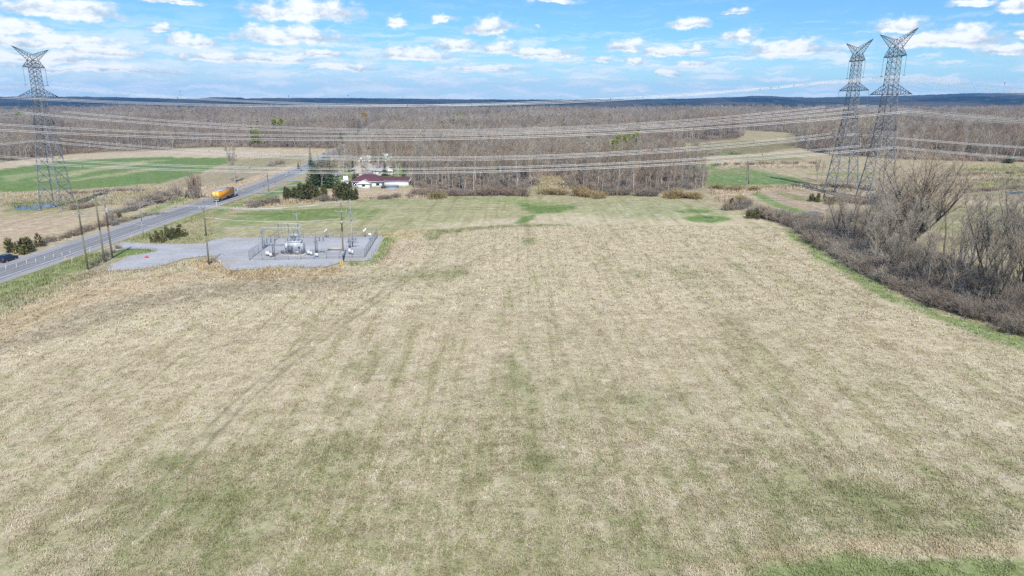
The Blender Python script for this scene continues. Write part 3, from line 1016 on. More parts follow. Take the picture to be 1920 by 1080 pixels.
def bare_tree(seed, H, r0, start, spread, nb, ang=(0.5, 0.9), sub=5, twigs=4, tw=0.02, fork=0, up=0.10, lean=0.03, tlen=0.09, shape=0.5, fk=(0.22, 0.5)):
    """-> (trunk and limb segments, twig segments)"""
    r = np.random.default_rng(seed)
    T, W = [], []
    stems = [(np.zeros(3), norm(np.array((r.normal(0, lean), r.normal(0, lean), 1.0))), H * 0.93, r0)]
    if fork:
        st, d = limb(r, np.zeros(3), stems[0][1], H * start * 0.9, r0, 3, 0.0, 0.04, r0 * 0.8)
        T += st
        stems = []
        for k in range(fork):
            az = 2 * math.pi * (k + r.uniform(-0.2, 0.2)) / fork
            a = fk[0] + (fk[1] - fk[0]) * ((k * 0.618 + 0.3) % 1.0)
            stems.append((st[-1][1], norm(np.array((math.sin(a) * math.cos(az), math.sin(a) * math.sin(az), math.cos(a)))), H * (1 - start) * r.uniform(0.85, 1.05), r0 * 0.62))
    for (p, d, L, rad_) in stems:
        st, _ = limb(r, p, d, L, rad_, 9, 0.05 if fork else 0.02, 0.05, rad_ * 0.12)
        T += st
        for k in range(nb):
            tt = (k + r.uniform(0, 0.9)) / nb
            t0 = (0.12 if fork else start) + (1 - (0.12 if fork else start)) * tt
            i = min(8, int(t0 * 9))
            f = t0 * 9 - i
            a, b = st[i][0], st[i][1]
            q = a + (b - a) * min(1, f)
            rq = st[i][2]
            an = r.uniform(*ang)
            az = k * 2.4 + r.uniform(-0.5, 0.5)
            bd = norm(np.array((math.sin(an) * math.cos(az), math.sin(an) * math.sin(az), math.cos(an))))
            if fork:
                bd = norm(bd + 0.5 * norm(b - a))
            BL = spread * H * (1 - shape * tt) * r.uniform(0.75, 1.15) * (0.75 if fork else 1)
            br, _ = limb(r, q, bd, BL, min(rq * 0.5, 0.02 + 0.018 * BL + 0.03), 4, up, 0.12, 0.012 + tw * 0.5)
            (T if BL > 0.12 * H else W).extend(br)
            for s in range(sub):
                u = r.uniform(0.25, 1.0)
                i2 = min(3, int(u * 4))
                a2, b2 = br[i2][0], br[i2][1]
                q2 = a2 + (b2 - a2) * (u * 4 - i2)
                d2 = pick_dir(r, norm(b2 - a2), r.uniform(0.4, 0.9))
                SL = BL * r.uniform(0.25, 0.5) + 0.3
                sb, _ = limb(r, q2, d2, SL, tw * 1.5, 2, up, 0.12, tw * 0.8)
                W += sb
                for w in range(twigs):
                    u3 = r.uniform(0.2, 1.0)
                    i3 = min(1, int(u3 * 2))
                    a3, b3 = sb[i3][0], sb[i3][1]
                    q3 = a3 + (b3 - a3) * (u3 * 2 - i3)
                    d3 = norm(pick_dir(r, norm(b3 - a3), r.uniform(0.3, 0.8)) + np.array((0, 0, up * 2)))
                    W.append((q3, q3 + d3 * H * tlen * r.uniform(0.6, 1.3), tw * 0.8, tw * 0.45))
    f = lambda S: np.array([(*a, *b, c, d) for a, b, c, d in S])
    return f(T), f(W)


def tree_meshes(name, T, W, mt, mw, ts=5):
    V, F = tube_arrays(T, ts)
    a = np_mesh(name + '_trunk', V, F, [mt], smooth=True)
    V, F = tube_arrays(W, 3)
    b = np_mesh(name + '_crown', V, F, [mw])
    return a, b


FOREST_KINDS = []
for k in range(9):
    pale = k in (0, 2, 6)
    T, W = bare_tree(100 + k, rng.uniform(15.5, 19.5), rng.uniform(0.15, 0.23), rng.uniform(0.26, 0.42), rng.uniform(0.14, 0.22), 20, (0.45, 0.95), 5, 4, 0.028, tlen=0.075, up=0.14)
    FOREST_KINDS.append(tree_meshes('forest_tree', T, W, BARK_PALE if pale else BARK, TWIG_RED if k in (1, 4) else (TWIG_GREY if k in (2, 5, 7) else TWIG)))


def wood_floor(P):
    ok = in_poly(P, FOREST)
    for c in CLEARINGS:
        ok &= ~in_poly(P, c)
    ok &= seg_dist(P, ROAD) > 12
    return ok


def jitter_grid(x0, x1, y0, y1, s, seed):
    r = np.random.default_rng(seed)
    xs, ys = np.meshgrid(np.arange(x0, x1, s), np.arange(y0, y1, s))
    P = np.stack([xs.ravel(), ys.ravel()], 1)
    P += r.uniform(-0.48, 0.48, P.shape) * s
    return P[np.abs(P[:, 0]) < P[:, 1] * 0.83 + 30]


near = jitter_grid(-1000, 1000, 230, 1150, 6.0, 1)
near = near[wood_floor(near)]
near = near[fbm(near, 0.02, 31) > 0.27]
# the trees that show largest stand singly
order = np.argsort(near[:, 1] + nr.uniform(0, 60, len(near)) + (np.abs(near[:, 0] + 300) < 250) * -150)
single, rest = near[order[:190]], near[order[190:]]

GX0, GX1 = G(1005, 345).x, G(1060, 345).x
BX1 = G(860, 350).x
WOODS = [
    ('bare tree at the left end of the copse', 'bare trees at the left end of the copse', lambda x, y: -70 < x < BX1 and y < 330),
    ('bare tree at the copse front left of the gap', 'bare trees in front of the copse left of the gap', lambda x, y: BX1 <= x < GX0 and y < 312),
    ('bare tree deeper in the copse left of the gap', 'bare trees deeper in the copse left of the gap', lambda x, y: BX1 <= x < GX0 and y < 420),
    ('bare tree behind the tan gap in the copse', 'bare trees behind the gap of the copse', lambda x, y: GX0 <= x < GX1 and y < 420),
    ('bare tree at the copse front right of the gap', 'bare trees in front of the copse right of the gap', lambda x, y: GX1 <= x < 110 and y < 312),
    ('bare tree deeper in the copse right of the gap', 'bare trees deeper in the copse right of the gap', lambda x, y: GX1 <= x < 110 and y < 420),
    ('tall bare tree in the wood behind the crop field', 'bare trees along the wood behind the crop field', lambda x, y: x <= -70),
    ('bare tree in the wood behind the houses and the clearing', 'bare trees of the wood behind the houses', lambda x, y: -70 < x < 110),
    ('grey brown bare tree in the wood behind the pylons', 'bare trees of the wood behind the pylons', lambda x, y: True)]


def put_tree(name, meshes, x, y, s, rz, label, group, cat='tree', sz=None):
    e = empty(name, (x, y, hz(x, y) - 0.1), label, cat, group, rz, s)
    if sz:
        e.scale = (s, s, s * sz)
    new_obj('trunk', meshes[0], e)
    new_obj('crown', meshes[1], e)
    return e


kinds_at = [next(i for i, w in enumerate(WOODS) if w[2](x, y)) for (x, y) in single]
frame_x = single[:, 0] / single[:, 1]
seen_ = {}
for q in np.argsort(frame_x):
    x, y = single[q]
    lab, grp, _ = WOODS[kinds_at[q]]
    n_ = seen_[grp] = seen_.get(grp, -1) + 1
    put_tree('bare_tree', FOREST_KINDS[rng.randrange(9)], x, y, rng.uniform(0.55, 1.12), rng.uniform(0, 6.28), lab + ', ' + ordinal(n_) + ' from left', grp)

# the rest of the woods reads as one mass: one object of scattered trees
mid = jitter_grid(-2100, 2100, 1150, 2150, 12.0, 2)
mid = mid[wood_floor(mid)]
far = jitter_grid(-4300, 4300, 2150, 4600, 24.0, 3)
far = far[wood_floor(far)]
far = far[fbm(far, 0.0032, 77, 3) > 0.58]

wcol = bpy.data.collections.new('wood_tree_kinds')       # kept out of the scene: only shapes for the scatter
for k in range(9):
    T, W = bare_tree(300 + k, rng.uniform(14.5, 19.5), 0.19, 0.34, rng.uniform(0.17, 0.27), 14, (0.45, 0.95), 5, 4, 0.036, tlen=0.08, up=0.12)
    V1, F1 = tube_arrays(T, 3)
    V2, F2 = tube_arrays(W, 3)
    me = np_mesh('wood_tree', np.concatenate([V1, V2]), [F1[0], F2[0] + len(V1)], [BARK_PALE if k in (1, 3, 6) else BARK, [TWIG, TWIG_RED, TWIG_GREY][k % 3]], np.concatenate([np.zeros(len(F1[0])), np.ones(len(F2[0]))]))
    wcol.objects.link(bpy.data.objects.new('wood_tree_%d' % k, me))


def scatter(name, P, scales, coll, nk, seed, tilt=0.04):
    r = np.random.default_rng(seed)
    me = bpy.data.meshes.new(name)
    me.vertices.add(len(P))
    V = np.column_stack([P, hgt(P[:, 0], P[:, 1]) - 0.1])
    me.vertices.foreach_set('co', V.astype(np.float32).ravel())
    for nm, typ, arr in (('turn', 'FLOAT', r.uniform(0, 6.283, len(P))), ('size', 'FLOAT', scales), ('kind_index', 'INT', np.where(r.random(len(P)) < 0.6, (fbm(P, 0.006, 13, 3) * 3 * nk).astype(int) % nk, r.integers(0, nk, len(P))))):
        a = me.attributes.new(nm, typ, 'POINT')
        a.data.foreach_set('value', np.asarray(arr, np.float32 if typ == 'FLOAT' else np.int32))
    o = new_obj(name, me)
    ng = bpy.data.node_groups.new(name, 'GeometryNodeTree')
    ng.interface.new_socket('Geometry', in_out='INPUT', socket_type='NodeSocketGeometry')
    ng.interface.new_socket('Geometry', in_out='OUTPUT', socket_type='NodeSocketGeometry')
    n, l = ng.nodes, ng.links
    gi, go = n.new('NodeGroupInput'), n.new('NodeGroupOutput')
    ip = n.new('GeometryNodeInstanceOnPoints')
    ci = n.new('GeometryNodeCollectionInfo')
    ci.inputs['Collection'].default_value = coll
    ci.inputs['Separate Children'].default_value = True
    ci.inputs['Reset Children'].default_value = True
    l.new(gi.outputs[0], ip.inputs['Points'])
    l.new(ci.outputs[0], ip.inputs['Instance'])
    ip.inputs['Pick Instance'].default_value = True

    def attr(nm, typ):
        q = n.new('GeometryNodeInputNamedAttribute')
        q.data_type = typ
        q.inputs['Name'].default_value = nm
        return q.outputs['Attribute']
    l.new(attr('kind_index', 'INT'), ip.inputs['Instance Index'])
    cx = n.new('ShaderNodeCombineXYZ')
    l.new(attr('turn', 'FLOAT'), cx.inputs[2])
    l.new(cx.outputs[0], ip.inputs['Rotation'])
    l.new(attr('size', 'FLOAT'), ip.inputs['Scale'])
    l.new(ip.outputs[0], go.inputs[0])
    md = o.modifiers.new('scatter', 'NODES')
    md.node_group = ng
    return o


WP = np.concatenate([rest, mid, far])
r0_ = np.hypot(WP[:, 0], WP[:, 1])
WS = nr.uniform(0.75, 1.1, len(WP)) * (0.50 + 0.95 * fbm(WP, 0.010, 91, 3)) * np.where(WP[:, 1] > 2150, 1.0, np.where(WP[:, 1] > 1150, 1.12, 1.0))
# leafless undergrowth under the wood edges
ub = jitter_grid(-620, 620, 235, 760, 3.6, 17)
ub = ub[wood_floor(ub)]
ub = ub[(seg_dist(ub, FOREST[:len(FOREST_PX)]) < 55) & (fbm(ub, 0.05, 44) > 0.36)]
bcol = bpy.data.collections.new('undergrowth_kinds')
house_zone = GP([(596, 350), (640, 312), (655, 282), (690, 266), (735, 285), (768, 322), (774, 350), (757, 336), (700, 336), (655, 340), (622, 352)])
gp_ = jitter_grid(house_zone[:, 0].min(), house_zone[:, 0].max(), house_zone[:, 1].min(), house_zone[:, 1].max(), 7.6, 61)
gp_ = gp_[in_poly(gp_, house_zone) & (seg_dist(gp_, ROAD) > 10)]
for hx, hy in [(684, 322), (679, 330), (705, 327), (713, 319), (690, 303), (688, 297), (734, 297), (648, 341), (627, 345), (630, 331)]:
    q = G(hx, hy)
    gp_ = gp_[np.hypot(gp_[:, 0] - q.x, gp_[:, 1] - q.y - 4) > 9]
lots = gp_[gp_[:, 1] >= 470]
gp_ = gp_[gp_[:, 1] < 470]
WP = np.concatenate([WP, lots])
WS = np.concatenate([WS, nr.uniform(0.62, 1.0, len(lots))])
woods = scatter('woods', WP, WS, wcol, 9, 5)
tag(woods, 'brown leafless woodland stretching back towards the hills', 'woods', kind='stuff')

# ------------------------------------------------------------------ evergreens


def conifer(seed, H, R0, n_whorl, dens=1.0, droop=-0.25, spr=0.42):
    """spruce: trunk plus drooping boughs carrying small sprays"""
    r = np.random.default_rng(seed)
    T = [((0, 0, 0), (0, 0, H * 0.95), 0.16 * H / 12, 0.02)]
    Q = []
    for k in range(n_whorl):
        t = (k + r.uniform(0, 0.7)) / n_whorl
        z = H * (0.05 + 0.93 * t)
        RR = R0 * (1 - t) ** 0.85 * r.uniform(0.8, 1.12) + 0.12
        nb = max(4, int(9 * (1 - t) + 4))
        for b in range(nb):
            az = 2 * math.pi * (b + r.uniform(-0.3, 0.3)) / nb + k * 0.7
            L = RR * r.uniform(0.72, 1.12)
            dr = droop * r.uniform(0.6, 1.4) + 0.35 * t
            ex = np.array((math.cos(az), math.sin(az), dr))
            ns = max(3, int(L / spr * 1.9 * dens))
            for s in range(ns):
                u = (s + r.uniform(0.1, 0.9)) / ns
                p = np.array((0, 0, z)) + ex * L * u + np.array((0, 0, 0.10 * L * u * u)) + r.normal(0, 0.08, 3)
                side = r.choice((-1, 1))
                d = norm(np.array((math.cos(az + side * 0.8), math.sin(az + side * 0.8), dr - 0.15)) + r.normal(0, 0.25, 3))
                w = norm(np.cross(d, (0, 0, 1.0)) + r.normal(0, 0.35, 3))
                l_ = spr * r.uniform(0.7, 1.4) * (0.6 + 0.4 * (1 - t))
                Q.append((p - w * l_ * 0.26, p + d * l_ * 0.75 - w * l_ * 0.16, p + d * l_ * 1.25, p + d * l_ * 0.7 + w * l_ * 0.22, p + w * l_ * 0.24))
    Q = np.array(Q)
    return np.array([(*a, *b, c, d) for a, b, c, d in T]), Q


def leaf_mesh(name, Q, m):
    n = len(Q)
    V = Q.reshape(-1, 3)
    b = (np.arange(n) * 5)[:, None]
    return np_mesh(name, V, np.concatenate([b + 0, b + 1, b + 2, b + 3, b + 4], 1), [m])


def lobe_bush(seed, lobes, n, spr, upw=0.5):
    """dense leaves in a few uneven upright lobes; lobes: (x,y,r,h)"""
    r = np.random.default_rng(seed)
    Q, T = [], []
    for (x, y, rad_, h) in lobes:
        T.append((x * 0.3, y * 0.3, 0, x, y, h * 0.8, 0.05, 0.02))
        m = int(n * rad_ * h)
        for _ in range(m):
            t = r.uniform(0.02, 1) ** 0.85
            az = r.uniform(0, 6.283)
            rr_ = rad_ * (1 - t ** 2.2) ** 0.5 * r.uniform(0.55, 1.05) * (0.85 + 0.25 * math.sin(3 * az + seed + 5 * t))
            p = np.array((x + rr_ * math.cos(az), y + rr_ * math.sin(az), h * t))
            d = norm(np.array((math.cos(az) * 0.7, math.sin(az) * 0.7, upw)) + r.normal(0, 0.4, 3))
            w = norm(np.cross(d, r.normal(0, 1, 3)))
            l_ = spr * r.uniform(0.6, 1.4)
            Q.append((p - w * l_ * 0.25, p + d * l_ * 0.6 - w * l_ * 0.2, p + d * l_ * 1.2, p + d * l_ * 0.6 + w * l_ * 0.2, p + w * l_ * 0.25))
    return np.array(T), np.array(Q)


SPRUCES = []
for k in range(4):
    T, Q = conifer(40 + k, 12.0, rng.uniform(2.9, 3.6), 26, 1.5, spr=0.5)
    V, F = tube_arrays(T, 5)
    SPRUCES.append((np_mesh('spruce_trunk', V, F, [BARK_DARK]), leaf_mesh('spruce_crown', Q, NEEDLE)))
CEDARS = []
for k in range(5):
    r = random.Random(60 + k)
    lobes = [(r.uniform(-1.4, 1.4), r.uniform(-1.0, 1.0), r.uniform(0.45, 0.9), r.uniform(1.4, 4.6)) for _ in range(7)]
    T, Q = lobe_bush(60 + k, lobes, 62, 0.40, 1.0)
    V, F = tube_arrays(T, 4)
    CEDARS.append((np_mesh('cedar_trunk', V, F, [BARK_DARK]), leaf_mesh('cedar_crown', Q, CEDAR)))
JUNIPERS = []
for k in range(3):
    r = random.Random(80 + k)
    lobes = [(r.gauss(0, 1.15), r.gauss(0, 0.9), r.uniform(0.28, 0.5), r.uniform(0.8, 2.6)) for _ in range(16)]
    T, Q = lobe_bush(80 + k, lobes, 110, 0.30, 1.3)
    V, F = tube_arrays(T, 4)
    JUNIPERS.append((np_mesh('juniper_trunk', V, F, [BARK_DARK]), leaf_mesh('juniper_crown', Q, CEDAR)))

# ------------------------------------------------------------------ shrubs: many fine bare stems


def shrub(seed, rad_, h, stems, twigs=5, tw=0.012, arch=0.0):
    r = np.random.default_rng(seed)
    T, W = [], []
    for s in range(stems):
        az = r.uniform(0, 6.283)
        a = abs(r.normal(0, 0.55))
        d = np.array((math.sin(a) * math.cos(az), math.sin(a) * math.sin(az), math.cos(a)))
        p = np.array((r.normal(0, rad_ * 0.38), r.normal(0, rad_ * 0.38), 0))
        L = h * r.uniform(0.55, 1.1) * (1 - 0.3 * min(1, np.hypot(p[0], p[1]) / rad_))
        st, _ = limb(r, p, d, L, tw * 1.9, 3, -arch, 0.14, tw)
        T += st
        for k in range(twigs):
            u = r.uniform(0.2, 1.0)
            i = min(2, int(u * 3))
            a_, b_ = st[i][0], st[i][1]
            q = a_ + (b_ - a_) * (u * 3 - i)
            d2 = pick_dir(r, norm(b_ - a_), r.uniform(0.4, 1.0))
            l2 = L * r.uniform(0.2, 0.45)
            q2 = q + d2 * l2
            W.append((q, q2, tw, tw * 0.7))
            for _ in range(2):
                q3 = q + d2 * l2 * r.uniform(0.3, 1)
                W.append((q3, q3 + pick_dir(r, d2, r.uniform(0.4, 0.9)) * l2 * r.uniform(0.4, 0.8), tw * 0.75, tw * 0.5))
    f = lambda S: np.array([(*a, *b, c, d) for a, b, c, d in S])
    return f(T), f(W)


def shrub_meshes(name, seed, rad_, h, stems, m1, m2, twigs=5, tw=0.012, arch=0.0):
    T, W = shrub(seed, rad_, h, stems, twigs, tw, arch)
    V, F = tube_arrays(T, 3)
    a = np_mesh(name + '_stems', V, F, [m1])
    V, F = tube_arrays(W, 3)
    return a, np_mesh(name + '_twigs', V, F, [m2])


THICK_T = bark('thicket_twigs', (0.25, 0.20, 0.155), per=1.0, hue=(0.40, 0.335, 0.27))
THICKET = [shrub_meshes('thicket', 500 + k, 1.9, rng.uniform(2.6, 3.6), 62, BARK_DARK, TWIG_GREY if k % 2 else THICK_T, 6, 0.016, 0.02) for k in range(5)]
FARSHRUB = [shrub_meshes('shrub', 520 + k, 2.0, 3.0, 44, BARK, [TWIG_GREY, TWIG_RED, TWIG][k % 3], 6, 0.03, 0.02) for k in range(5)]
for k in range(3):
    Tq, Wq = shrub(560 + k, 2.2, 3.2, 30, 5, 0.036, 0.02)
    Vq, Fq = tube_arrays(np.concatenate([Tq, Wq]), 3)
    bcol.objects.link(bpy.data.objects.new('undergrowth_%d' % k, np_mesh('undergrowth', Vq, Fq, [[TWIG_GREY, TWIG, TWIG_RED][k]])))
under = scatter('undergrowth', ub, nr.uniform(0.6, 1.2, len(ub)), bcol, 3, 19)
tag(under, 'grey brown undergrowth below the bare trees of the copse and wood edges', 'undergrowth', kind='stuff')
GOLDSHRUB = [shrub_meshes('willow', 540 + k, 2.0, 3.0, 44, SHRUBLEAF, SHRUBLEAF, 7, 0.034, 0.0) for k in range(3)]


def put_shrub(kinds, x, y, w, h, label, group=None, name='bare_shrub', cat='shrub', base=(2.0, 3.0)):
    k = rng.choice(kinds)
    e = empty(name, (x, y, hz(x, y) - 0.05), label, cat, group, rng.uniform(0, 6.28))
    e.scale = (w / base[0], w / base[0], h / base[1])
    new_obj('stems', k[0], e)
    new_obj('twigs', k[1], e)
    return e


# ---- the overgrown hedgerow on the right
HEDGE_F = GP([(1408, 399), (1455, 413), (1492, 430), (1520, 452), (1560, 480), (1605, 508), (1650, 529), (1705, 556), (1762, 582), (1840, 606), (1920, 630), (2060, 672)])
HF = resample(HEDGE_F, 1.0)
nn_ = np.gradient(HF, axis=0)
nn_ /= np.linalg.norm(nn_, axis=1)[:, None]
HN = np.stack([-nn_[:, 1], nn_[:, 0]], 1)
if (HN[len(HN) // 2] @ np.array((1.0, 0.0))) < 0:
    HN = -HN
k = 0


def zone_of(u):
    return ('at the thin end', 'below the pylons', 'left of the broad tree', 'under the broad tree', 'beside the upright dead stem', 'left of the fallen tree', 'by the fallen tree', 'at the right edge')[min(7, int(u * 8.5))]


HCOUNT = {}
ORDW = ['first', 'second', 'third', 'fourth', 'fifth', 'sixth', 'seventh', 'eighth', 'ninth', 'tenth', 'eleventh', 'twelfth', 'thirteenth', 'fourteenth', 'fifteenth', 'sixteenth']


def hedge_label(row, u):
    key = (row, zone_of(u))
    n = HCOUNT[key] = HCOUNT.get(key, -1) + 1
    return 'leafless shrub, %s from left, hedgerow %s %s' % (ordinal(n), ('front', 'second row', 'middle', 'back', 'far side', 'last row')[row], zone_of(u))


WORDS_W = ['grey', 'reddish brown', 'dull brown', 'purplish grey', 'dark brown']
for i in range(3, len(HF), 2):
    u = i / len(HF)
    depth = 3 if u < 0.25 else (9 if u < 0.4 else 15)
    for row, off in enumerate(np.arange(1.0, depth, 2.5)):
        p = HF[i] + HN[i] * (off + rng.uniform(-0.9, 0.9)) + nn_[i] * rng.uniform(-1, 1)
        h = rng.uniform(2.4, 4.0) * (0.75 if row == 0 else 1.0) + (1.3 if row >= 3 else 0)
        put_shrub(THICKET, p[0], p[1], rng.uniform(1.7, 2.5), h,
                  hedge_label(row, u),
                  'hedgerow shrubs %s %s' % (('front', 'second row', 'middle', 'back', 'far side', 'far side')[row], zone_of(u)), 'hedgerow_shrub', base=(1.9, 3.1))

BIG = tree_meshes('big_tree', *bare_tree(901, 20.0, 0.50, 0.20, 0.30, 13, (0.45, 1.0), 6, 5, 0.018, fork=13, up=0.05, tlen=0.06, shape=0.25, fk=(0.08, 0.84)), BARK_DARK, TWIG_RED, 6)
p = G(1712, 478)
e0 = e = empty('broad_bare_tree', (p.x, p.y, p.z - 0.2), 'large wide-crowned bare tree with many rising limbs in front of the pylons', 'tree', rz=0.6, scale=top_h(p, 296) / 20.0)
e.scale = (e.scale[0] * 1.25, e.scale[1] * 1.25, e.scale[2])
new_obj('trunk', BIG[0], e)
new_obj('crown', BIG[1], e)

HEDGE_TREES = [tree_meshes('hedge_tree', *bare_tree(920 + k, 16.0, rng.uniform(0.17, 0.26), rng.uniform(0.18, 0.30), rng.uniform(0.20, 0.28), 15, (0.35, 0.75), 5, 4, 0.017, fork=(3 if k in (1, 4) else (2 if k == 2 else 0)), up=0.12, lean=0.07, tlen=0.07, shape=0.5), BARK if k in (0, 3) else BARK_DARK, TWIG_GREY if k % 2 else TWIG, 6) for k in range(6)]
HT = [  # base px, top px
    (1566, 452, 352), (1583, 462, 360), (1598, 470, 372), (1545, 446, 372), (1622, 476, 345), (1652, 486, 338), (1668, 470, 350), (1690, 505, 372), (1738, 500, 392), (1752, 520, 372), (1778, 505, 398),
    (1795, 545, 352), (1818, 540, 360), (1840, 556, 345), (1858, 548, 372), (1872, 570, 352), (1893, 566, 340), (1908, 585, 338), (1925, 580, 330), (1945, 592, 335), (1830, 520, 388), (1885, 535, 380), (1770, 478, 300), (1660, 520, 418), (1720, 545, 430), (1915, 545, 362), (1960, 560, 350)]
desc = ['straight', 'forked', 'leaning', 'thin', 'crooked', 'twin-stemmed', 'slim pale', 'dark']
for i, (bx, by, ty) in enumerate(HT):
    p = G(bx, by)
    k = rng.randrange(6)
    s = max(0.5, top_h(p, ty) / 16.0)
    where = 'left end of the hedgerow below the pylons' if bx < 1640 else ('middle of the hedgerow beside the broad bare tree' if bx < 1760 else 'right part of the hedgerow above the thicket')
    put_tree('hedgerow_tree', HEDGE_TREES[k], p.x, p.y, s, rng.uniform(0, 6.28), 'tall thin bare tree, %s placed, in the ' % ORDW[i % 16] + where if False else '%s bare tree, %s, %s' % (('straight', 'slim', 'leaning', 'forked', 'crooked')[k % 5], ORDW[min(15, sorted(q[0] for q in HT if (q[0] < 1640) == (bx < 1640) and (q[0] < 1760) == (bx < 1760)).index(bx))] + ' from left', where), 'bare trees in the ' + where)

r_h = random.Random(77)
extra = []
for i in range(58):
    u = 0.30 + 0.68 * (i + r_h.random()) / 58
    j = int(u * (len(HF) - 1))
    q = HF[j] + HN[j] * r_h.uniform(3, 24)
    if math.hypot(q[0] - e0.location.x, q[1] - e0.location.y) < 11:
        continue
    extra.append((u, q))
zc = {}
for u, q in extra:
    z = zone_of(u)
    zc[z] = zc.get(z, -1) + 1
    put_tree('hedgerow_tree', HEDGE_TREES[r_h.randrange(6)], q[0], q[1], r_h.uniform(0.5, 0.98), r_h.uniform(0, 6.28), 'grey bare tree, %s from left among the hedgerow trees %s' % (ordinal(zc[z]), z), 'grey hedgerow trees ' + z)

# pale dead stems in the hedgerow
for (bx, by, tx, ty, nm) in ((1885, 555, 1838, 500, 'fallen'), (1735, 520, 1732, 474, 'upright'), (1690, 506, 1655, 499, 'leaning'), (1868, 540, 1790, 538, 'lying')):
    a, b = G(bx, by), G(tx, by - 2)
    T, W = bare_tree(990 + bx, 8.0, 0.085, 0.3, 0.30, 9, (0.4, 0.8), 3, 2, 0.016)
    V1, F1 = tube_arrays(T, 4)
    V2, F2 = tube_arrays(W, 3)
    e = empty('dead_tree', (a.x, a.y, a.z + 0.6), 'pale dead %s tree stem caught in the hedgerow shrubs' % nm, 'dead tree')
    tilt = {'fallen': 1.05, 'upright': 0.04, 'leaning': 1.15, 'lying': 1.35}[nm]
    e.rotation_euler = (0.1, -tilt, rng.uniform(-0.3, 0.3))
    new_obj('trunk', np_mesh('dead_trunk', V1, F1, [STEM_PALE]), e)
    new_obj('branches', np_mesh('dead_branches', V2, F2, [STEM_PALE]), e)

# bare garden trees among the houses and along the far road
MARKS = [('white bungalow', 687, 350), ('low white wing', 741, 350), ('tan house', 684, 326), ('brown-roofed house', 713, 322), ('rusty-roofed house', 688, 300), ('small white building', 734, 299), ('roadside spruces', 604, 348), ('parked cars', 640, 345)]
MP = [(n_, G(x_, y_)) for n_, x_, y_ in MARKS]
seen_ = {}
for (x, y) in gp_[np.argsort(gp_[:, 0] / gp_[:, 1])]:
    mk = min(MP, key=lambda q: math.hypot(q[1].x - x, q[1].y - y))[0]
    n_ = seen_[mk] = seen_.get(mk, -1) + 1
    put_tree('bare_tree', FOREST_KINDS[rng.randrange(9)], x, y, rng.uniform(0.55, 1.0), rng.uniform(0, 6.28), 'bare garden tree nearest the %s, %s from left' % (mk, ordinal(n_)), 'bare garden trees among the houses')

# ---- single trees, evergreens and bushes placed one by one: (base px, base py, top py)
LONE = tree_meshes('lone', *bare_tree(931, 15.0, 0.26, 0.34, 0.20, 16, (0.35, 0.8), 6, 5, 0.032, fork=2, up=0.1, tlen=0.06, shape=0.3), BARK, TWIG, 6)
SLIM = tree_meshes('slim', *bare_tree(932, 14.0, 0.22, 0.20, 0.10, 18, (0.3, 0.6), 5, 4, 0.03, up=0.2, tlen=0.06), BARK, TWIG_GREY, 5)
for (bx, by, ty, lab, kk) in ((441, 343, 266, 'lone bare tree with two close trunks beside the stubble field', LONE), (433, 338, 272, 'slimmer companion to the twin-trunked bare tree by the stubble field', SLIM),
                              (1399, 352, 302, 'narrow bare tree standing alone in the green meadow', SLIM), (1532, 338, 298, 'small bare tree pair left of the pylon feet', LONE), (1540, 340, 302, 'thin bare tree at the left foot of the rear pylon', SLIM),
                              (604, 352, 300, 'grey bare tree between the road and the tall spruces', LONE), 
                              (682, 348, 300, 'slender bare tree in front of the maroon-roofed bungalow', SLIM), (777, 352, 300, 'bare tree at the right end of the bungalow', SLIM), (1303, 355, 262, 'tall thin bare tree at the right end of the copse', SLIM),
                              (748, 340, 268, 'pale tall bare tree behind the bungalow', LONE), (712, 318, 260, 'wide bare tree behind the tan houses', LONE), (640, 318, 262, 'bare tree by the far driveway left of the tan house', LONE), (660, 305, 262, 'bare tree at the bend of the road', LONE),
                              (1860, 470, 402, 'thin bare tree in the meadow behind the hedgerow', SLIM)):
    p = G(bx, by)
    H_ = 15.0 if kk is LONE else 14.0
    put_tree('bare_tree', kk, p.x, p.y, top_h(p, ty) / H_, rng.uniform(0, 6.28), lab, None)

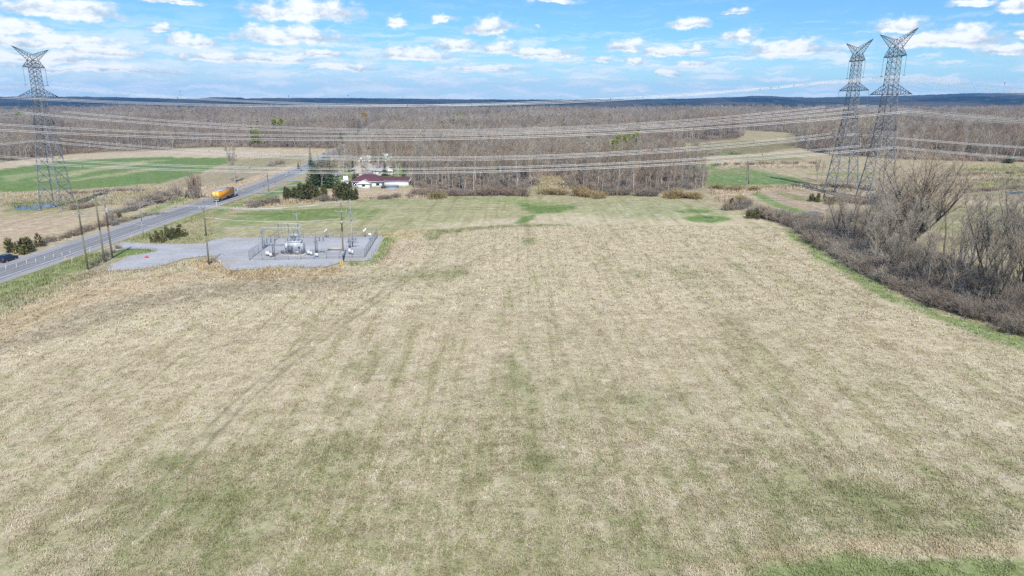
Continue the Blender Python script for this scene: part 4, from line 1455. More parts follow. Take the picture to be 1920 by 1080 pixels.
for (bx, by, ty, w, lab) in ((586, 348, 292, 1.0, 'tall dark spruce nearest the road'), (600, 350, 288, 1.1, 'broad spruce, second from the road'), (611, 345, 283, 1.15, 'tallest spruce of the roadside row'), (621, 352, 290, 1.0, 'spruce at the right end of the roadside row'),
                             (583, 310, 274, 0.7, 'pointed small spruce behind the roadside row'), (662, 322, 288, 1.2, 'dark spruce left of the tan house'), (650, 318, 292, 1.0, 'spruce behind the driveway left of the tan house'), (706, 320, 280, 1.1, 'spruce right of the tan house'), (716, 318, 288, 1.1, 'spruce behind the bungalow roof'),
                             (671, 282, 262, 0.9, 'narrow spruce at the bend of the road'), (689, 280, 258, 1.1, 'spruce beyond the tan house roofs'), (697, 276, 260, 1.0, 'small spruce far up the road'), (640, 270, 240, 1.0, 'dark conifer in the wood left of the road'), (634, 352, 325, 1.1, 'young spruce left of the parked cars'),
                             (637, 356, 338, 1.2, 'small dark spruce before the bungalow'), (714, 232, 214, 0.9, 'far conifer where the road meets the skyline wood'), (351, 371, 352, 1.1, 'small dark conifer beside the road left of the truck'),
                             (935, 330, 292, 0.8, 'conifer inside the copse'), (1000, 305, 285, 0.7, 'small conifer beside the clearing'), (1890, 306, 285, 2.0, 'dark conifer at the wood edge right of the pylons'), (592, 338, 296, 1.1, 'dark spruce squeezed behind the front pair by the road'), (606, 332, 292, 1.2, 'shaded spruce behind the roadside row'), (628, 330, 296, 1.1, 'spruce right of the silver parked car'), (655, 312, 284, 1.2, 'dark spruce at the left of the rusty roof'), (700, 312, 276, 1.1, 'tall spruce between the brown and tan roofs'), (722, 330, 296, 0.9, 'spruce at the back lawn sheds'), (757, 338, 306, 0.9, 'spruce behind the right end of the white wing'), (665, 336, 312, 1.0, 'bushy spruce touching the bungalow roof'), (560, 318, 300, 0.8, 'small spruce by the distant roadside pole')):
    p = G(bx, by)
    k = rng.randrange(4)
    h = top_h(p, ty)
    e = empty('spruce_tree', (p.x, p.y, p.z - 0.1), lab, 'tree', None, rng.uniform(0, 6.28))
    s = h / 12.0
    e.scale = (s * w, s * w, s)
    new_obj('trunk', SPRUCES[k][0], e)
    new_obj('crown', SPRUCES[k][1], e)

CED = [(538, 368, 352), (549, 372, 350), (560, 374, 348), (572, 376, 346), (583, 374, 342), (594, 372, 348), (566, 366, 344), (606, 368, 348), (540, 374, 352), (632, 372, 346), (643, 374, 342), (654, 375, 346), (662, 374, 352)]
cn_ = [0, 0]
for i, (bx, by, ty) in enumerate(sorted(CED)):
    side_ = 0 if bx < 620 else 1
    cn_[side_] += 1
    p = G(bx, by)
    h = top_h(p, ty)
    e = empty('cedar_bush', (p.x, p.y, p.z - 0.1), (('olive green cedar bush in the hedge below the spruces' if bx < 620 else 'olive brown cedar bush in the clump before the bungalow') + ', ' + ordinal(cn_[side_] - 1) + ' from left'), 'bush', 'cedar hedge below the spruces' if bx < 620 else 'cedar clump before the bungalow', rng.uniform(0, 6.28))
    e.scale = (h / 3.6, h / 3.6, h / 4.0)
    new_obj('trunk', CEDARS[i % 5][0], e)
    new_obj('crown', CEDARS[i % 5][1], e)
for (bx, by, ty, w, lab) in ((31, 474, 447, 1.5, 'spiky dark spreading juniper beside the road above the blue car'), (292, 454, 438, 0.75, 'small brown juniper on the verge by the driveway'), (331, 446, 424, 0.9, 'tall rusty juniper at the road junction'),
                              (318, 449, 430, 0.8, 'rusty low juniper left of the tall one at the junction'), (306, 455, 446, 0.8, 'dark round bush at the driveway edge'), (1528, 378, 363, 0.9, 'dark round cedar in the ploughed field'), (1412, 410, 392, 0.9, 'dark pointed cedar at the left end of the hedgerow'), (1370, 392, 372, 0.6, 'dark low bush at the field corner'), (1557, 383, 370, 0.6, 'small cedar left of the pylon feet'), (222, 408, 398, 0.6, 'little dark cedar in the roadside bushes')):
    p = G(bx, by)
    h = top_h(p, ty)
    k = rng.randrange(3)
    e = empty('juniper_bush', (p.x, p.y, p.z - 0.05), lab, 'bush', None, rng.uniform(0, 6.28))
    e.scale = (h / 2.2 * w, h / 2.2 * w, h / 2.5)
    new_obj('trunk', JUNIPERS[k][0], e)
    new_obj('crown', JUNIPERS[k][1], e)


ORD = ORDN = ['first', 'second', 'third', 'fourth', 'fifth', 'sixth', 'seventh', 'eighth', 'ninth', 'tenth', 'eleventh', 'twelfth', 'thirteenth', 'fourteenth', 'fifteenth', 'sixteenth', 'seventeenth', 'eighteenth', 'nineteenth', 'twentieth',
       'twenty-first', 'twenty-second', 'twenty-third', 'twenty-fourth', 'twenty-fifth', 'twenty-sixth', 'twenty-seventh', 'twenty-eighth', 'twenty-ninth', 'thirtieth']


def shrub_row(pts, n, hpx, w, kinds, label, group, seed=0):
    r = random.Random(seed)
    ln = GP(pts)
    L = resample(ln, 1.0)
    for i in range(n):
        q = L[int((i + r.uniform(0.1, 0.9)) / n * (len(L) - 1))]
        lab = label
        if n > 1:
            rank = ORD[i] if i < len(ORD) else ('last' if i == n - 1 else 'next to last')
            lab = label + ', ' + rank + ' from the left'
        put_shrub(kinds, q[0] + r.uniform(-1.2, 1.2), q[1] + r.uniform(-1.2, 1.2), w * r.uniform(0.7, 1.2), hpx * r.uniform(0.7, 1.2), lab, group)


shrub_row([(60, 464), (110, 448), (150, 436), (205, 420)], 20, 1.5, 2.0, FARSHRUB, 'low brown scrub on the bank left of the road', 'scrub along the left bank of the road', 1)
shrub_row([(215, 418), (262, 408), (300, 402)], 8, 1.3, 2.0, FARSHRUB, 'low bare bush on the verge by the roadside apron', 'bushes on the verge by the apron', 2)
shrub_row([(255, 390), (285, 383), (318, 372)], 14, 4.0, 3.0, FARSHRUB, 'purplish bare bush in the row left of the road', 'bare bushes in the row left of the road', 3)
shrub_row([(215, 400), (240, 396), (258, 392)], 7, 1.6, 2.2, FARSHRUB, 'low dark bush between the pylon and the roadside row', 'low bushes between pylon and road', 4)
shrub_row([(326, 370), (334, 366)], 3, 4.4, 2.4, FARSHRUB, 'round purplish bush near the small dark conifer', 'round bushes near the small conifer', 5)
shrub_row([(130, 394), (160, 392), (170, 386)], 9, 2.0, 2.2, FARSHRUB, 'reddish scrub at the foot of the left pylon', 'scrub at the foot of the left pylon', 6)
shrub_row([(130, 364), (165, 362), (215, 358), (270, 358)], 11, 1.8, 2.4, FARSHRUB, 'brown bush in the dry strip below the crop field', 'bushes in the dry strip below the crop field', 7)
shrub_row([(470, 388), (495, 384), (520, 380)], 12, 2.6, 2.4, FARSHRUB, 'greyish pink bare bush at the left end of the cedar hedge', 'bare bushes left of the cedar hedge', 8)
shrub_row([(600, 376), (628, 376)], 5, 2.2, 2.2, FARSHRUB, 'bare bush between the two cedar clumps', 'bare bushes between the cedar clumps', 9)
shrub_row([(662, 350), (690, 351)], 5, 2.6, 2.4, FARSHRUB, 'dark bare bush before the bungalow wall', 'dark bushes before the bungalow', 10)
shrub_row([(712, 374), (740, 370), (770, 370)], 7, 1.8, 1.8, FARSHRUB, 'reddish bare shrub in the dry grass below the bungalow', 'shrubs in the dry grass below the bungalow', 11)
shrub_row([(775, 366), (800, 368), (870, 366), (960, 366), (985, 368)], 28, 3.0, 2.6, FARSHRUB, 'grey bare shrub along the front of the copse', 'shrubs along the left front of the copse', 12)
shrub_row([(820, 372), (828, 372)], 2, 3.8, 2.6, GOLDSHRUB, 'yellowish olive willow bush before the copse', 'willow bushes before the copse', 13)
shrub_row([(1020, 364), (1060, 364)], 6, 2.4, 2.6, GOLDSHRUB, 'low yellow-green bush in the gap of the copse', 'yellow-green bushes in the gap of the copse', 14)
shrub_row([(1078, 366), (1128, 372)], 5, 3.4, 2.6, GOLDSHRUB, 'olive willow bush right of the gap', 'olive willow bushes right of the gap', 15)
shrub_row([(1140, 366), (1200, 367), (1240, 368)], 12, 2.8, 2.4, FARSHRUB, 'grey shrub along the right front of the copse', 'shrubs along the right front of the copse', 16)
shrub_row([(1250, 372), (1280, 371), (1310, 372)], 9, 2.8, 2.6, GOLDSHRUB, 'rusty orange willow bush at the right end of the copse', 'rusty willow bushes at the end of the copse', 17)
shrub_row([(1362, 394), (1385, 392), (1402, 388)], 9, 3.0, 2.4, FARSHRUB, 'reddish round bush at the far corner of the hay field', 'reddish bushes at the far corner of the hay field', 18)
shrub_row([(1382, 380), (1400, 382)], 4, 2.8, 2.2, GOLDSHRUB, 'rusty bush behind the field corner', 'rusty bushes behind the field corner', 19)
shrub_row([(1415, 402), (1440, 408), (1470, 418), (1500, 424), (1530, 418)], 26, 3.0, 2.4, FARSHRUB, 'greyish bare bush at the left end of the hedgerow', 'grey bushes at the left end of the hedgerow', 20)
shrub_row([(1560, 376), (1600, 380), (1650, 384)], 11, 2.0, 2.2, FARSHRUB, 'brown scrub below the pylons', 'scrub below the pylons', 21)
shrub_row([(1570, 410), (1640, 420), (1700, 440)], 16, 3.0, 2.4, FARSHRUB, 'grey shrub behind the hedgerow', 'shrubs behind the hedgerow', 22)
q_ = G(366, 372)
put_shrub(FARSHRUB, q_.x, q_.y, 3.4, 11.5, 'tall grey bushy shrub beside the road left of the orange truck', None)
shrub_row([(1345, 310), (1440, 308), (1540, 308)], 12, 1.8, 2.2, FARSHRUB, 'low brown bush in the reedy strip above the green field', 'bushes in the reedy strip above the green field', 31)
shrub_row([(1640, 374), (1690, 380), (1740, 378)], 10, 2.2, 2.4, FARSHRUB, 'brown bush on the wet meadow right of the pylons', 'bushes on the wet meadow right of the pylons', 32)
shrub_row([(1770, 332), (1850, 326), (1930, 324)], 12, 1.6, 2.4, FARSHRUB, 'low bush on the dry meadow before the right wood', 'low bushes on the dry meadow before the right wood', 33)
shrub_row([(1790, 362), (1860, 356), (1940, 352)], 12, 1.5, 2.4, FARSHRUB, 'marsh bush beside the right pond', 'marsh bushes beside the right pond', 34)
shrub_row([(1330, 352), (1380, 358), (1420, 356)], 9, 1.7, 2.0, GOLDSHRUB, 'pale bush in the dry strip below the green field', 'pale bushes in the dry strip below the green field', 35)
shrub_row([(1255, 300), (1300, 292), (1390, 288)], 10, 2.4, 2.6, FARSHRUB, 'dark bush along the rear field margin', 'dark bushes along the rear field margin', 36)
shrub_row([(1500, 276), (1540, 286), (1600, 294)], 10, 3.0, 3.0, FARSHRUB, 'scrub at the wood edge left of the pylons', 'scrub at the wood edge left of the pylons', 37)
shrub_row([(1545, 350), (1590, 352), (1640, 358)], 9, 1.8, 2.2, FARSHRUB, 'scrub between the feet of the two pylons', 'scrub between the feet of the pylons', 38)
shrub_row([(455, 384), (456, 384)], 1, 1.4, 1.6, FARSHRUB, 'small round purplish bush alone by the grassy bank', None, 23)
shrub_row([(505, 312), (528, 306)], 5, 2.6, 2.6, FARSHRUB, 'dark bush in the stubble field near the road', 'bushes in the stubble field near the road', 24)
shrub_row([(205, 424), (212, 418)], 3, 4.0, 1.6, FARSHRUB, 'vine-covered bush at the roadside by the poles', 'vine-covered bushes at the roadside', 25)
shrub_row([(398, 494), (402, 488)], 2, 1.6, 0.6, FARSHRUB, 'dead twiggy shrub at the foot of the driveway pole', 'dead shrubs at the driveway pole', 26)
shrub_row([(170, 503), (190, 488), (205, 476), (228, 464)], 10, 1.2, 0.8, THICKET, 'dark dead brush between the roadside poles', 'dead brush between the roadside poles', 27)

# leafing trees that stand out of the brown woods
HAZELEAF = mat('young_leaves', (0.30, 0.33, 0.06), 0.9, 0, 0.3, 0.8, 0, 0.1)
GOLDLEAF = mat('golden_catkins', (0.46, 0.32, 0.06), 0.9, 0, 0.3, 0.8, 0, 0.1)
for (bx, by, ty, w, m_, lab) in ((1163, 300, 250, 1.0, HAZELEAF, 'pale yellow-green leafing tree in the copse'), (1180, 298, 246, 1.2, HAZELEAF, 'larger yellow-green leafing tree in the copse'), (480, 268, 232, 0.8, HAZELEAF, 'yellow-green tree in the wood left of the road'), (518, 250, 220, 1.2, HAZELEAF, 'yellow-green tree further back in the left wood'),
                                 (680, 226, 208, 1.2, GOLDLEAF, 'golden orange tree beyond the bend of the road'), (858, 218, 205, 1.6, HAZELEAF, 'bright yellow-green tree far behind the copse'), (33, 224, 210, 1.6, HAZELEAF, 'yellow-green tree far left beside the pylon')):
    d_ = ray(bx, ty)
    h = 19.5 if by > 240 else 21.0
    tt_ = (CAM_H - h) / -d_.z                  # stands where its crown clears the wood round it
    p = Vector((d_.x * tt_, d_.y * tt_, hz(d_.x * tt_, d_.y * tt_)))
    if bx == 480:                              # at the very edge of the wood
        p = G(bx, 275)
        h = top_h(p, 237)
    h -= p.z if bx != 480 else 0
    r = random.Random(bx)
    lobes = [(r.uniform(-0.2, 0.2) * h, r.uniform(-0.18, 0.18) * h, 0.15 * h * w, h * r.uniform(0.55, 0.88)) for _ in range(6)]
    T, Q = lobe_bush(bx, lobes, 620 / max(1, h * 0.16 * w * h), 0.055 * h, 0.5)
    Q[:, :, 2] += h * 0.12
    V, F = tube_arrays(np.concatenate([T * np.array((0.5, 0.5, 1, 0.5, 0.5, 1, 5, 5)), [[0, 0, 0, 0, 0, h * 0.8, 0.25, 0.08]]]), 5)
    e = empty('leafing_tree', (p.x, p.y, p.z), lab, 'tree')
    new_obj('trunk', np_mesh('leafing_trunk', V, F, [BARK]), e)
    new_obj('crown', leaf_mesh('leafing_crown', Q, m_), e)

# evergreen plantation beyond the copse, and conifers scattered through the far woods
ecol = bpy.data.collections.new('far_conifer_kinds')
for k in range(3):
    T, Q = conifer(200 + k, 14.0, 3.0, 12, 0.5, spr=0.95)
    ecol.objects.link(bpy.data.objects.new('far_conifer_%d' % k, leaf_mesh('far_conifer', Q, NEEDLE)))
EV = []
for (x0, x1, y0, y1, s) in ((900, 1000, 210, 205.5, 14), (1080, 1140, 204, 201, 26), (1320, 1440, 202, 199.5, 26), (1500, 1560, 201, 198.5, 26), (250, 330, 205, 201, 26), (540, 760, 204, 200, 34), (20, 200, 205, 201, 34), (1140, 1260, 206, 202, 34), (1700, 1920, 200, 197, 40), (380, 640, 222, 214, 70), (760, 900, 226, 214, 80), (1000, 1300, 228, 214, 110), (640, 720, 262, 236, 60), (1740, 1920, 232, 214, 90), (100, 300, 236, 220, 90), (0, 600, 262, 236, 130), (780, 1250, 320, 240, 70), (1560, 1920, 290, 240, 90), (420, 520, 203, 200, 34), (770, 860, 204, 200, 30)):
    a, b, c, d = G(x0, y0), G(x1, y0), G(x1, y1), G(x0, y1)
    poly = np.array([(q.x, q.y) for q in (a, b, c, d)])
    g = jitter_grid(poly[:, 0].min(), poly[:, 0].max(), poly[:, 1].min(), poly[:, 1].max(), s, x0)
    EV.append(g[in_poly(g, poly)])
EV = np.concatenate(EV)
conif = scatter('far_conifers', EV, nr.uniform(1.15, 1.75, len(EV)), ecol, 3, 9)
tag(conif, 'dark evergreen plantation and scattered conifers in the far woods', 'woods', kind='stuff')

# ------------------------------------------------------------------ distant hills
HILL_LAYERS = [  # distance, depth, ridge rows by frame column, seed
    (3900, 800, [(-300, 195), (0, 194), (100, 196), (230, 195.5), (330, 194), (420, 192), (470, 191.5), (560, 192), (640, 194), (760, 197), (850, 196), (900, 192), (1000, 191.5), (1100, 191), (1200, 191.8), (1300, 191), (1500, 191.5), (1640, 190.8), (1800, 189.6), (2300, 190)], 1),
    (5200, 1000, [(-300, 180), (0, 181), (60, 181.5), (160, 181.3), (230, 182.2), (330, 185), (360, 185.5), (400, 182.6), (450, 182.4), (462, 185.4), (470, 184), (560, 183.6), (640, 184.2), (760, 185.5), (850, 186.2), (940, 186.6), (1060, 187), (1150, 186), (1230, 186), (1340, 184.5), (1400, 183.5), (1500, 185), (1560, 184), (1650, 182.5), (1720, 182), (1800, 180.5), (1920, 180), (2300, 178)], 2),
    (6300, 900, [(-300, 183), (0, 184), (230, 185), (420, 185), (560, 184.5), (640, 183.5), (700, 184.0), (760, 184.6), (880, 186.6), (1000, 187.2), (1100, 187), (1200, 186), (1300, 184.2), (1360, 182.6), (1410, 179.8), (1440, 179.4), (1480, 181.5), (1530, 183), (1570, 181.2), (1640, 180.4), (1700, 179), (1760, 176.5), (1800, 174.8), (1860, 174), (1920, 173.8), (2300, 174)], 3)]


def hill_mat(name, c1, c2, c3):
    m = bpy.data.materials.new(name)
    m.use_nodes = True
    m.node_tree.nodes.clear()
    t = NT(m.node_tree)
    P = t.node('ShaderNodeNewGeometry').outputs['Position']
    n1 = t.noise(t.vec('MULTIPLY', P, (1, 0.5, 6)), 0.0028, 5.0, 0.65).outputs[0]
    n2 = t.noise(t.vec('MULTIPLY', P, (1, 1, 4)), 0.012, 4.0, 0.7).outputs[0]
    c = t.mix(t.ramp(n1, 0.42, 0.58), c1, c2)
    c = t.mix(t.ramp(n2, 0.56, 0.68, 0, 0.7), c, c3)
    b = t.node('ShaderNodeBsdfPrincipled', {'Base Color': c, 'Roughness': 1.0, 'Specular IOR Level': 0.0})
    t.node('ShaderNodeOutputMaterial', {0: b.outputs[0]})
    return m


HM = [hill_mat('far_woodland', (0.10, 0.09, 0.075), (0.035, 0.05, 0.035), (0.18, 0.155, 0.115)), hill_mat('ridge_woodland', (0.018, 0.030, 0.026), (0.06, 0.066, 0.05), (0.13, 0.12, 0.085)), hill_mat('far_ridge', (0.05, 0.055, 0.045), (0.085, 0.08, 0.065), (0.13, 0.12, 0.085))]
for li, (D, dep, row, seed) in enumerate(HILL_LAYERS):
    cols = np.linspace(-420, 2340, 2200)
    rows = np.interp(cols, [q[0] for q in row], [q[1] for q in row])
    azh = np.array([math.atan2(*(lambda d: (d.x, d.y))(ray(c, 188))) for c in cols])
    top = np.array([(lambda d: d.z / math.hypot(d.x, d.y))(ray(c, r_)) for c, r_ in zip(cols, rows)]) * D + CAM_H
    nprof = 9
    V = []
    for j in range(nprof):
        u = j / (nprof - 1)
        dist = D + (u - 0.6) * dep
        prof = math.sin(min(1, u / 0.6) * math.pi / 2) ** 1.2 if u <= 0.6 else math.cos((u - 0.6) / 0.4 * math.pi / 2)
        pts = np.stack([np.sin(azh) * dist, np.cos(azh) * dist], 1)
        bump = (fbm(pts, 1 / 40.0, seed * 7, 3) - 0.5) * 7.0 + (fbm(pts, 1 / 260.0, seed * 5, 3) - 0.5) * 5.0
        zz = (top) * prof + bump * (0.3 + 0.7 * prof) * (1 if 0 < j < nprof - 1 else 0) - (4 if j in (0, nprof - 1) else 0)
        V.append(np.column_stack([pts, np.maximum(zz, -5)]))
    V = np.concatenate(V)
    m_ = len(cols)
    F = np.array([(j * m_ + i, j * m_ + i + 1, (j + 1) * m_ + i + 1, (j + 1) * m_ + i) for j in range(nprof - 1) for i in range(m_ - 1)])
    o = new_obj('hills', np_mesh('hills', V, F, [HM[li]], smooth=True))
    tag(o, kind='structure')

# ------------------------------------------------------------------ steel pylons
STEEL = mat('galvanised_steel', (0.235, 0.25, 0.265), 0.55, 0.35, 0.2, 0.6, 0, 0.4)
STEEL_D = mat('dark_steel', (0.125, 0.138, 0.15), 0.6, 0.35, 0.2, 0.6, 0, 0.4)  # darker grey than the leg steel: arms, peaks, spacers, antennas
GLASS_I = mat('insulator_glass', (0.16, 0.20, 0.22), 0.25, 0, 0.1, 2, 0, 0.5)
WIRE_M = mat('aluminium_conductor', (0.66, 0.66, 0.65), 0.45, 0.2, 0.05, 0.5, 0, 0.5)
WIRE_D = mat('dark_cable', (0.10, 0.10, 0.10), 0.6, 0, 0.1)


def pylon(p, row_mid, row_waist, label, body=1.0):
    zm = top_h(p, row_mid)
    s = (top_h(p, row_waist) - zm) / 14.8
    root = empty('transmission_tower', (p.x, p.y, p.z), label, 'pylon', 'steel lattice pylons of the power line')

    def w(z):
        """half width of the body at height z (in units of s above the middle arm)"""
        zb = -zm / s
        return float(np.interp(z, [zb, -24, -11.4, 0, 3.0, 12, 14.8], [5.1 * body, 3.4 + 0.2 * (body - 1), 2.25, 1.75, 1.62, 1.48, 1.42]))

    def C(sx, sy, z):
        return (sx * w(z) * s, sy * w(z) * s, zm + z * s)
    zb = -zm / s
    lv = [14.8, 13.4, 12.0, 10.2, 8.3, 6.5, 4.7, 3.0, 1.5, 0.0, -1.9, -3.8, -5.7, -7.6, -9.5, -11.4]
    z = -11.4
    st = 2.4
    while z - st > zb + 3.0:
        z -= st
        lv.append(z)
        st = min(6.2, st * 1.22)
    lv.append(zb)
    for sx in (-1, 1):
        for sy in (-1, 1):
            segs = [(*C(sx, sy, a), *C(sx, sy, b), (0.105 + 0.10 * smooth(a)), (0.105 + 0.10 * smooth(b))) for a, b in zip(lv[:-1], lv[1:])]
            b = MB()
            b.bars(segs, 4)
            b.box((C(sx, sy, zb)[0], C(sx, sy, zb)[1], 0.15), (0.9, 0.9, 0.5))
            b.build('leg', STEEL, root)
    for i, (a, b_) in enumerate(zip(lv[:-1], lv[1:])):
        b = MB()
        r = 0.068 if a > -12 else 0.09
        seg = []
        for (s1, s2) in (((-1, -1), (1, -1)), ((1, -1), (1, 1)), ((1, 1), (-1, 1)), ((-1, 1), (-1, -1))):
            if i == len(lv) - 2:       # open feet: two long struts to the middle of the panel's top
                m = [(C(*s1, a)[q] + C(*s2, a)[q]) / 2 for q in range(3)]
                seg += [(*C(*s1, b_), *m, r, r), (*C(*s2, b_), *m, r, r)]
                q1 = [(C(*s1, b_)[q] + m[q]) / 2 for q in range(3)]
                q2 = [(C(*s2, b_)[q] + m[q]) / 2 for q in range(3)]
                l1 = [(C(*s1, b_)[q] + C(*s1, a)[q]) / 2 for q in range(3)]
                l2 = [(C(*s2, b_)[q] + C(*s2, a)[q]) / 2 for q in range(3)]
                seg += [(*q1, *l1, r * .7, r * .7), (*q2, *l2, r * .7, r * .7), (*q1, *C(*s1, a), r * .7, r * .7), (*q2, *C(*s2, a), r * .7, r * .7)]
            else:
                seg += [(*C(*s1, a), *C(*s2, b_), r, r), (*C(*s2, a), *C(*s1, b_), r, r)]
                if a < -12:
                    m = [(C(*s1, a)[q] + C(*s2, b_)[q] + C(*s2, a)[q] + C(*s1, b_)[q]) / 4 for q in range(3)]
                    for sc in (s1, s2):
                        hm = [(C(*sc, a)[q] + C(*sc, b_)[q]) / 2 for q in range(3)]
                        seg.append((*hm, *m, r * .6, r * .6))
            seg.append((*C(*s1, a), *C(*s2, a), r * 0.9, r * 0.9))
        b.bars(seg, 4)
        b.build('lattice_panel', STEEL, root)
    att = []
    for (za, h, A, il) in ((12.0, 2.8, 7.1, 6.0), (0.0, 3.0, 13.3, 5.0), (-11.4, 3.4, 7.3, 5.2)):
        b = MB()
        seg = []
        for sy in (-1, 1):
            tip = np.array((0, sy * A * s, zm + za * s))
            for sx in (-1, 1):
                lo, hi = np.array(C(sx, sy, za)), np.array(C(sx, sy, za + h))
                seg += [(*lo, *tip, 0.13, 0.12), (*hi, *tip, 0.095, 0.09)]
                n = 5 if A > 10 else 3
                prev = lo
                for q in range(1, n + 1):
                    u = q / (n + 0.4)
                    pl, ph = lo + (tip - lo) * u, hi + (tip - hi) * u
                    seg += [(*prev, *ph, 0.05, 0.05), (*ph, *pl, 0.05, 0.05)]
                    prev = pl
            n = 5 if A > 10 else 3
            for q in range(n):
                u0, u1 = q / (n + 0.4), (q + 1) / (n + 0.4)
                a0, b0 = np.array(C(-1, sy, za)), np.array(C(1, sy, za))
                pa, pb = a0 + (tip - a0) * u0, b0 + (tip - b0) * u1
                seg += [(*pa, *pb, 0.045, 0.045), (*(b0 + (tip - b0) * u0), *(a0 + (tip - a0) * u1), 0.045, 0.045)]
        b.bars(seg, 4)
        b.build('crossarm', STEEL_D, root)
        for sy in (-1, 1):
            b = MB()
            ztop = zm + za * s
            y = sy * A * s
            b.bars([(0, y, ztop, 0, y, ztop - il, 0.045, 0.045)], 5)
            n = int(il / 0.36)
            for q in range(n):
                zz = ztop - 0.5 - q * (il - 0.8) / n
                b.add(*_disc((0, y, zz), 0.17, 0.10), 0)
            b.box((0, y, ztop - il - 0.12), (0.75, 0.5, 0.22))
            b.build('insulator_string', GLASS_I, root)
            att.append(Vector((p.x, p.y + y, p.z + ztop - il - 0.3)))
    for sy in (-1, 1):
        b = MB()
        tip = np.array((0, sy * 11.6 * s, zm + 19.8 * s))
        topn = np.array((0, 0, zm + 17.0 * s))
        seg = []
        for sx in (-1, 1):
            lo = np.array(C(sx, sy, 14.8))
            lo2 = np.array(C(sx, -sy, 14.8))
            up = np.array((sx * 0.75 * s, 0, zm + 17.0 * s))
            seg += [(*lo, *tip, 0.10, 0.08), (*up, *tip, 0.075, 0.065), (*lo, *up, 0.07, 0.07), (*lo2, *up, 0.06, 0.06)]
            prev = lo
            for q in range(1, 7):
                u = q / 7.2
                pl, pu = lo + (tip - lo) * u, up + (tip - up) * u
                seg += [(*prev, *pu, 0.04, 0.04), (*pu, *pl, 0.04, 0.04)]
                prev = pl
        for q in range(0, 7):
            u = q / 7.2
            a0, b0 = np.array(C(-1, sy, 14.8)), np.array(C(1, sy, 14.8))
            seg.append((*(a0 + (tip - a0) * u), *(b0 + (tip - b0) * min(1, u + 0.12)), 0.035, 0.035))
        b.bars(seg, 4)
        b.build('earth_wire_peak', STEEL_D, root)
        att.append(Vector((p.x, p.y + sy * 11.6 * s, p.z + zm + 19.8 * s)))
    return root, att


def smooth(z):
    return max(0.0, min(1.0, (10 - z) / 40))


def _disc(c, r, h, n=6):
    V, F = [], []
    for k in range(n):
        a = 2 * math.pi * k / n
        V.append((c[0] + r * math.cos(a), c[1] + r * math.sin(a), c[2]))
    V.append((c[0], c[1], c[2] + h))
    for k in range(n):
        F.append((k, (k + 1) % n, n))
    return V, [np.array(F), np.arange(n)[::-1]]


pL, pF, pN = G(109, 391), G(1577, 357), G(1641, 378)
tL, aL = pylon(pL, 181.5, 113, 'steel lattice pylon standing alone beyond the road beside the green crop field', 0.95)
tF, aF = pylon(pF, 170, 101, 'rear and smaller-looking pylon of the pair, partly behind the nearer one', 1.0)
tN, aN = pylon(pN, 177, 89, 'nearer and taller pylon of the pair, beside the broad bare tree', 0.95)


def cat(a, b, sag, n):
    out = []
    for i in range(n + 1):
        u = i / n
        q = a.lerp(b, u)
        q.z -= sag * 4 * u * (1 - u)
        out.append(q)
    return out


def wire_mesh(parent, pts, r, m, name='wire', sides=4):
    seg = [(*a, *b, r, r) for a, b in zip(pts[:-1], pts[1:])]
    V, F = tube_arrays(seg, sides)
    return new_obj(name, np_mesh(name, V, F, [m]), parent)


# conductors: attachment order is top -y,+y ; middle -y,+y ; lower -y,+y ; peaks -y,+y
NAMES = ['near top arm', 'far top arm', 'near long middle arm', 'far long middle arm', 'near lower arm', 'far lower arm']
shiftN = Vector((-218 - pL.x, 226 - pL.y, 0))
aNL = [q + shiftN for q in aL]
aNR = [q + Vector((352, 14, -1.5)) for q in aN]
aFR = [q + Vector((350, 10, -1.0)) for q in aF]
aLL = [q + Vector((-330, 8, -1.0)) for q in aL]
for line, runs, who in (('nearer', [(aNL, aN), (aN, aNR)], 'nearer tall pylon'), ('rear', [(aLL, aL), (aL, aF), (aF, aFR)], 'rear and lone left pylons')):
    for k in range(8):
        spans = [(A[k], B[k]) for A, B in runs]
        if k < 6:
            root = empty('power_line', spans[0][0], 'pale conductor bundle on the %s of the %s' % (NAMES[k], who), 'power line', 'power lines strung between the pylons')
        else:
            root = empty('earth_wire', spans[0][0], 'thin earth wire strung from the %s peak tips of the %s' % ('near' if k == 6 else 'far', who), 'wire', 'earth wires over the pylons')
        o = root.location.copy()
        offs = [(0.0, 0.0)] if k >= 6 else [(-0.24, 0.20), (0.24, 0.20), (-0.24, -0.24), (0.24, -0.24)]
        for (dy, dz) in offs:
            pts = []
            for (a, b) in spans:
                c = cat(a, b, (8.2 if k < 6 else 6.0), 22)
                pts += c if not pts else c[1:]
            pts = [q + Vector((0, dy, dz)) - o for q in pts]
            wire_mesh(root, pts, 0.031 if k < 6 else 0.014, WIRE_M, sides=3)
        if k < 6:
            for (a, b) in spans:
                c = cat(a, b, 8.2, 80)
                for q in (14, 29, 43, 58, 70):
                    sp = MB()
                    qq = c[min(80, q + (k * 3) % 7)] - o
                    sp.bars([(qq.x, qq.y - 0.34, qq.z + 0.30, qq.x, qq.y + 0.34, qq.z - 0.36, 0.07, 0.07), (qq.x, qq.y + 0.34, qq.z + 0.30, qq.x, qq.y - 0.34, qq.z - 0.36, 0.07, 0.07)], 3)
                    sp.build('spacer', STEEL_D, root)

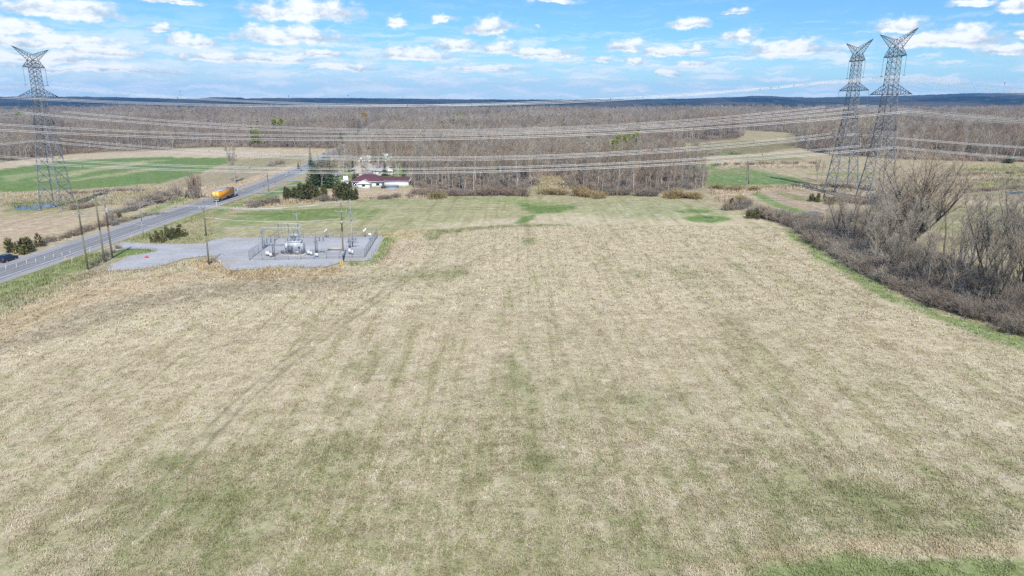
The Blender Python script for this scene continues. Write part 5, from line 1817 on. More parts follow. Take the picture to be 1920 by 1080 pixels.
# ------------------------------------------------------------------ wooden poles and their wires
POLE_G = mat('treated_pole_wood', (0.175, 0.175, 0.115), 0.9, 0, 0.25, 1.4, 0, 0.1)
POLE_B = mat('weathered_pole_wood', (0.19, 0.155, 0.115), 0.9, 0, 0.25, 1.4, 0, 0.1)
POLE_S = mat('grey_pole', (0.36, 0.37, 0.37), 0.7, 0.2, 0.15, 1.4)
PORC = mat('porcelain', (0.55, 0.56, 0.56), 0.3, 0, 0.06, 3)
PAINTY = mat('yellow_marker_paint', (0.75, 0.50, 0.05), 0.6, 0, 0.1, 3)
WHITE = mat('white_paint', (0.80, 0.80, 0.79), 0.5, 0, 0.05, 2)
POLES = {}


def pole(key, base, top, label, m, r=0.17, arms=(), drop=None, extra=None, arm_rz=0.0):
    p = G(*base)
    h = top_h(p, top[1])
    q = ray(*top)
    tt = p.y / q.y
    lean = q.x * tt - p.x
    lean = max(-1.2, min(1.2, lean))
    root = empty('utility_pole', (p.x, p.y, p.z), label, 'utility pole', 'utility poles by the road and the yard')
    b = MB()
    b.bars([(0, 0, -0.2, lean * 0.5, 0, h * 0.5, r * 1.15, r), (lean * 0.5, 0, h * 0.5, lean, 0, h, r, r * 0.72)], 8, caps=True)
    b.build('pole', m, root)
    att = []
    for (dz, half) in arms:
        zz = h - dz
        c = MB()
        ex, ey = math.cos(arm_rz) * half, math.sin(arm_rz) * half
        x0 = lean * zz / h
        c.bars([(x0 - ex, -ey - 0.14, zz, x0 + ex, ey - 0.14, zz, 0.075, 0.075), (x0 - ex * 0.6, -ey * 0.6 - 0.14, zz, x0, -0.1, zz - 0.8, 0.03, 0.03), (x0 + ex * 0.6, ey * 0.6 - 0.14, zz, x0, -0.1, zz - 0.8, 0.03, 0.03)], 4, caps=True)
        arm = c.build('crossarm', POLE_S, root)
        for f in (-0.92, 0.05, 0.92):
            i = MB()
            i.lathe((x0 + ex * f, ey * f - 0.14, zz + 0.06), [(0.05, 0), (0.10, 0.08), (0.06, 0.13), (0.10, 0.2), (0.05, 0.3)], 6)
            i.build('insulator', PORC, arm)
            att.append(Vector((p.x + x0 + ex * f, p.y + ey * f - 0.14, p.z + zz + 0.36)))
    if extra == 'transformer':
        c = MB()
        c.lathe((lean * 0.9 + 0.42, -0.25, h - 4.2), [(0.30, 0), (0.32, 0.1), (0.32, 1.0), (0.22, 1.12)], 10)
        c.build('pole_transformer', POLE_S, root)
    if extra == 'vine':
        c = MB()
        r_ = np.random.default_rng(4)
        for _ in range(60):
            zz = r_.uniform(0.3, 5.5)
            d = r_.normal(0, 0.4, 3)
            c.bars([(lean * zz / h, 0, zz, lean * zz / h + d[0], d[1], zz + d[2], 0.03, 0.015)], 3)
        c.build('dead_vine', TWIG, root)
    if drop:
        for (zz, w_, hh) in drop:
            c = MB()
            c.box((lean * zz / h + 0.05, -r - 0.18, zz), (w_, 0.32, hh))
            c.build('switch_box', POLE_S, root)
    POLES[key] = (root, att, p, h, lean)
    return root


pole('a', (165, 506), (143, 372), 'leftmost greenish wooden pole of three by the driveway mouth', POLE_G, 0.19, [(3.6, 1.2)], arm_rz=1.0)
pole('b', (196, 492), (178, 369), 'middle wooden pole of three by the driveway mouth, dead vine at its base', POLE_G, 0.19, [], extra='vine')
pole('c', (211, 484), (194, 366), 'rightmost wooden pole of three by the driveway mouth, with crossarms on top', POLE_B, 0.18, [(0.3, 1.3), (1.9, 1.1)], extra='transformer', arm_rz=0.9)
pole('d', (392, 497), (381, 386), 'lone greenish wooden pole between the driveway and the gravel yard', POLE_G, 0.17, [(0.4, 1.2)], arm_rz=1.2)
pole('e', (269, 445), (262, 383), 'short thin pole beside the road beyond the driveway', POLE_S, 0.12, [(0.3, 0.8)], arm_rz=0.3)
pole('f', (644, 490), (639, 376), 'wooden pole with crossarms and cable box at the front of the substation fence', POLE_B, 0.17, [(0.5, 1.3), (2.6, 1.3)], drop=[(9.5, 0.5, 0.8), (2.0, 0.35, 1.2)], arm_rz=0.15)
pole('g', (661, 463), (656, 373), 'slim grey pole with many crossarms inside the substation', POLE_S, 0.11, [(1.0, 1.4), (4.0, 1.4), (5.2, 1.4), (6.3, 1.5), (11.3, 1.6)], arm_rz=0.0)
pole('h', (563, 446), (555, 399), 'grey pole with insulators behind the substation transformer', POLE_S, 0.13, [(0.4, 0.9), (3.6, 0.8)], arm_rz=0.1)
pole('i', (504, 360), (500, 316), 'thin roadside pole near the house driveways', POLE_B, 0.13, [(0.3, 0.9)])
pole('j', (565, 322), (562, 291), 'distant roadside pole by the tall spruces', POLE_B, 0.12, [(0.3, 0.9)])
pole('k', (641, 352), (639, 321), 'thin pole by the parked cars at the bungalow', POLE_S, 0.10, [(0.3, 0.6)])
pole('l', (678, 270), (676, 245), 'far roadside pole at the bend of the road', POLE_B, 0.14, [(0.3, 1.0)])
pole('m', (1404, 345), (1402, 296), 'narrow dead pole-like trunk in the green meadow', POLE_B, 0.16, [])


def wire_run(a, b, sag, label, r=0.022, m=None, group='wires between the utility poles', n=14):
    root = empty('overhead_wire', a, label, 'wire', group)
    wire_mesh(root, [q - Vector(a) for q in cat(Vector(a), Vector(b), sag, n)], r, m or WIRE_M, 'strand', 3)
    return root


def tip(k, dz, dx=0.0):
    r_, att, p, h, lean = POLES[k]
    return Vector((p.x + lean + dx, p.y, p.z + h - dz))


for i in range(3):
    wire_run(POLES['d'][1][i], POLES['f'][1][i], 1.1, ('left', 'middle', 'right')[i] + ' power wire from the lone yard pole to the pole at the substation fence', 0.03, group='wires from the lone yard pole to the fence pole')
wire_run(tip('d', 2.6), tip('f', 4.2), 1.0, 'lower cable from the lone yard pole to the pole at the substation fence', 0.035)
for i in range(3):
    wire_run(POLES['c'][1][i], POLES['d'][1][i], 0.9, ('left', 'middle', 'right')[i] + ' power wire from the rightmost driveway pole to the lone yard pole', 0.025, group='wires from the driveway poles to the yard pole')
wire_run(tip('c', 6.3), tip('d', 5.2), 0.4, 'low pale cable across the verge to the lone yard pole', 0.03)
wire_run(tip('d', 5.2), tip('h', 2.0), 0.6, 'low pale cable from the lone yard pole into the substation', 0.03)
for i in range(3):
    wire_run(POLES['a'][1][i], POLES['e'][1][i], 0.5, ('left', 'middle', 'right')[i] + ' pale wire from the leftmost driveway pole to the short roadside pole', 0.03, group='wires from the leftmost pole along the road')
    wire_run(POLES['e'][1][i], POLES['i'][1][i], 1.0, ('left', 'middle', 'right')[i] + ' roadside wire from the short pole towards the houses', 0.02, group='roadside wires towards the houses')
    wire_run(POLES['i'][1][i], POLES['j'][1][i], 1.0, ('left', 'middle', 'right')[i] + ' roadside wire past the house driveways', 0.02, group='roadside wires past the houses')
    wire_run(POLES['f'][1][3 + i], POLES['g'][1][3 + i], 0.2, ('left', 'middle', 'right')[i] + ' short jumper wire from the fence pole to the grey substation pole', 0.02, group='jumper wires at the substation')

# ------------------------------------------------------------------ substation
EQ = mat('equipment_grey', (0.33, 0.36, 0.39), 0.5, 0.1, 0.12, 1.5)
EQ_D = mat('equipment_dark', (0.13, 0.14, 0.155), 0.5, 0.2, 0.15, 2)
EQ_L = mat('equipment_pale', (0.47, 0.50, 0.53), 0.45, 0.05, 0.08, 1.5)
CONC = mat('concrete', (0.47, 0.43, 0.38), 0.9, 0, 0.12, 1.2)
FENCE_M = mat('fence_steel', (0.32, 0.335, 0.35), 0.5, 0.5, 0.1, 1)
FENCE_D = mat('fence_steel_dark', (0.20, 0.205, 0.215), 0.5, 0.4, 0.1, 1)
FC = [G(467.5, 488.5), G(684, 484), G(708, 444.5), G(523, 447)]


def fence_side(root, a, b, n, h=2.2):
    d = (b - a) / n
    L = d.length
    pts = [a + d * i for i in range(n + 1)]
    pts = [Vector((q.x, q.y, hz(q.x, q.y) + 0.08)) - root.location for q in pts]
    for q in pts[:-1]:
        c = MB()
        c.bar((q.x, q.y, q.z), (q.x, q.y, q.z + h), 0.042, 6)
        c.build('fence_post', FENCE_D, root)
    for q, w in zip(pts[:-1], pts[1:]):
        c = MB()
        for zz in (0.12, h - 0.06):
            c.bar((q.x, q.y, q.z + zz), (w.x, w.y, w.z + zz), 0.022, 4)
        c.build('rail', FENCE_D, root)
        seg = []
        nx = 12
        for i in range(-5, nx):
            for sgn in (0, 1):
                u0, u1 = i / nx, (i + 6) / nx
                z0, z1 = 0.15, h - 0.08
                if u0 < 0:
                    z0 += (z1 - z0) * (-u0) / (u1 - u0)
                    u0 = 0
                if u1 > 1:
                    z1 = z0 + (z1 - z0) * (1 - u0) / (u1 - u0)
                    u1 = 1
                if sgn:
                    u0, u1 = 1 - u0, 1 - u1
                A, B = q.lerp(w, u0), q.lerp(w, u1)
                seg.append((A.x, A.y, A.z + z0, B.x, B.y, B.z + z1, 0.007, 0.007))
        c = MB()
        c.bars(seg, 3)
        c.build('chain_link_mesh', FENCE_M, root)
    c = MB()
    for k_, off in enumerate((0.12, 0.22, 0.32)):
        for q, w in zip(pts[:-1], pts[1:]):
            c.bar((q.x, q.y, q.z + h + off), (w.x, w.y, w.z + h + off), 0.010, 3, caps=False)
    c.build('barbed_wire', FENCE_M, root)


fr = empty('chain_link_fence', FC[0], 'tall grey chain-link fence enclosing the substation on the gravel yard', 'fence')
fence_side(fr, FC[0], FC[1], 9)
fence_side(fr, FC[1], FC[2], 7)
fence_side(fr, FC[2], FC[3], 8)
fence_side(fr, FC[3], FC[0], 7)


def insul(b, p, h, r=0.11, n=7, mi=0):
    prof = []
    for i in range(n):
        z = h * i / n
        prof += [(r * 0.55, z), (r, z + h / n * 0.35), (r * 0.55, z + h / n * 0.6)]
    prof.append((r * 0.4, h))
    b.lathe(p, prof, 8, mi)
    return b


def at(px, py, **k):
    p = G(px, py)
    return p


# main transformer
p = at(552, 478)
tr = empty('power_transformer', (p.x, p.y, p.z + 0.1), 'large pale grey power transformer with bushings in the middle of the substation', 'transformer', rz=0.05, scale=1.06)
b = MB(); b.box((0, 0, 0.15), (5.4, 3.8, 0.3)); b.build('foundation', CONC, tr)
b = MB(); b.box((0.4, 0, 1.75), (3.0, 2.2, 2.9)); b.box((0.4, 0, 3.27), (3.25, 2.4, 0.14)); b.bar((-0.2, -1.16, 0.5), (-0.2, -1.16, 3.1), 0.05); b.bar((1.0, -1.16, 0.5), (1.0, -1.16, 3.1), 0.05); b.build('tank', EQ_L, tr)
for q in range(7):
    b = MB(); b.box((2.15 + 0.0, -1.0 + q * 0.32, 1.75), (0.50, 0.10, 2.3)); b.build('radiator_fin', EQ, tr)
for q in range(6):
    b = MB(); b.box((-1.5, -0.8 + q * 0.32, 1.9), (0.62, 0.10, 2.0)); b.build('radiator_fin', EQ_L, tr)
b = MB(); b.lathe((-0.9, 0.5, 4.5), [(0.02, 0), (0.42, 0.03), (0.42, 2.2), (0.02, 2.25)], 12, axis='x'); b.bar((-0.6, 0.5, 3.3), (-0.6, 0.5, 4.3), 0.08); b.bar((1.0, 0.5, 3.3), (1.0, 0.5, 4.3), 0.08); b.build('conservator', EQ, tr)
for q in range(3):
    b = MB(); insul(b, (-0.6 + q * 0.95, -0.45, 3.34), 1.5, 0.17, 8); b.bar((-0.6 + q * 0.95, -0.45, 4.8), (-0.6 + q * 0.95, -0.45, 5.15), 0.04); b.build('bushing', EQ_D if q == 1 else EQ, tr)
for q in range(3):
    b = MB(); insul(b, (-0.4 + q * 0.7, 0.95, 3.34), 0.8, 0.13, 6); b.build('bushing', EQ, tr)
b = MB(); b.box((-0.55, -1.35, 1.6), (1.0, 0.5, 1.5)); b.build('control_cabinet', EQ_D, tr)
b = MB(); b.box((1.05, -1.3, 0.85), (0.9, 0.4, 1.0)); b.build('control_cabinet', EQ, tr)
b = MB(); b.lathe((-2.6, -0.6, 0.8), [(0.02, 0), (0.42, 0.02), (0.42, 0.16), (0.02, 0.2)], 12, axis='y'); b.bar((-2.6, -0.5, 0.1), (-2.6, -0.5, 0.8), 0.05); b.bar((-2.6, -0.5, 0.8), (-1.6, -0.3, 0.8), 0.05); b.build('cooling_fan', EQ_D, tr)
b = MB()
for z_ in (0.5, 1.5):
    b.bar((-1.9, -1.7, z_), (2.2, -1.7, z_), 0.045)
for x_ in (-1.9, 0.2, 2.2):
    b.bar((x_, -1.7, 0), (x_, -1.7, 1.55), 0.045)
b.build('guard_rail', EQ_D, tr)

# bus gantry over the transformer
p = at(531, 470)
# pipes, taps and small gear crowding the transformer
rc = random.Random(5)
for q in range(12):
    b = MB()
    x_, y_ = rc.uniform(-1.8, 2.2), rc.choice((-1.25, -1.4, 1.2))
    z_ = rc.uniform(0.6, 2.8)
    b.box((x_, y_, z_), (rc.uniform(0.2, 0.5), 0.22, rc.uniform(0.25, 0.6)))
    b.bar((x_, y_, z_), (x_ + rc.uniform(-0.8, 0.8), y_, z_ + rc.uniform(-0.8, 0.9)), 0.05)
    b.build('valve_box', EQ_D if q % 2 else EQ, tr)
for q in range(9):
    b = MB(); b.box((-0.9 + q * 0.31, -1.24, 2.25), (0.08, 0.34, 1.1)); b.build('radiator_fin', EQ, tr)
for q in range(3):
    b = MB(); b.bar((-0.6 + q * 0.95, -0.45, 5.1), (-1.2 + q * 1.1, 0.9, 5.9), 0.04); b.bar((-1.2 + q * 1.1, 0.9, 5.9), (-1.4 + q * 1.1, 1.8, 4.6), 0.04); b.build('bus_lead', EQ_D, tr)
    b = MB(); insul(b, (-2.2 + q * 0.5, 1.5, 0.3), 3.4, 0.16, 12); b.build('surge_arrester', EQ_D if q == 1 else EQ, tr)

gy = empty('bus_gantry', (p.x - 3.2, p.y + 2.6, p.z + 0.1), 'steel gantry beam on lattice columns above the substation transformer', 'gantry')
GB = 5.0
b = MB()
for (y_, z_) in ((-0.25, GB), (0.25, GB), (-0.25, GB + 0.5), (0.25, GB + 0.5)):
    b.bar((-3.2, y_, z_), (7.4, y_, z_), 0.06)
for i in range(14):
    x_ = -3.2 + i * 0.757
    b.bar((x_, -0.25, GB), (x_ + 0.757, -0.25, GB + 0.5), 0.035)
    b.bar((x_, 0.25, GB + 0.5), (x_ + 0.757, 0.25, GB), 0.035)
    b.bar((x_, -0.25, GB + 0.5), (x_ + 0.757, 0.25, GB + 0.5), 0.035)
b.build('beam', EQ_L, gy)
for x_ in (-2.7, 6.9):
    b = MB()
    for (u, v) in ((-0.28, -0.28), (0.28, -0.28), (0.28, 0.28), (-0.28, 0.28)):
        b.bar((x_ + u, v, 0), (x_ + u * 0.8, v * 0.8, GB), 0.06)
    for i in range(6):
        z_ = i * GB / 6
        b.bar((x_ - 0.28, -0.28, z_), (x_ + 0.28, -0.28, z_ + GB / 6), 0.035)
        b.bar((x_ + 0.28, 0.28, z_), (x_ - 0.28, 0.28, z_ + GB / 6), 0.035)
        b.bar((x_ - 0.28, -0.28, z_), (x_ - 0.28, 0.28, z_ + GB / 6), 0.035)
    b.build('column', EQ, gy)
for i in range(7):
    b = MB()
    x_ = 1.6 + i * 0.85
    insul(b, (x_, 0.0, GB + 0.5), 1.1 if i % 2 else 0.9, 0.14, 6)
    b.build('post_insulator', EQ_D if i % 3 == 0 else EQ, gy)
b = MB()
for i in range(3):
    b.bar((1.4, -0.35 + i * 0.35, GB + 1.5), (7.0, -0.35 + i * 0.35, GB + 1.5), 0.045)
b.build('bus_bar', EQ_L, gy)
b = MB()
for i in range(3):
    x_ = -2.8 + i * 0.5
    b.bar((x_, 0, GB), (x_ - 0.3, -2.4, 2.6), 0.03)
    b.bar((2.2 + i * 0.9, 0, GB + 1.2), (3.0 + i * 0.95, -1.7, 4.2), 0.03)
b.build('jumper_cable', EQ_D, gy)


def switch_stand(px, py, label, mirror=1, rzz=0.0):
    p = at(px, py)
    root = empty('switch_stand', (p.x, p.y, p.z + 0.1), label, 'switchgear', rz=rzz)
    b = MB()
    for (u, v) in ((-0.22, -0.22), (0.22, -0.22), (0.22, 0.22), (-0.22, 0.22)):
        b.bar((u, v, 0), (u, v, 3.2), 0.055)
    for i in range(5):
        b.bar((-0.22, -0.22, i * 0.64), (0.22, -0.22, i * 0.64 + 0.64), 0.03)
        b.bar((-0.22, 0.22, i * 0.64), (-0.22, -0.22, i * 0.64 + 0.64), 0.03)
    b.build('column', EQ_D, root)
    b = MB()
    b.box((0.7 * mirror, 0, 3.28), (2.6, 0.25, 0.16)); b.box((0.7 * mirror, 0.9, 3.28), (2.6, 0.2, 0.16)); b.box((0.7 * mirror, 0.45, 3.28), (0.2, 1.0, 0.14))
    b.build('frame', EQ, root)
    for i in range(3):
        for y_ in (0, 0.9):
            b = MB(); insul(b, (-0.3 * mirror + i * 0.95 * mirror, y_, 3.36), 0.95, 0.13, 6); b.build('post_insulator', EQ_D if y_ else EQ, root)
        b = MB(); b.bar((-0.3 * mirror + i * 0.95 * mirror, 0, 4.3), (-0.3 * mirror + i * 0.95 * mirror, 0.9, 4.5), 0.04); b.build('switch_blade', EQ_L, root)
    b = MB(); b.box((0.05, -0.38, 1.1), (0.5, 0.3, 0.8)); b.build('operating_box', EQ_D, root)
    return root


switch_stand(514, 482, 'dark switch stand at the left end of the substation beside the fence', -1, 0.1)
switch_stand(594, 478, 'switch stand with raised frame right of the substation transformer', 1, -0.1)
switch_stand(656, 466, 'low switch stand among the grey pole crossarms in the substation', 1, 0.0).scale = (0.85, 0.85, 0.62)

p = at(625, 471)
pad = empty('oil_pit', (p.x, p.y, p.z + 0.1), 'shallow concrete-edged pit with a pale slab in the substation gravel', 'concrete pad')
b = MB(); b.box((0, 0, 0.05), (3.2, 3.2, 0.10)); b.build('pit_floor', surf('dark_gravel', (0.24, 0.27, 0.28), (0.33, 0.36, 0.37), 1.5), pad)
b = MB(); b.box((0.0, 1.75, 0.22), (3.0, 0.35, 0.44)); b.build('slab', mat('sandy_concrete', (0.56, 0.47, 0.39), 0.9, 0, 0.1, 1), pad)
b = MB(); b.box((-1.68, 0, 0.1), (0.14, 3.4, 0.2)); b.box((1.68, 0, 0.1), (0.14, 3.4, 0.2)); b.box((0, -1.68, 0.1), (3.2, 0.14, 0.2)); b.build('kerb', CONC, pad)

for (px, py, w_, h_, lab) in ((502, 481, 0.9, 0.9, 'white cabinet low beside the left switch stand'), (508, 483, 0.6, 0.6, 'small white box right of the low white cabinet'), (579, 479, 0.75, 0.95, 'white cabinet right of the transformer'), (584, 480, 0.5, 0.6, 'small white box beside the cabinet right of the transformer'), (594, 483, 0.8, 0.6, 'white box at the foot of the right switch stand'), (656, 477, 0.55, 1.0, 'white cabinet in front of the grey pole'), (661, 478.5, 0.5, 0.8, 'smaller white cabinet in front of the grey pole')):
    p = at(px, py)
    root = empty('control_box', (p.x, p.y, p.z + 0.1), lab, 'cabinet')
    b = MB(); b.box((0, 0, 0.35 + h_ / 2), (w_, 0.45, h_)); b.box((0, 0, 0.35 + h_ + 0.03), (w_ + 0.1, 0.55, 0.06)); b.build('housing', WHITE, root)
    b = MB(); b.bar((-w_ * 0.35, 0, 0), (-w_ * 0.35, 0, 0.35), 0.05); b.bar((w_ * 0.35, 0, 0), (w_ * 0.35, 0, 0.35), 0.05); b.build('stand', EQ_D, root)
for (px, py, ht, lab) in ((612, 446, 1.8, 'white floodlight pair at the middle of the rear substation fence'), (685, 445, 1.8, 'white floodlight pair at the rear right of the substation fence'), (694, 450, 1.2, 'white lamp box on a post inside the right fence')):
    p = at(px, py)
    root = empty('yard_lamp', (p.x, p.y, p.z + 0.1), lab, 'floodlight')
    b = MB(); b.bar((0, 0, 0), (0, 0, ht), 0.06, 6); b.build('post', EQ_D, root)
    for q, (dx, dz) in enumerate(((0.15, 0.35), (-0.3, -0.05)) if ht > 1.5 else ((0.0, 0.3),)):
        b = MB(); b.box((dx, -0.05, ht + dz), (0.42 if ht > 1.5 else 0.75, 0.3, 0.62)); b.build('lamp_head', WHITE, root)

# ------------------------------------------------------------------ markers, posts, small things
for (px, py, ty, lab) in ((121, 491, 480, 'slanted yellow marker stake on the grassy bank, leftmost'), (134, 496, 483, 'yellow marker stake nearest the field on the grassy bank'), (168, 480, 464, 'tall yellow guy guard between the left and middle poles'), (157, 483, 474, 'short yellow stake left of the first wooden pole'), (245, 451, 440, 'pale yellow guy guard at the driveway corner'), (380, 508, 496, 'yellow stake in the dry grass left of the lone yard pole'), (638.5, 502, 488, 'left one of two yellow posts at the fence pole'), (642.5, 501, 488, 'right one of two yellow posts at the fence pole')):
    p = G(px, py)
    h_ = top_h(p, ty)
    root = empty('marker_post', (p.x, p.y, p.z - 0.05), lab, 'marker post', 'yellow marker posts')
    lx = 0.35 if px < 260 else 0.0
    b = MB(); b.bars([(0, 0, 0, lx, 0.1, h_, 0.07, 0.055)], 6, caps=True); b.build('post', PAINTY, root)
    b = MB(); b.bars([(lx, 0.1, h_ * 0.98, lx * 1.1, 0.1, h_ * 1.05, 0.06, 0.03)], 6, caps=True); b.build('cap', mat('marker_cap', (0.7, 0.62, 0.3), 0.6), root)

POST_W = mat('pale_post', (0.50, 0.49, 0.46), 0.8, 0, 0.15, 2)
POSTS_L = [(12, 509, 497), (32, 505, 494), (51, 499, 487), (68, 496, 485), (85, 490, 480), (101, 486, 476), (117, 483, 474), (132, 478, 470), (-8, 515, 502)]
POSTS_F = [(30, 476, 470), (109, 455, 448), (123, 452, 446), (137, 448, 442)]
for grp, pts, lab in (('posts of the roadside wire fence', POSTS_L, 'pale post of the low wire fence beside the road'), ('posts across the road', POSTS_F, 'pale marker post across the road below the scrub')):
    for pi_, (px, py, ty) in enumerate(sorted(pts)):
        p = G(px, py)
        h_ = max(0.9, top_h(p, ty))
        root = empty('fence_post', (p.x, p.y, p.z), '%s, %s from left' % (lab, ordinal(pi_)), 'post', grp)
        b = MB(); b.bars([(0, 0, -0.1, 0.05, 0, h_, 0.08, 0.07)], 6, caps=True); b.build('post', POST_W, root)
        b = MB(); b.box((0.04, -0.09, h_ * 0.88), (0.09, 0.02, 0.10)); b.build('reflector', WHITE, root)
pts = [G(px, py) + Vector((0, 0, 0.95)) for (px, py, _) in sorted(POSTS_L)]
for dz in (0, -0.4):
    root = empty('fence_wire', pts[0] + Vector((0, 0, dz)), '%s strand of wire along the low roadside fence posts' % ('upper' if dz == 0 else 'lower'), 'wire')
    wire_mesh(root, [q - pts[0] for q in pts], 0.012, FENCE_M, 'strand', 3)

WOODG = mat('old_fence_wood', (0.26, 0.235, 0.20), 0.95, 0, 0.25, 2)
for i, (px, py, ty, ex) in enumerate(((36, 581, 560, 0), (20, 577, 566, 0), (48, 571, 561, 1), (122, 537, 525, 0), (153, 525, 519, 0), (-6, 592, 578, 0))):
    p = G(px, py)
    h_ = top_h(p, ty)
    root = empty('wooden_post', (p.x, p.y, p.z), ['tall grey wooden post of the broken fence at the field corner', 'thin wooden post left of the tall grey one', 'short wooden post with a fallen rail leaning on it', 'lone thin post at the field edge below the poles', 'stub of a post in the dry grass near the first pole', 'wooden post at the edge of the frame by the field corner'][i], 'fence post', 'remains of an old field fence')
    b = MB(); b.bars([(0, 0, -0.1, 0.08, 0, h_, 0.10, 0.08)], 6, caps=True); b.build('post', WOODG, root)
    if ex:
        b = MB(); b.bars([(0.05, 0, h_ * 0.95, 1.9, 0.4, 0.15, 0.07, 0.06)], 5, caps=True); b.build('fallen_rail', WOODG, root)

p = G(275, 484)
root = empty('red_sack', (p.x, p.y, p.z + 0.1), 'small crumpled red sack lying on the gravel driveway', 'sack', scale=0.72)
b = MB(); b.lathe((0, 0, 0), [(0.55, 0), (0.62, 0.18), (0.45, 0.5), (0.16, 0.72), (0.05, 0.78)], 9); V_ = b.v[0]; V_ += np.random.default_rng(3).normal(0, 0.06, V_.shape); b.v = [V_, b.v[1] if len(b.v) > 1 else V_[:1], b.v[2] if len(b.v) > 2 else V_[:1]]
b.build('sack', mat('red_cloth', (0.62, 0.05, 0.06), 0.8, 0, 0.2, 3), root)
b = MB(); b.box((0.45, -0.1, 0.12), (0.7, 0.5, 0.24), rz=0.5); b.build('folded_corner', mat('red_cloth_dark', (0.40, 0.03, 0.05), 0.8, 0, 0.2, 3), root)

# ------------------------------------------------------------------ vehicles
ORANGE = mat('trailer_orange', (0.72, 0.29, 0.015), 0.4, 0, 0.06, 0.8, 0, 0.4)
YELLOW = mat('trailer_door_yellow', (0.82, 0.52, 0.09), 0.4, 0, 0.05, 0.8, 0, 0.4)
ROOFW = mat('trailer_roof', (0.40, 0.385, 0.42), 0.6, 0, 0.08, 0.6)
RUBBER = mat('rubber', (0.02, 0.02, 0.022), 0.85)
CHASS = mat('chassis_black', (0.03, 0.03, 0.035), 0.6)
RIM = mat('wheel_rim', (0.55, 0.55, 0.56), 0.35, 0.6)
GLASS = mat('dark_glass', (0.02, 0.025, 0.03), 0.08, 0, 0.05, 1, 0, 0.6)
REDL = mat('tail_lamp_red', (0.5, 0.02, 0.02), 0.3)
CABW = mat('cab_white', (0.78, 0.79, 0.80), 0.35, 0, 0.04, 1, 0, 0.5)


def wheel(parent, x, y, r, w, name='wheel'):
    b = MB(); b.lathe((x - w / 2, y, r), [(r * 0.55, 0), (r * 0.95, 0.0), (r, w * 0.15), (r, w * 0.85), (r * 0.95, w), (r * 0.55, w)], 16, axis='x')
    o = b.build(name, RUBBER, parent)
    b = MB(); b.lathe((x - w / 2 - 0.012, y, r), [(0.03, 0), (r * 0.56, 0.012), (r * 0.56, w + 0.012), (0.03, w + 0.024)], 12, axis='x')
    b.build('rim', RIM, o)
    return o


p = G(404, 380.5)
rd = math.atan2(-(ROAD[np.argmin(np.abs(ROAD[:, 1] - 300))][0] - ROAD[np.argmin(np.abs(ROAD[:, 1] - 270))][0]), 30)
rzv = Vector((p.x + 0.3, p.y, hz(p.x, p.y) + 0.335))
tk = empty('semi_truck', (ROAD[np.argmin(np.abs(ROAD[:, 1] - p.y))][0] + 1.95, p.y, hz(p.x, p.y) + 0.335), 'orange semi-trailer truck driving away along the road', 'truck', rz=rd)
L = 16.0
b = MB(); b.box((0, L / 2, 2.62), (2.55, L, 2.72)); b.build('trailer_box', ORANGE, tk)
b = MB(); b.box((0, L / 2, 4.01), (2.60, L + 0.06, 0.07)); b.build('trailer_roof', ROOFW, tk)
for sx in (-1, 1):
    b = MB(); b.box((sx * 0.635, -0.03, 2.65), (1.22, 0.06, 2.55)); d_ = b.build('rear_door', YELLOW, tk)
    b = MB(); b.bar((sx * 0.35, -0.08, 1.35), (sx * 0.35, -0.08, 3.9), 0.025); b.bar((sx * 0.85, -0.08, 1.35), (sx * 0.85, -0.08, 3.9), 0.025); b.build('lock_rod', RIM, d_)
    for q in range(8):
        b = MB(); b.box((sx * 1.279, 1.0 + q * 2.0, 2.62), (0.014, 0.05, 2.66)); b.build('side_rib', ORANGE, tk)
    b = MB(); b.box((sx * 1.0, -0.05, 1.12), (0.35, 0.06, 0.14)); b.build('tail_lamp', REDL, tk)
b = MB(); b.box((0, -0.04, 1.22), (2.5, 0.10, 0.12)); b.box((0, -0.02, 0.62), (2.3, 0.12, 0.12)); b.bar((-0.8, -0.02, 0.6), (-0.8, -0.02, 1.2), 0.05); b.bar((0.8, -0.02, 0.6), (0.8, -0.02, 1.2), 0.05); b.build('rear_bumper', CABW, tk)
b = MB(); b.box((-0.45, L / 2, 1.12), (0.16, L - 0.6, 0.26)); b.box((0.45, L / 2, 1.12), (0.16, L - 0.6, 0.26)); b.box((0, 2.2, 0.8), (1.0, 3.0, 0.35)); b.build('chassis', CHASS, tk)
b = MB(); b.bar((-0.6, 11.6, 0.15), (-0.6, 11.6, 1.1), 0.06); b.bar((0.6, 11.6, 0.15), (0.6, 11.6, 1.1), 0.06); b.build('landing_gear', CHASS, tk)
for y_ in (1.4, 2.7):
    for x_ in (-1.08, 1.08):
        wheel(tk, x_, y_, 0.50, 0.36)
for sx in (-1, 1):
    b = MB(); b.box((sx * 1.05, 0.65, 0.55), (0.55, 0.03, 0.6)); b.build('mud_flap', CHASS, tk)
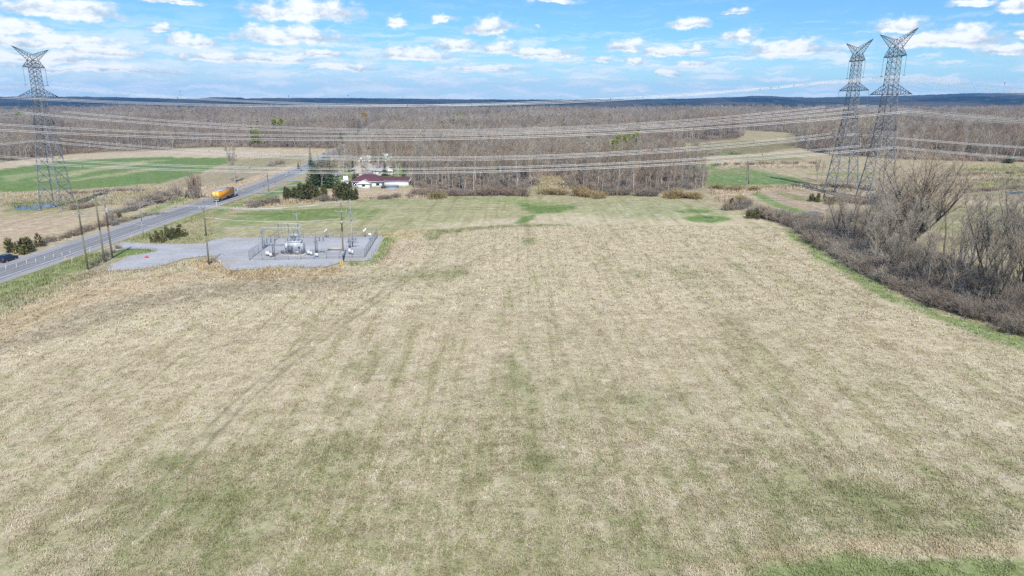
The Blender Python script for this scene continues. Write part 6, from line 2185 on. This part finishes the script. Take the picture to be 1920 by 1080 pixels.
# tractor
b = MB(); b.box((0, 17.3, 0.85), (1.1, 5.8, 0.35)); b.build('tractor_frame', CHASS, tk)
for y_ in (14.2, 15.5, 19.4):
    for x_ in (-1.05, 1.05):
        wheel(tk, x_, y_, 0.50, 0.42 if y_ < 18 else 0.32)
b = MB(); b.prism([(16.4, 1.0), (19.0, 1.0), (19.0, 2.35), (18.6, 3.05), (17.6, 3.75), (16.4, 3.9)], 'x', -1.18, 1.18); b.build('cab', CABW, tk)
b = MB(); b.prism([(19.0, 0.7), (20.9, 0.7), (20.9, 1.55), (20.6, 1.85), (19.0, 2.15)], 'x', -0.98, 0.98); b.build('hood', CABW, tk)
b = MB(); b.quad([(-1.0, 19.02, 2.36), (1.0, 19.02, 2.36), (0.95, 18.62, 3.03), (-0.95, 18.62, 3.03)]); b.build('windscreen', GLASS, tk)
for sx in (-1, 1):
    b = MB(); b.box((sx * 1.19, 18.2, 2.45), (0.02, 1.0, 0.75)); b.build('side_window', GLASS, tk)
    b = MB(); b.lathe((sx * 1.0 , 15.9, 0.75), [(0.02, 0), (0.30, 0.02), (0.30, 1.5), (0.02, 1.52)], 10, axis='y'); b.build('fuel_tank', RIM, tk)
    b = MB(); b.bar((sx * 1.02, 16.25, 1.0), (sx * 1.02, 16.25, 4.0), 0.08, 8); b.build('exhaust_stack', RIM, tk)
    b = MB(); b.box((sx * 1.5, 18.95, 2.5), (0.10, 0.25, 0.75)); b.bar((sx * 1.15, 18.9, 2.6), (sx * 1.5, 18.9, 2.6), 0.03); b.build('mirror', CABW, tk)
    b = MB(); b.box((sx * 0.75, 20.93, 1.1), (0.35, 0.05, 0.25)); b.build('headlight', WHITE, tk)
b = MB(); b.box((0, 20.95, 0.62), (2.2, 0.12, 0.35)); b.build('front_bumper', RIM, tk)


def suv(p, rz, label, paint_m, name='suv_car', scale=1.0):
    root = empty(name, p, label, 'car', None, rz, scale)
    b = MB()
    prof = [(-2.3, 0.35), (2.3, 0.35), (2.36, 0.62), (2.28, 0.98), (1.15, 1.10), (-2.28, 1.12), (-2.38, 0.7)]
    b.prism(prof, 'x', -0.92, 0.92)
    b.build('body', paint_m, root)
    b = MB()
    lo = [(-2.2, 1.12), (1.15, 1.10)]
    y0, y1, y2, y3 = -2.2, 1.1, 0.35, -1.95
    V = [(-0.90, y0, 1.11), (0.90, y0, 1.11), (0.90, y1, 1.10), (-0.90, y1, 1.10), (-0.68, y3, 1.68), (0.68, y3, 1.68), (0.68, y2, 1.70), (-0.68, y2, 1.70)]
    b.add(V, [np.array([(4, 5, 6, 7), (0, 1, 5, 4), (1, 2, 6, 5), (2, 3, 7, 6), (3, 0, 4, 7)])])
    b.build('cabin', paint_m, root)

    def pane(name, pts):
        c = MB(); c.quad(pts); c.build(name, GLASS, root)
    pane('windscreen', [(-0.80, 1.08, 1.17), (0.80, 1.08, 1.17), (0.64, 0.45, 1.63), (-0.64, 0.45, 1.63)])
    pane('rear_window', [(0.78, -2.175, 1.22), (-0.78, -2.175, 1.22), (-0.62, -2.0, 1.60), (0.62, -2.0, 1.60)])
    for sx in (-1, 1):
        pane('side_window', [(sx * 0.882, -1.9, 1.20), (sx * 0.882, -0.5, 1.20), (sx * 0.725, -0.55, 1.60), (sx * 0.725, -1.75, 1.60)])
        pane('side_window', [(sx * 0.882, -0.42, 1.20), (sx * 0.882, 0.85, 1.20), (sx * 0.725, 0.35, 1.60), (sx * 0.725, -0.47, 1.60)])
        b = MB(); b.box((sx * 0.70, 2.33, 0.78), (0.34, 0.06, 0.16)); b.build('headlight', WHITE, root)
        b = MB(); b.box((sx * 0.74, -2.36, 0.92), (0.24, 0.06, 0.28)); b.build('tail_lamp', REDL, root)
        b = MB(); b.box((sx * 1.02, 0.85, 1.18), (0.2, 0.14, 0.14)); b.build('mirror', paint_m, root)
        b = MB(); b.bar((sx * 0.6, -1.8, 1.74), (sx * 0.6, 0.2, 1.75), 0.02); b.build('roof_rail', RIM, root)
        for y_ in (-1.45, 1.45):
            wheel(root, sx * 0.84, y_, 0.36, 0.24)
    b = MB(); b.box((0, 2.34, 0.48), (1.7, 0.08, 0.2)); b.build('front_bumper', CHASS, root)
    b = MB(); b.box((0, -2.38, 0.5), (1.7, 0.08, 0.22)); b.build('rear_bumper', CHASS, root)
    return root


NAVY = mat('navy_car_paint', (0.012, 0.028, 0.075), 0.25, 0.2, 0.05, 1, 0, 0.6)
p = G(4, 494)
xr = ROAD[np.argmin(np.abs(ROAD[:, 1] - p.y))][0]
suv(Vector((p.x + 1.0, p.y + 0.6, hz(p.x, p.y) + 0.335)), 0.02, 'dark blue car on the road at the left edge of the view', NAVY, 'blue_car', 1.12)

# ------------------------------------------------------------------ houses
MAROON = mat('maroon_shingles', (0.125, 0.055, 0.068), 0.85, 0, 0.15, 2.5)
GREYROOF = mat('grey_shingles', (0.36, 0.345, 0.33), 0.85, 0, 0.15, 2.5)
TANROOF = mat('tan_shingles', (0.46, 0.40, 0.34), 0.85, 0, 0.12, 2.5)
BROWNROOF = mat('brown_shingles', (0.24, 0.18, 0.15), 0.85, 0, 0.15, 2.5)
SIDING = mat('white_siding', (0.82, 0.81, 0.77), 0.7, 0, 0.04, 1)
BRICK = mat('tan_brick', (0.50, 0.40, 0.33), 0.85, 0, 0.12, 2.0)
TRIM = mat('white_trim', (0.80, 0.80, 0.80), 0.6)
DOOR = mat('door_brown', (0.15, 0.09, 0.06), 0.6)


def house(base, w, d, wall_h, roof_h, roof_m, wall_m, label, rz=0.0, hip=0.0, name='house', over=0.5, wins=3, chimney=True, doorx=None, axis='x'):
    p = G(*base)
    root = empty(name, (p.x, p.y, p.z), label, 'house' if name in ('house', 'bungalow') else name.split('_')[-1], None, rz)
    b = MB(); b.box((0, d / 2, wall_h / 2 - 0.15), (w, d, wall_h + 0.3)); b.build('wall', wall_m, root)
    o = over
    hx, hy = w / 2 + o, d / 2 + o
    z0, z1 = wall_h - 0.02, wall_h + roof_h
    b = MB()
    if axis == 'x':
        e = hip * hy
        V = [(-hx, -hy, z0), (hx, -hy, z0), (hx, hy, z0), (-hx, hy, z0), (-hx + e, 0, z1), (hx - e, 0, z1)]
        F4, F3 = [(0, 1, 5, 4), (2, 3, 4, 5)], [(1, 2, 5), (3, 0, 4)]
    else:
        e = hip * hx
        V = [(-hx, -hy, z0), (hx, -hy, z0), (hx, hy, z0), (-hx, hy, z0), (0, -hy + e, z1), (0, hy - e, z1)]
        F4, F3 = [(1, 2, 5, 4), (3, 0, 4, 5)], [(0, 1, 4), (2, 3, 5)]
    V = [(x, y + d / 2, z) for x, y, z in V]
    b.add(V, [np.array(F4)], 0)
    b.add(V, [np.array(F3)], 0 if hip else 1)
    b.add(V[:4], [np.array([(3, 2, 1, 0)])], 1)
    rf = b.build('roof', [roof_m, wall_m], root)
    b = MB()
    for (x0, y0, x1, y1) in ((-hx, -hy, hx, -hy), (hx, -hy, hx, hy), (hx, hy, -hx, hy), (-hx, hy, -hx, -hy)):
        b.bar((x0, y0 + d / 2, z0 - 0.09), (x1, y1 + d / 2, z0 - 0.09), 0.10)
    b.build('eaves_trim', TRIM, rf)
    if chimney:
        b = MB(); b.box((w * 0.18, d * 0.55, z1 + 0.2), (0.7, 0.7, 1.3)); b.build('chimney', BRICK, rf)
    for i in range(wins):
        x = -w / 2 + w * (i + 0.5) / wins
        if doorx is not None and i == doorx:
            b = MB(); b.box((x, -0.03, 1.02), (0.95, 0.08, 2.04)); b.build('door', DOOR, root)
            continue
        b = MB(); b.box((x, -0.02, 1.6), (1.6, 0.10, 1.2)); f = b.build('window', TRIM, root)
        b = MB(); b.box((x, -0.06, 1.6), (1.36, 0.06, 0.98)); b.build('pane', GLASS, f)
    for i in range(2):
        y = d * (i + 0.5) / 2
        b = MB(); b.box((-w / 2 - 0.02, y, 1.6), (0.10, 1.4, 1.1)); f = b.build('window', TRIM, root)
        b = MB(); b.box((-w / 2 - 0.06, y, 1.6), (0.06, 1.16, 0.9)); b.build('pane', GLASS, f)
    return root


house((687, 352), 13.8, 11.0, 2.9, 2.7, MAROON, SIDING, 'white bungalow with a big maroon hipped roof behind the cedar clump', -0.02, 0.9, 'bungalow', 0.7, 4, True, 1)
house((741, 350), 12.0, 8.0, 2.6, 1.5, MAROON, SIDING, 'long low white wing with a maroon roof right of the bungalow', -0.02, 0.0, 'house', 0.4, 0, False)
house((684, 326), 12, 14, 2.9, 2.7, TANROOF, BRICK, 'tan-roofed brick house behind the bungalow', 0.15, 0.0, 'house', 0.5, 3, True, 1, 'y')
house((679, 333), 9, 9, 2.7, 2.4, GREYROOF, BRICK, 'lower tan wing in front of the brick house', 0.15, 0.0, 'house', 0.5, 2, False, None, 'y')
house((705, 329), 9, 7, 2.6, 2.0, GREYROOF, SIDING, 'house with a grey sloping roof just behind the maroon roof', -0.35, 0.0, 'house', 0.5, 2, False)
house((713, 322), 14, 9, 2.8, 2.2, BROWNROOF, BRICK, 'brown-roofed house right of the tan house', 0.05, 0.5, 'house', 0.5, 3, True)
house((690, 306), 13, 10, 2.9, 2.6, BROWNROOF, SIDING, 'house with a grey brown gable beyond the tan house', 0.2, 0.0, 'house', 0.5, 3, True, None, 'y')
house((688, 300), 13, 10, 3.0, 2.4, mat('rusty_shingles', (0.34, 0.21, 0.14), 0.85), SIDING, 'house with a rusty roof behind the other houses', 0.1, 0.4, 'house', 0.5, 3)
house((734, 299), 9, 6, 2.6, 1.2, mat('white_metal_roof', (0.75, 0.76, 0.77), 0.5), SIDING, 'white building in the trees behind the brown roof', 0.0, 0.0, 'house', 0.3, 2, False)
house((711, 234), 15, 10, 4.0, 3.5, mat('teal_metal_roof', (0.04, 0.34, 0.30), 0.5), SIDING, 'teal-roofed building where the road vanishes into the woods', 0.0, 0.0, 'house', 0.4, 2, False)
house((668, 236), 13, 9, 3.5, 2.8, BROWNROOF, SIDING, 'pale house among the trees left of the far road', 0.0, 0.0, 'house', 0.4, 2, False)
house((682, 354), 5.2, 5.0, 2.3, 1.5, GREYROOF, TRIM, 'small gabled shed with white trim in front of the bungalow', 0.0, 0.0, 'garden_shed', 0.4, 1, False, None, 'y')
house((726, 328), 1.8, 1.8, 2.1, 0.7, TRIM, SIDING, 'left one of two tiny white garden sheds behind the bungalow', 0.0, 0.0, 'garden_shed', 0.15, 1, False)
house((733, 328), 1.6, 1.8, 2.1, 0.6, TRIM, SIDING, 'right one of two tiny white garden sheds behind the bungalow', 0.0, 0.0, 'garden_shed', 0.15, 1, False)
house((727, 313), 2.4, 2.2, 2.2, 0.8, TANROOF, TRIM, 'cream garden shed on the lawn behind the brown roof', 0.0, 0.0, 'garden_shed', 0.15, 1, False)
for (bx, by, w_, lab) in ((216, 198, 40, 'tiny white building on the plain below the left ridge'), (412, 196.5, 50, 'tiny white barn below the middle ridge'), (803, 214, 26, 'white farm building far behind the copse on the left'), (808, 216, 14, 'small pale shed beside the white farm building'), (1800, 203, 46, 'long white barn far beyond the right-hand woods'), (640, 197, 60, 'pale building cluster below the blue ridge'), (870, 196.5, 40, 'tiny white building far below the flat ridge')):
    house((bx, by), w_, w_ * 0.4, w_ * 0.14, w_ * 0.1, WHITE, SIDING, lab, 0.0, 0.0, 'far_building', 0.4, 0, False)

# pool, cars and trailer at the bungalow
p = G(735, 353)
root = empty('above_ground_pool', (p.x, p.y, p.z), 'round blue above-ground pool on the lawn before the white wing', 'pool')
b = MB(); b.lathe((0, 0, 0), [(3.0, 0), (3.0, 1.25), (3.12, 1.27), (3.12, 1.33), (2.9, 1.33), (2.9, 1.06)], 28); b.build('pool_wall', mat('pool_wall_grey_blue', (0.33, 0.40, 0.45), 0.5), root)
b = MB(); b.add([(2.88 * math.cos(2 * math.pi * i / 28), 2.88 * math.sin(2 * math.pi * i / 28), 1.12) for i in range(28)], [np.arange(28)]); b.build('pool_cover', mat('pool_cover_blue', (0.14, 0.30, 0.42), 0.4), root)
b = MB(); b.box((-3.9, 0.2, 0.5), (1.6, 1.8, 1.0)); b.build('pool_deck', mat('dark_deck', (0.07, 0.06, 0.055), 0.8), root)
SILV = mat('silver_car_paint', (0.62, 0.64, 0.66), 0.3, 0.3, 0.05, 1, 0, 0.5)
WCAR = mat('white_car_paint', (0.80, 0.80, 0.80), 0.3, 0, 0.03, 1, 0, 0.5)
suv(G(627, 345) + Vector((0, 0, 0.1)), 1.3, 'white car parked at the spruces beside the bungalow', WCAR, 'parked_car')
suv(G(630, 331) + Vector((0, 0, 0.1)), 1.4, 'silver car parked further back beside the spruces', SILV, 'parked_car')
suv(G(651, 346) + Vector((0, 0, 0.1)), 0.3, 'silver car parked at the left end of the bungalow', SILV, 'parked_car')
suv(G(644, 345) + Vector((0, 0, 0.1)), 0.2, 'white car parked left of the silver one at the bungalow', WCAR, 'parked_car')
p = G(648, 341)
root = empty('camper_trailer', (p.x, p.y, p.z), 'white camper trailer parked left of the maroon-roofed bungalow', 'trailer', rz=0.3)
b = MB(); b.prism([(-2.6, 0.6), (2.6, 0.6), (2.7, 1.5), (2.2, 2.7), (-2.3, 2.8), (-2.7, 1.7)], 'x', -1.1, 1.1); b.build('trailer_body', WCAR, root)
b = MB(); b.box((1.12, 0.3, 1.9), (0.04, 1.2, 0.6)); b.build('window', GLASS, root)
b = MB(); b.bar((0, 2.6, 0.6), (0, 3.9, 0.55), 0.06); b.build('tow_bar', CHASS, root)
for sx in (-1, 1):
    wheel(root, sx * 1.0, -0.3, 0.34, 0.22)

# mailboxes on the road
for (px, py, ty, lab) in ((516, 347, 341, 'dark mailbox on a post at the second house driveway'), (495, 353, 347, 'dark mailbox on a post at the first house driveway'), (537, 333, 328, 'white mailbox post at the third driveway')):
    p = G(px, py)
    root = empty('mailbox', (p.x, p.y, p.z), lab, 'mailbox')
    b = MB(); b.bar((0, 0, 0), (0, 0, 1.1), 0.06); b.build('post', POLE_B, root)
    b = MB(); b.prism([(-0.16, 1.1), (0.16, 1.1), (0.16, 1.35), (0.1, 1.45), (-0.1, 1.45), (-0.16, 1.35)], 'y', -0.3, 0.3); b.build('box', WHITE if 'white' in lab else EQ_D, root)
p = G(407, 393)
root = empty('marker_post', (p.x, p.y, p.z), 'slim white delineator post on the verge in front of the truck', 'marker post')
b = MB(); b.bar((0, 0, 0), (0.05, 0, top_h(p, 376)), 0.06); b.build('post', WHITE, root)
b = MB(); b.box((0.05, -0.07, top_h(p, 376) - 0.25), (0.16, 0.03, 0.3)); b.build('reflector', WHITE, root)

# thin masts on the far ridge
for (px, top, lab) in ((1879, 156, 'faint lattice mast on the skyline at the far right'), (339, 171, 'tiny mast on the skyline left of the middle'), (541, 180, 'tiny mast on the skyline above the left woods'), (653, 179, 'tiny mast on the flat ridge')):
    d = ray(px, 184)
    D = 5100.0
    q = Vector((d.x, d.y, 0)).normalized() * D
    zt = CAM_H + D * (lambda v: v.z / math.hypot(v.x, v.y))(ray(px, top))
    root = empty('radio_mast', (q.x, q.y, 0), lab, 'mast')
    b = MB(); b.bars([(0, 0, 0, 0, 0, zt, 1.2, 0.7)], 4, caps=True); b.build('mast', STEEL, root)
    b = MB(); b.box((0, 0, zt + 1), (3.5, 3.5, 7)); b.build('antenna', STEEL_D, root)

# ------------------------------------------------------------------ grass: blades and matted tufts over the near part of the field


def grass_mat():
    m = bpy.data.materials.new('grass_blades')
    m.use_nodes = True
    m.node_tree.nodes.clear()
    t = NT(m.node_tree)
    P = t.node('ShaderNodeNewGeometry').outputs['Position']
    base = t.node('ShaderNodeAttribute', attribute_name='cover').outputs['Color']
    grn = t.node('ShaderNodeAttribute', attribute_name='green').outputs['Fac']
    rnd = t.node('ShaderNodeAttribute', attribute_name='shade').outputs['Fac']
    c, tuft, mid_, streak = field_nodes(t, base, grn, P)
    k = t.math('ADD', 0.80, t.math('MULTIPLY', rnd, 0.50))
    c = t.mix(1.0, c, t.node('ShaderNodeCombineXYZ', {0: k, 1: k, 2: k}).outputs[0], 'MULTIPLY')
    b = t.node('ShaderNodeBsdfPrincipled', {'Base Color': c, 'Roughness': 0.85, 'Specular IOR Level': 0.15})
    t.node('ShaderNodeOutputMaterial', {0: b.outputs[0]})
    return m


GRASS_M = grass_mat()


def blades(name, P, per, length, width, seed, flat=0.9, tall=None, mul=None):
    r = np.random.default_rng(seed)
    n = len(P) * per
    C_ = np.repeat(P, per, 0) + r.normal(0, 0.16, (n, 2)) * length / 0.3
    az = r.uniform(0, 6.283, n)
    el = r.uniform(0.10, flat, n) if tall is None else r.uniform(*tall, n)
    L = length * r.uniform(0.55, 1.35, n)
    w = width * r.uniform(0.7, 1.3, n)
    z = hgt(C_[:, 0], C_[:, 1]) + 0.02
    d = np.stack([np.cos(az) * np.cos(el), np.sin(az) * np.cos(el), np.sin(el)], 1)
    sd = np.stack([-np.sin(az), np.cos(az), np.zeros(n)], 1)
    B = np.column_stack([C_, z])
    midp = B + d * (L * 0.55)[:, None] + np.array((0, 0, 0.04)) * (L / 0.3)[:, None]
    tipp = B + d * L[:, None] * np.array((1.05, 1.05, 0.8))
    V = np.stack([B - sd * (w / 2)[:, None], B + sd * (w / 2)[:, None], midp + sd * (w * 0.4)[:, None], midp - sd * (w * 0.4)[:, None], tipp], 1).reshape(-1, 3)
    b = (np.arange(n) * 5)[:, None]
    F4 = np.concatenate([b, b + 1, b + 2, b + 3], 1)
    F3 = np.concatenate([b + 3, b + 2, b + 4], 1)
    col, grn = cover(P)
    if mul is not None:
        col = col * mul
    col = np.repeat(np.repeat(col, per, 0), 5, 0)
    grn = np.repeat(np.repeat(grn, per, 0), 5, 0)
    sh = np.repeat(np.clip(r.normal(0.5, 0.25, n), 0, 1), 5)
    return new_obj(name, np_mesh(name, V, [F4, F3], [GRASS_M], cols={'cover': (col, 'C'), 'green': (grn, 'F'), 'shade': (sh, 'F')}))


def field_points(r0, r1, dens, seed):
    r = np.random.default_rng(seed)
    half = R(40)
    n = int((r1 ** 2 - r0 ** 2) * half * dens)
    rad_ = np.sqrt(r.uniform(r0 ** 2, r1 ** 2, n))
    a = r.uniform(-half, half, n)
    P = np.stack([np.sin(a) * rad_, np.cos(a) * rad_], 1)
    for ln in RUTS:
        P = P[(np.abs(seg_dist(P, ln) - 0.95) > 0.42) | (r.random(len(P)) < 0.25)]
    return P[in_poly(P, GP(FIELD_PX)) & (0.6 * vnoise(P, 0.9, 3) + 0.4 * vnoise(P, 2.1, 4) > 0.30)]


gf = blades('field_grass', np.concatenate([field_points(42, 75, 19.0, 21), field_points(75, 120, 9.0, 22)]), 4, 0.33, 0.05, 1)
tag(gf, 'matted straw and fresh grass covering the near hay field', 'grass', kind='stuff')
gf2 = blades('field_grass', field_points(120, 205, 2.4, 23), 3, 0.50, 0.10, 2)
tag(gf2, 'short dry grass of the middle of the hay field', 'grass', kind='stuff')


def poly_points(px, dens, seed):
    poly = GP(px)
    r = np.random.default_rng(seed)
    lo, hi = poly.min(0), poly.max(0)
    n = int((hi - lo).prod() * dens)
    P = r.uniform(lo, hi, (n, 2))
    return P[in_poly(P, poly) & (vnoise(P, 0.25, seed) > 0.25)]


tallP = np.concatenate([poly_points([(440, 510), (475, 507), (525, 503), (607, 505), (640, 503), (640, 512), (560, 520), (450, 526), (400, 510), (350, 497), (385, 484), (402, 485), (412, 499)], 5.0, 31),
                        poly_points([(650, 493), (690, 495), (716, 470), (722, 447), (740, 446), (735, 464), (718, 490), (700, 499), (655, 500)], 4.0, 32),
                        poly_points([(0, 560), (70, 536), (120, 525), (165, 508), (200, 508), (275, 507), (350, 490), (340, 498), (200, 524), (110, 555), (0, 600)], 3.0, 33),
                        poly_points([(0, 520), (60, 502), (130, 484), (200, 472), (206, 490), (165, 506), (110, 526), (0, 558)], 3.0, 34),
                        poly_points([(230, 452), (262, 438), (330, 416), (385, 399), (400, 404), (398, 450), (382, 456), (300, 456)], 1.6, 35)])
yard_edge = resample_closed(GP(YARD_PX), 0.45)
yard_edge = yard_edge + np.random.default_rng(8).normal(0, 0.55, yard_edge.shape)
yard_edge = yard_edge[seg_dist(yard_edge, ROAD) > 9]
tallP = tallP[seg_dist(tallP, ROAD) > 8.9]
tallP = np.concatenate([tallP, yard_edge])
tg = blades('tall_grass', tallP, 4, 0.75, 0.07, 3, tall=(0.7, 1.45))
tag(tg, 'tall dry grass standing along the yard, verges and driveway', 'grass', kind='stuff')
reedP = np.concatenate([poly_points([(425, 396), (480, 378), (560, 372), (640, 374), (760, 366), (790, 362), (840, 371), (640, 375), (480, 389)], 1.6, 41),
                        poly_points([(0, 362), (190, 354), (300, 347), (430, 347), (530, 320), (500, 345), (400, 377), (330, 392), (200, 385), (0, 390)], 0.35, 42),
                        poly_points([(430, 290), (600, 278), (640, 283), (580, 291), (440, 300)], 0.12, 43),
                        poly_points([(1005, 358), (1012, 331), (1052, 330), (1072, 352), (1060, 364), (1010, 366)], 0.8, 44),
                        poly_points([(1330, 352), (1420, 350), (1560, 346), (1600, 352), (1480, 358), (1400, 366), (1395, 395), (1340, 378)], 0.6, 45), poly_points([(1345, 300), (1420, 305), (1545, 304), (1550, 316), (1420, 316), (1340, 314)], 0.5, 46), poly_points([(1760, 312), (1930, 310), (1930, 352), (1790, 360), (1745, 345)], 0.35, 47), poly_points([(1540, 345), (1720, 350), (1720, 385), (1540, 378)], 0.35, 48)])
rd_ = blades('dry_reeds', reedP, 4, 1.0, 0.13, 4, tall=(0.7, 1.45))
tag(rd_, 'pale dry reeds and weeds along the field edges', 'reeds', kind='stuff')

# ------------------------------------------------------------------ the air
hm = bpy.data.materials.new('haze')
hm.use_nodes = True
hm.node_tree.nodes.clear()
t = NT(hm.node_tree)
vol = t.node('ShaderNodeVolumePrincipled', {'Color': (0.16, 0.46, 1.0, 1), 'Density': 7.5e-5, 'Anisotropy': 0.0})
t.node('ShaderNodeOutputMaterial', {1: vol.outputs[0]})
b = MB()
b.box((0, 0, 97.0), (15200, 15200, 214.0))
hz_o = b.build('haze', hm)
tag(hz_o, 'thin blue air over the whole landscape', kind='stuff')
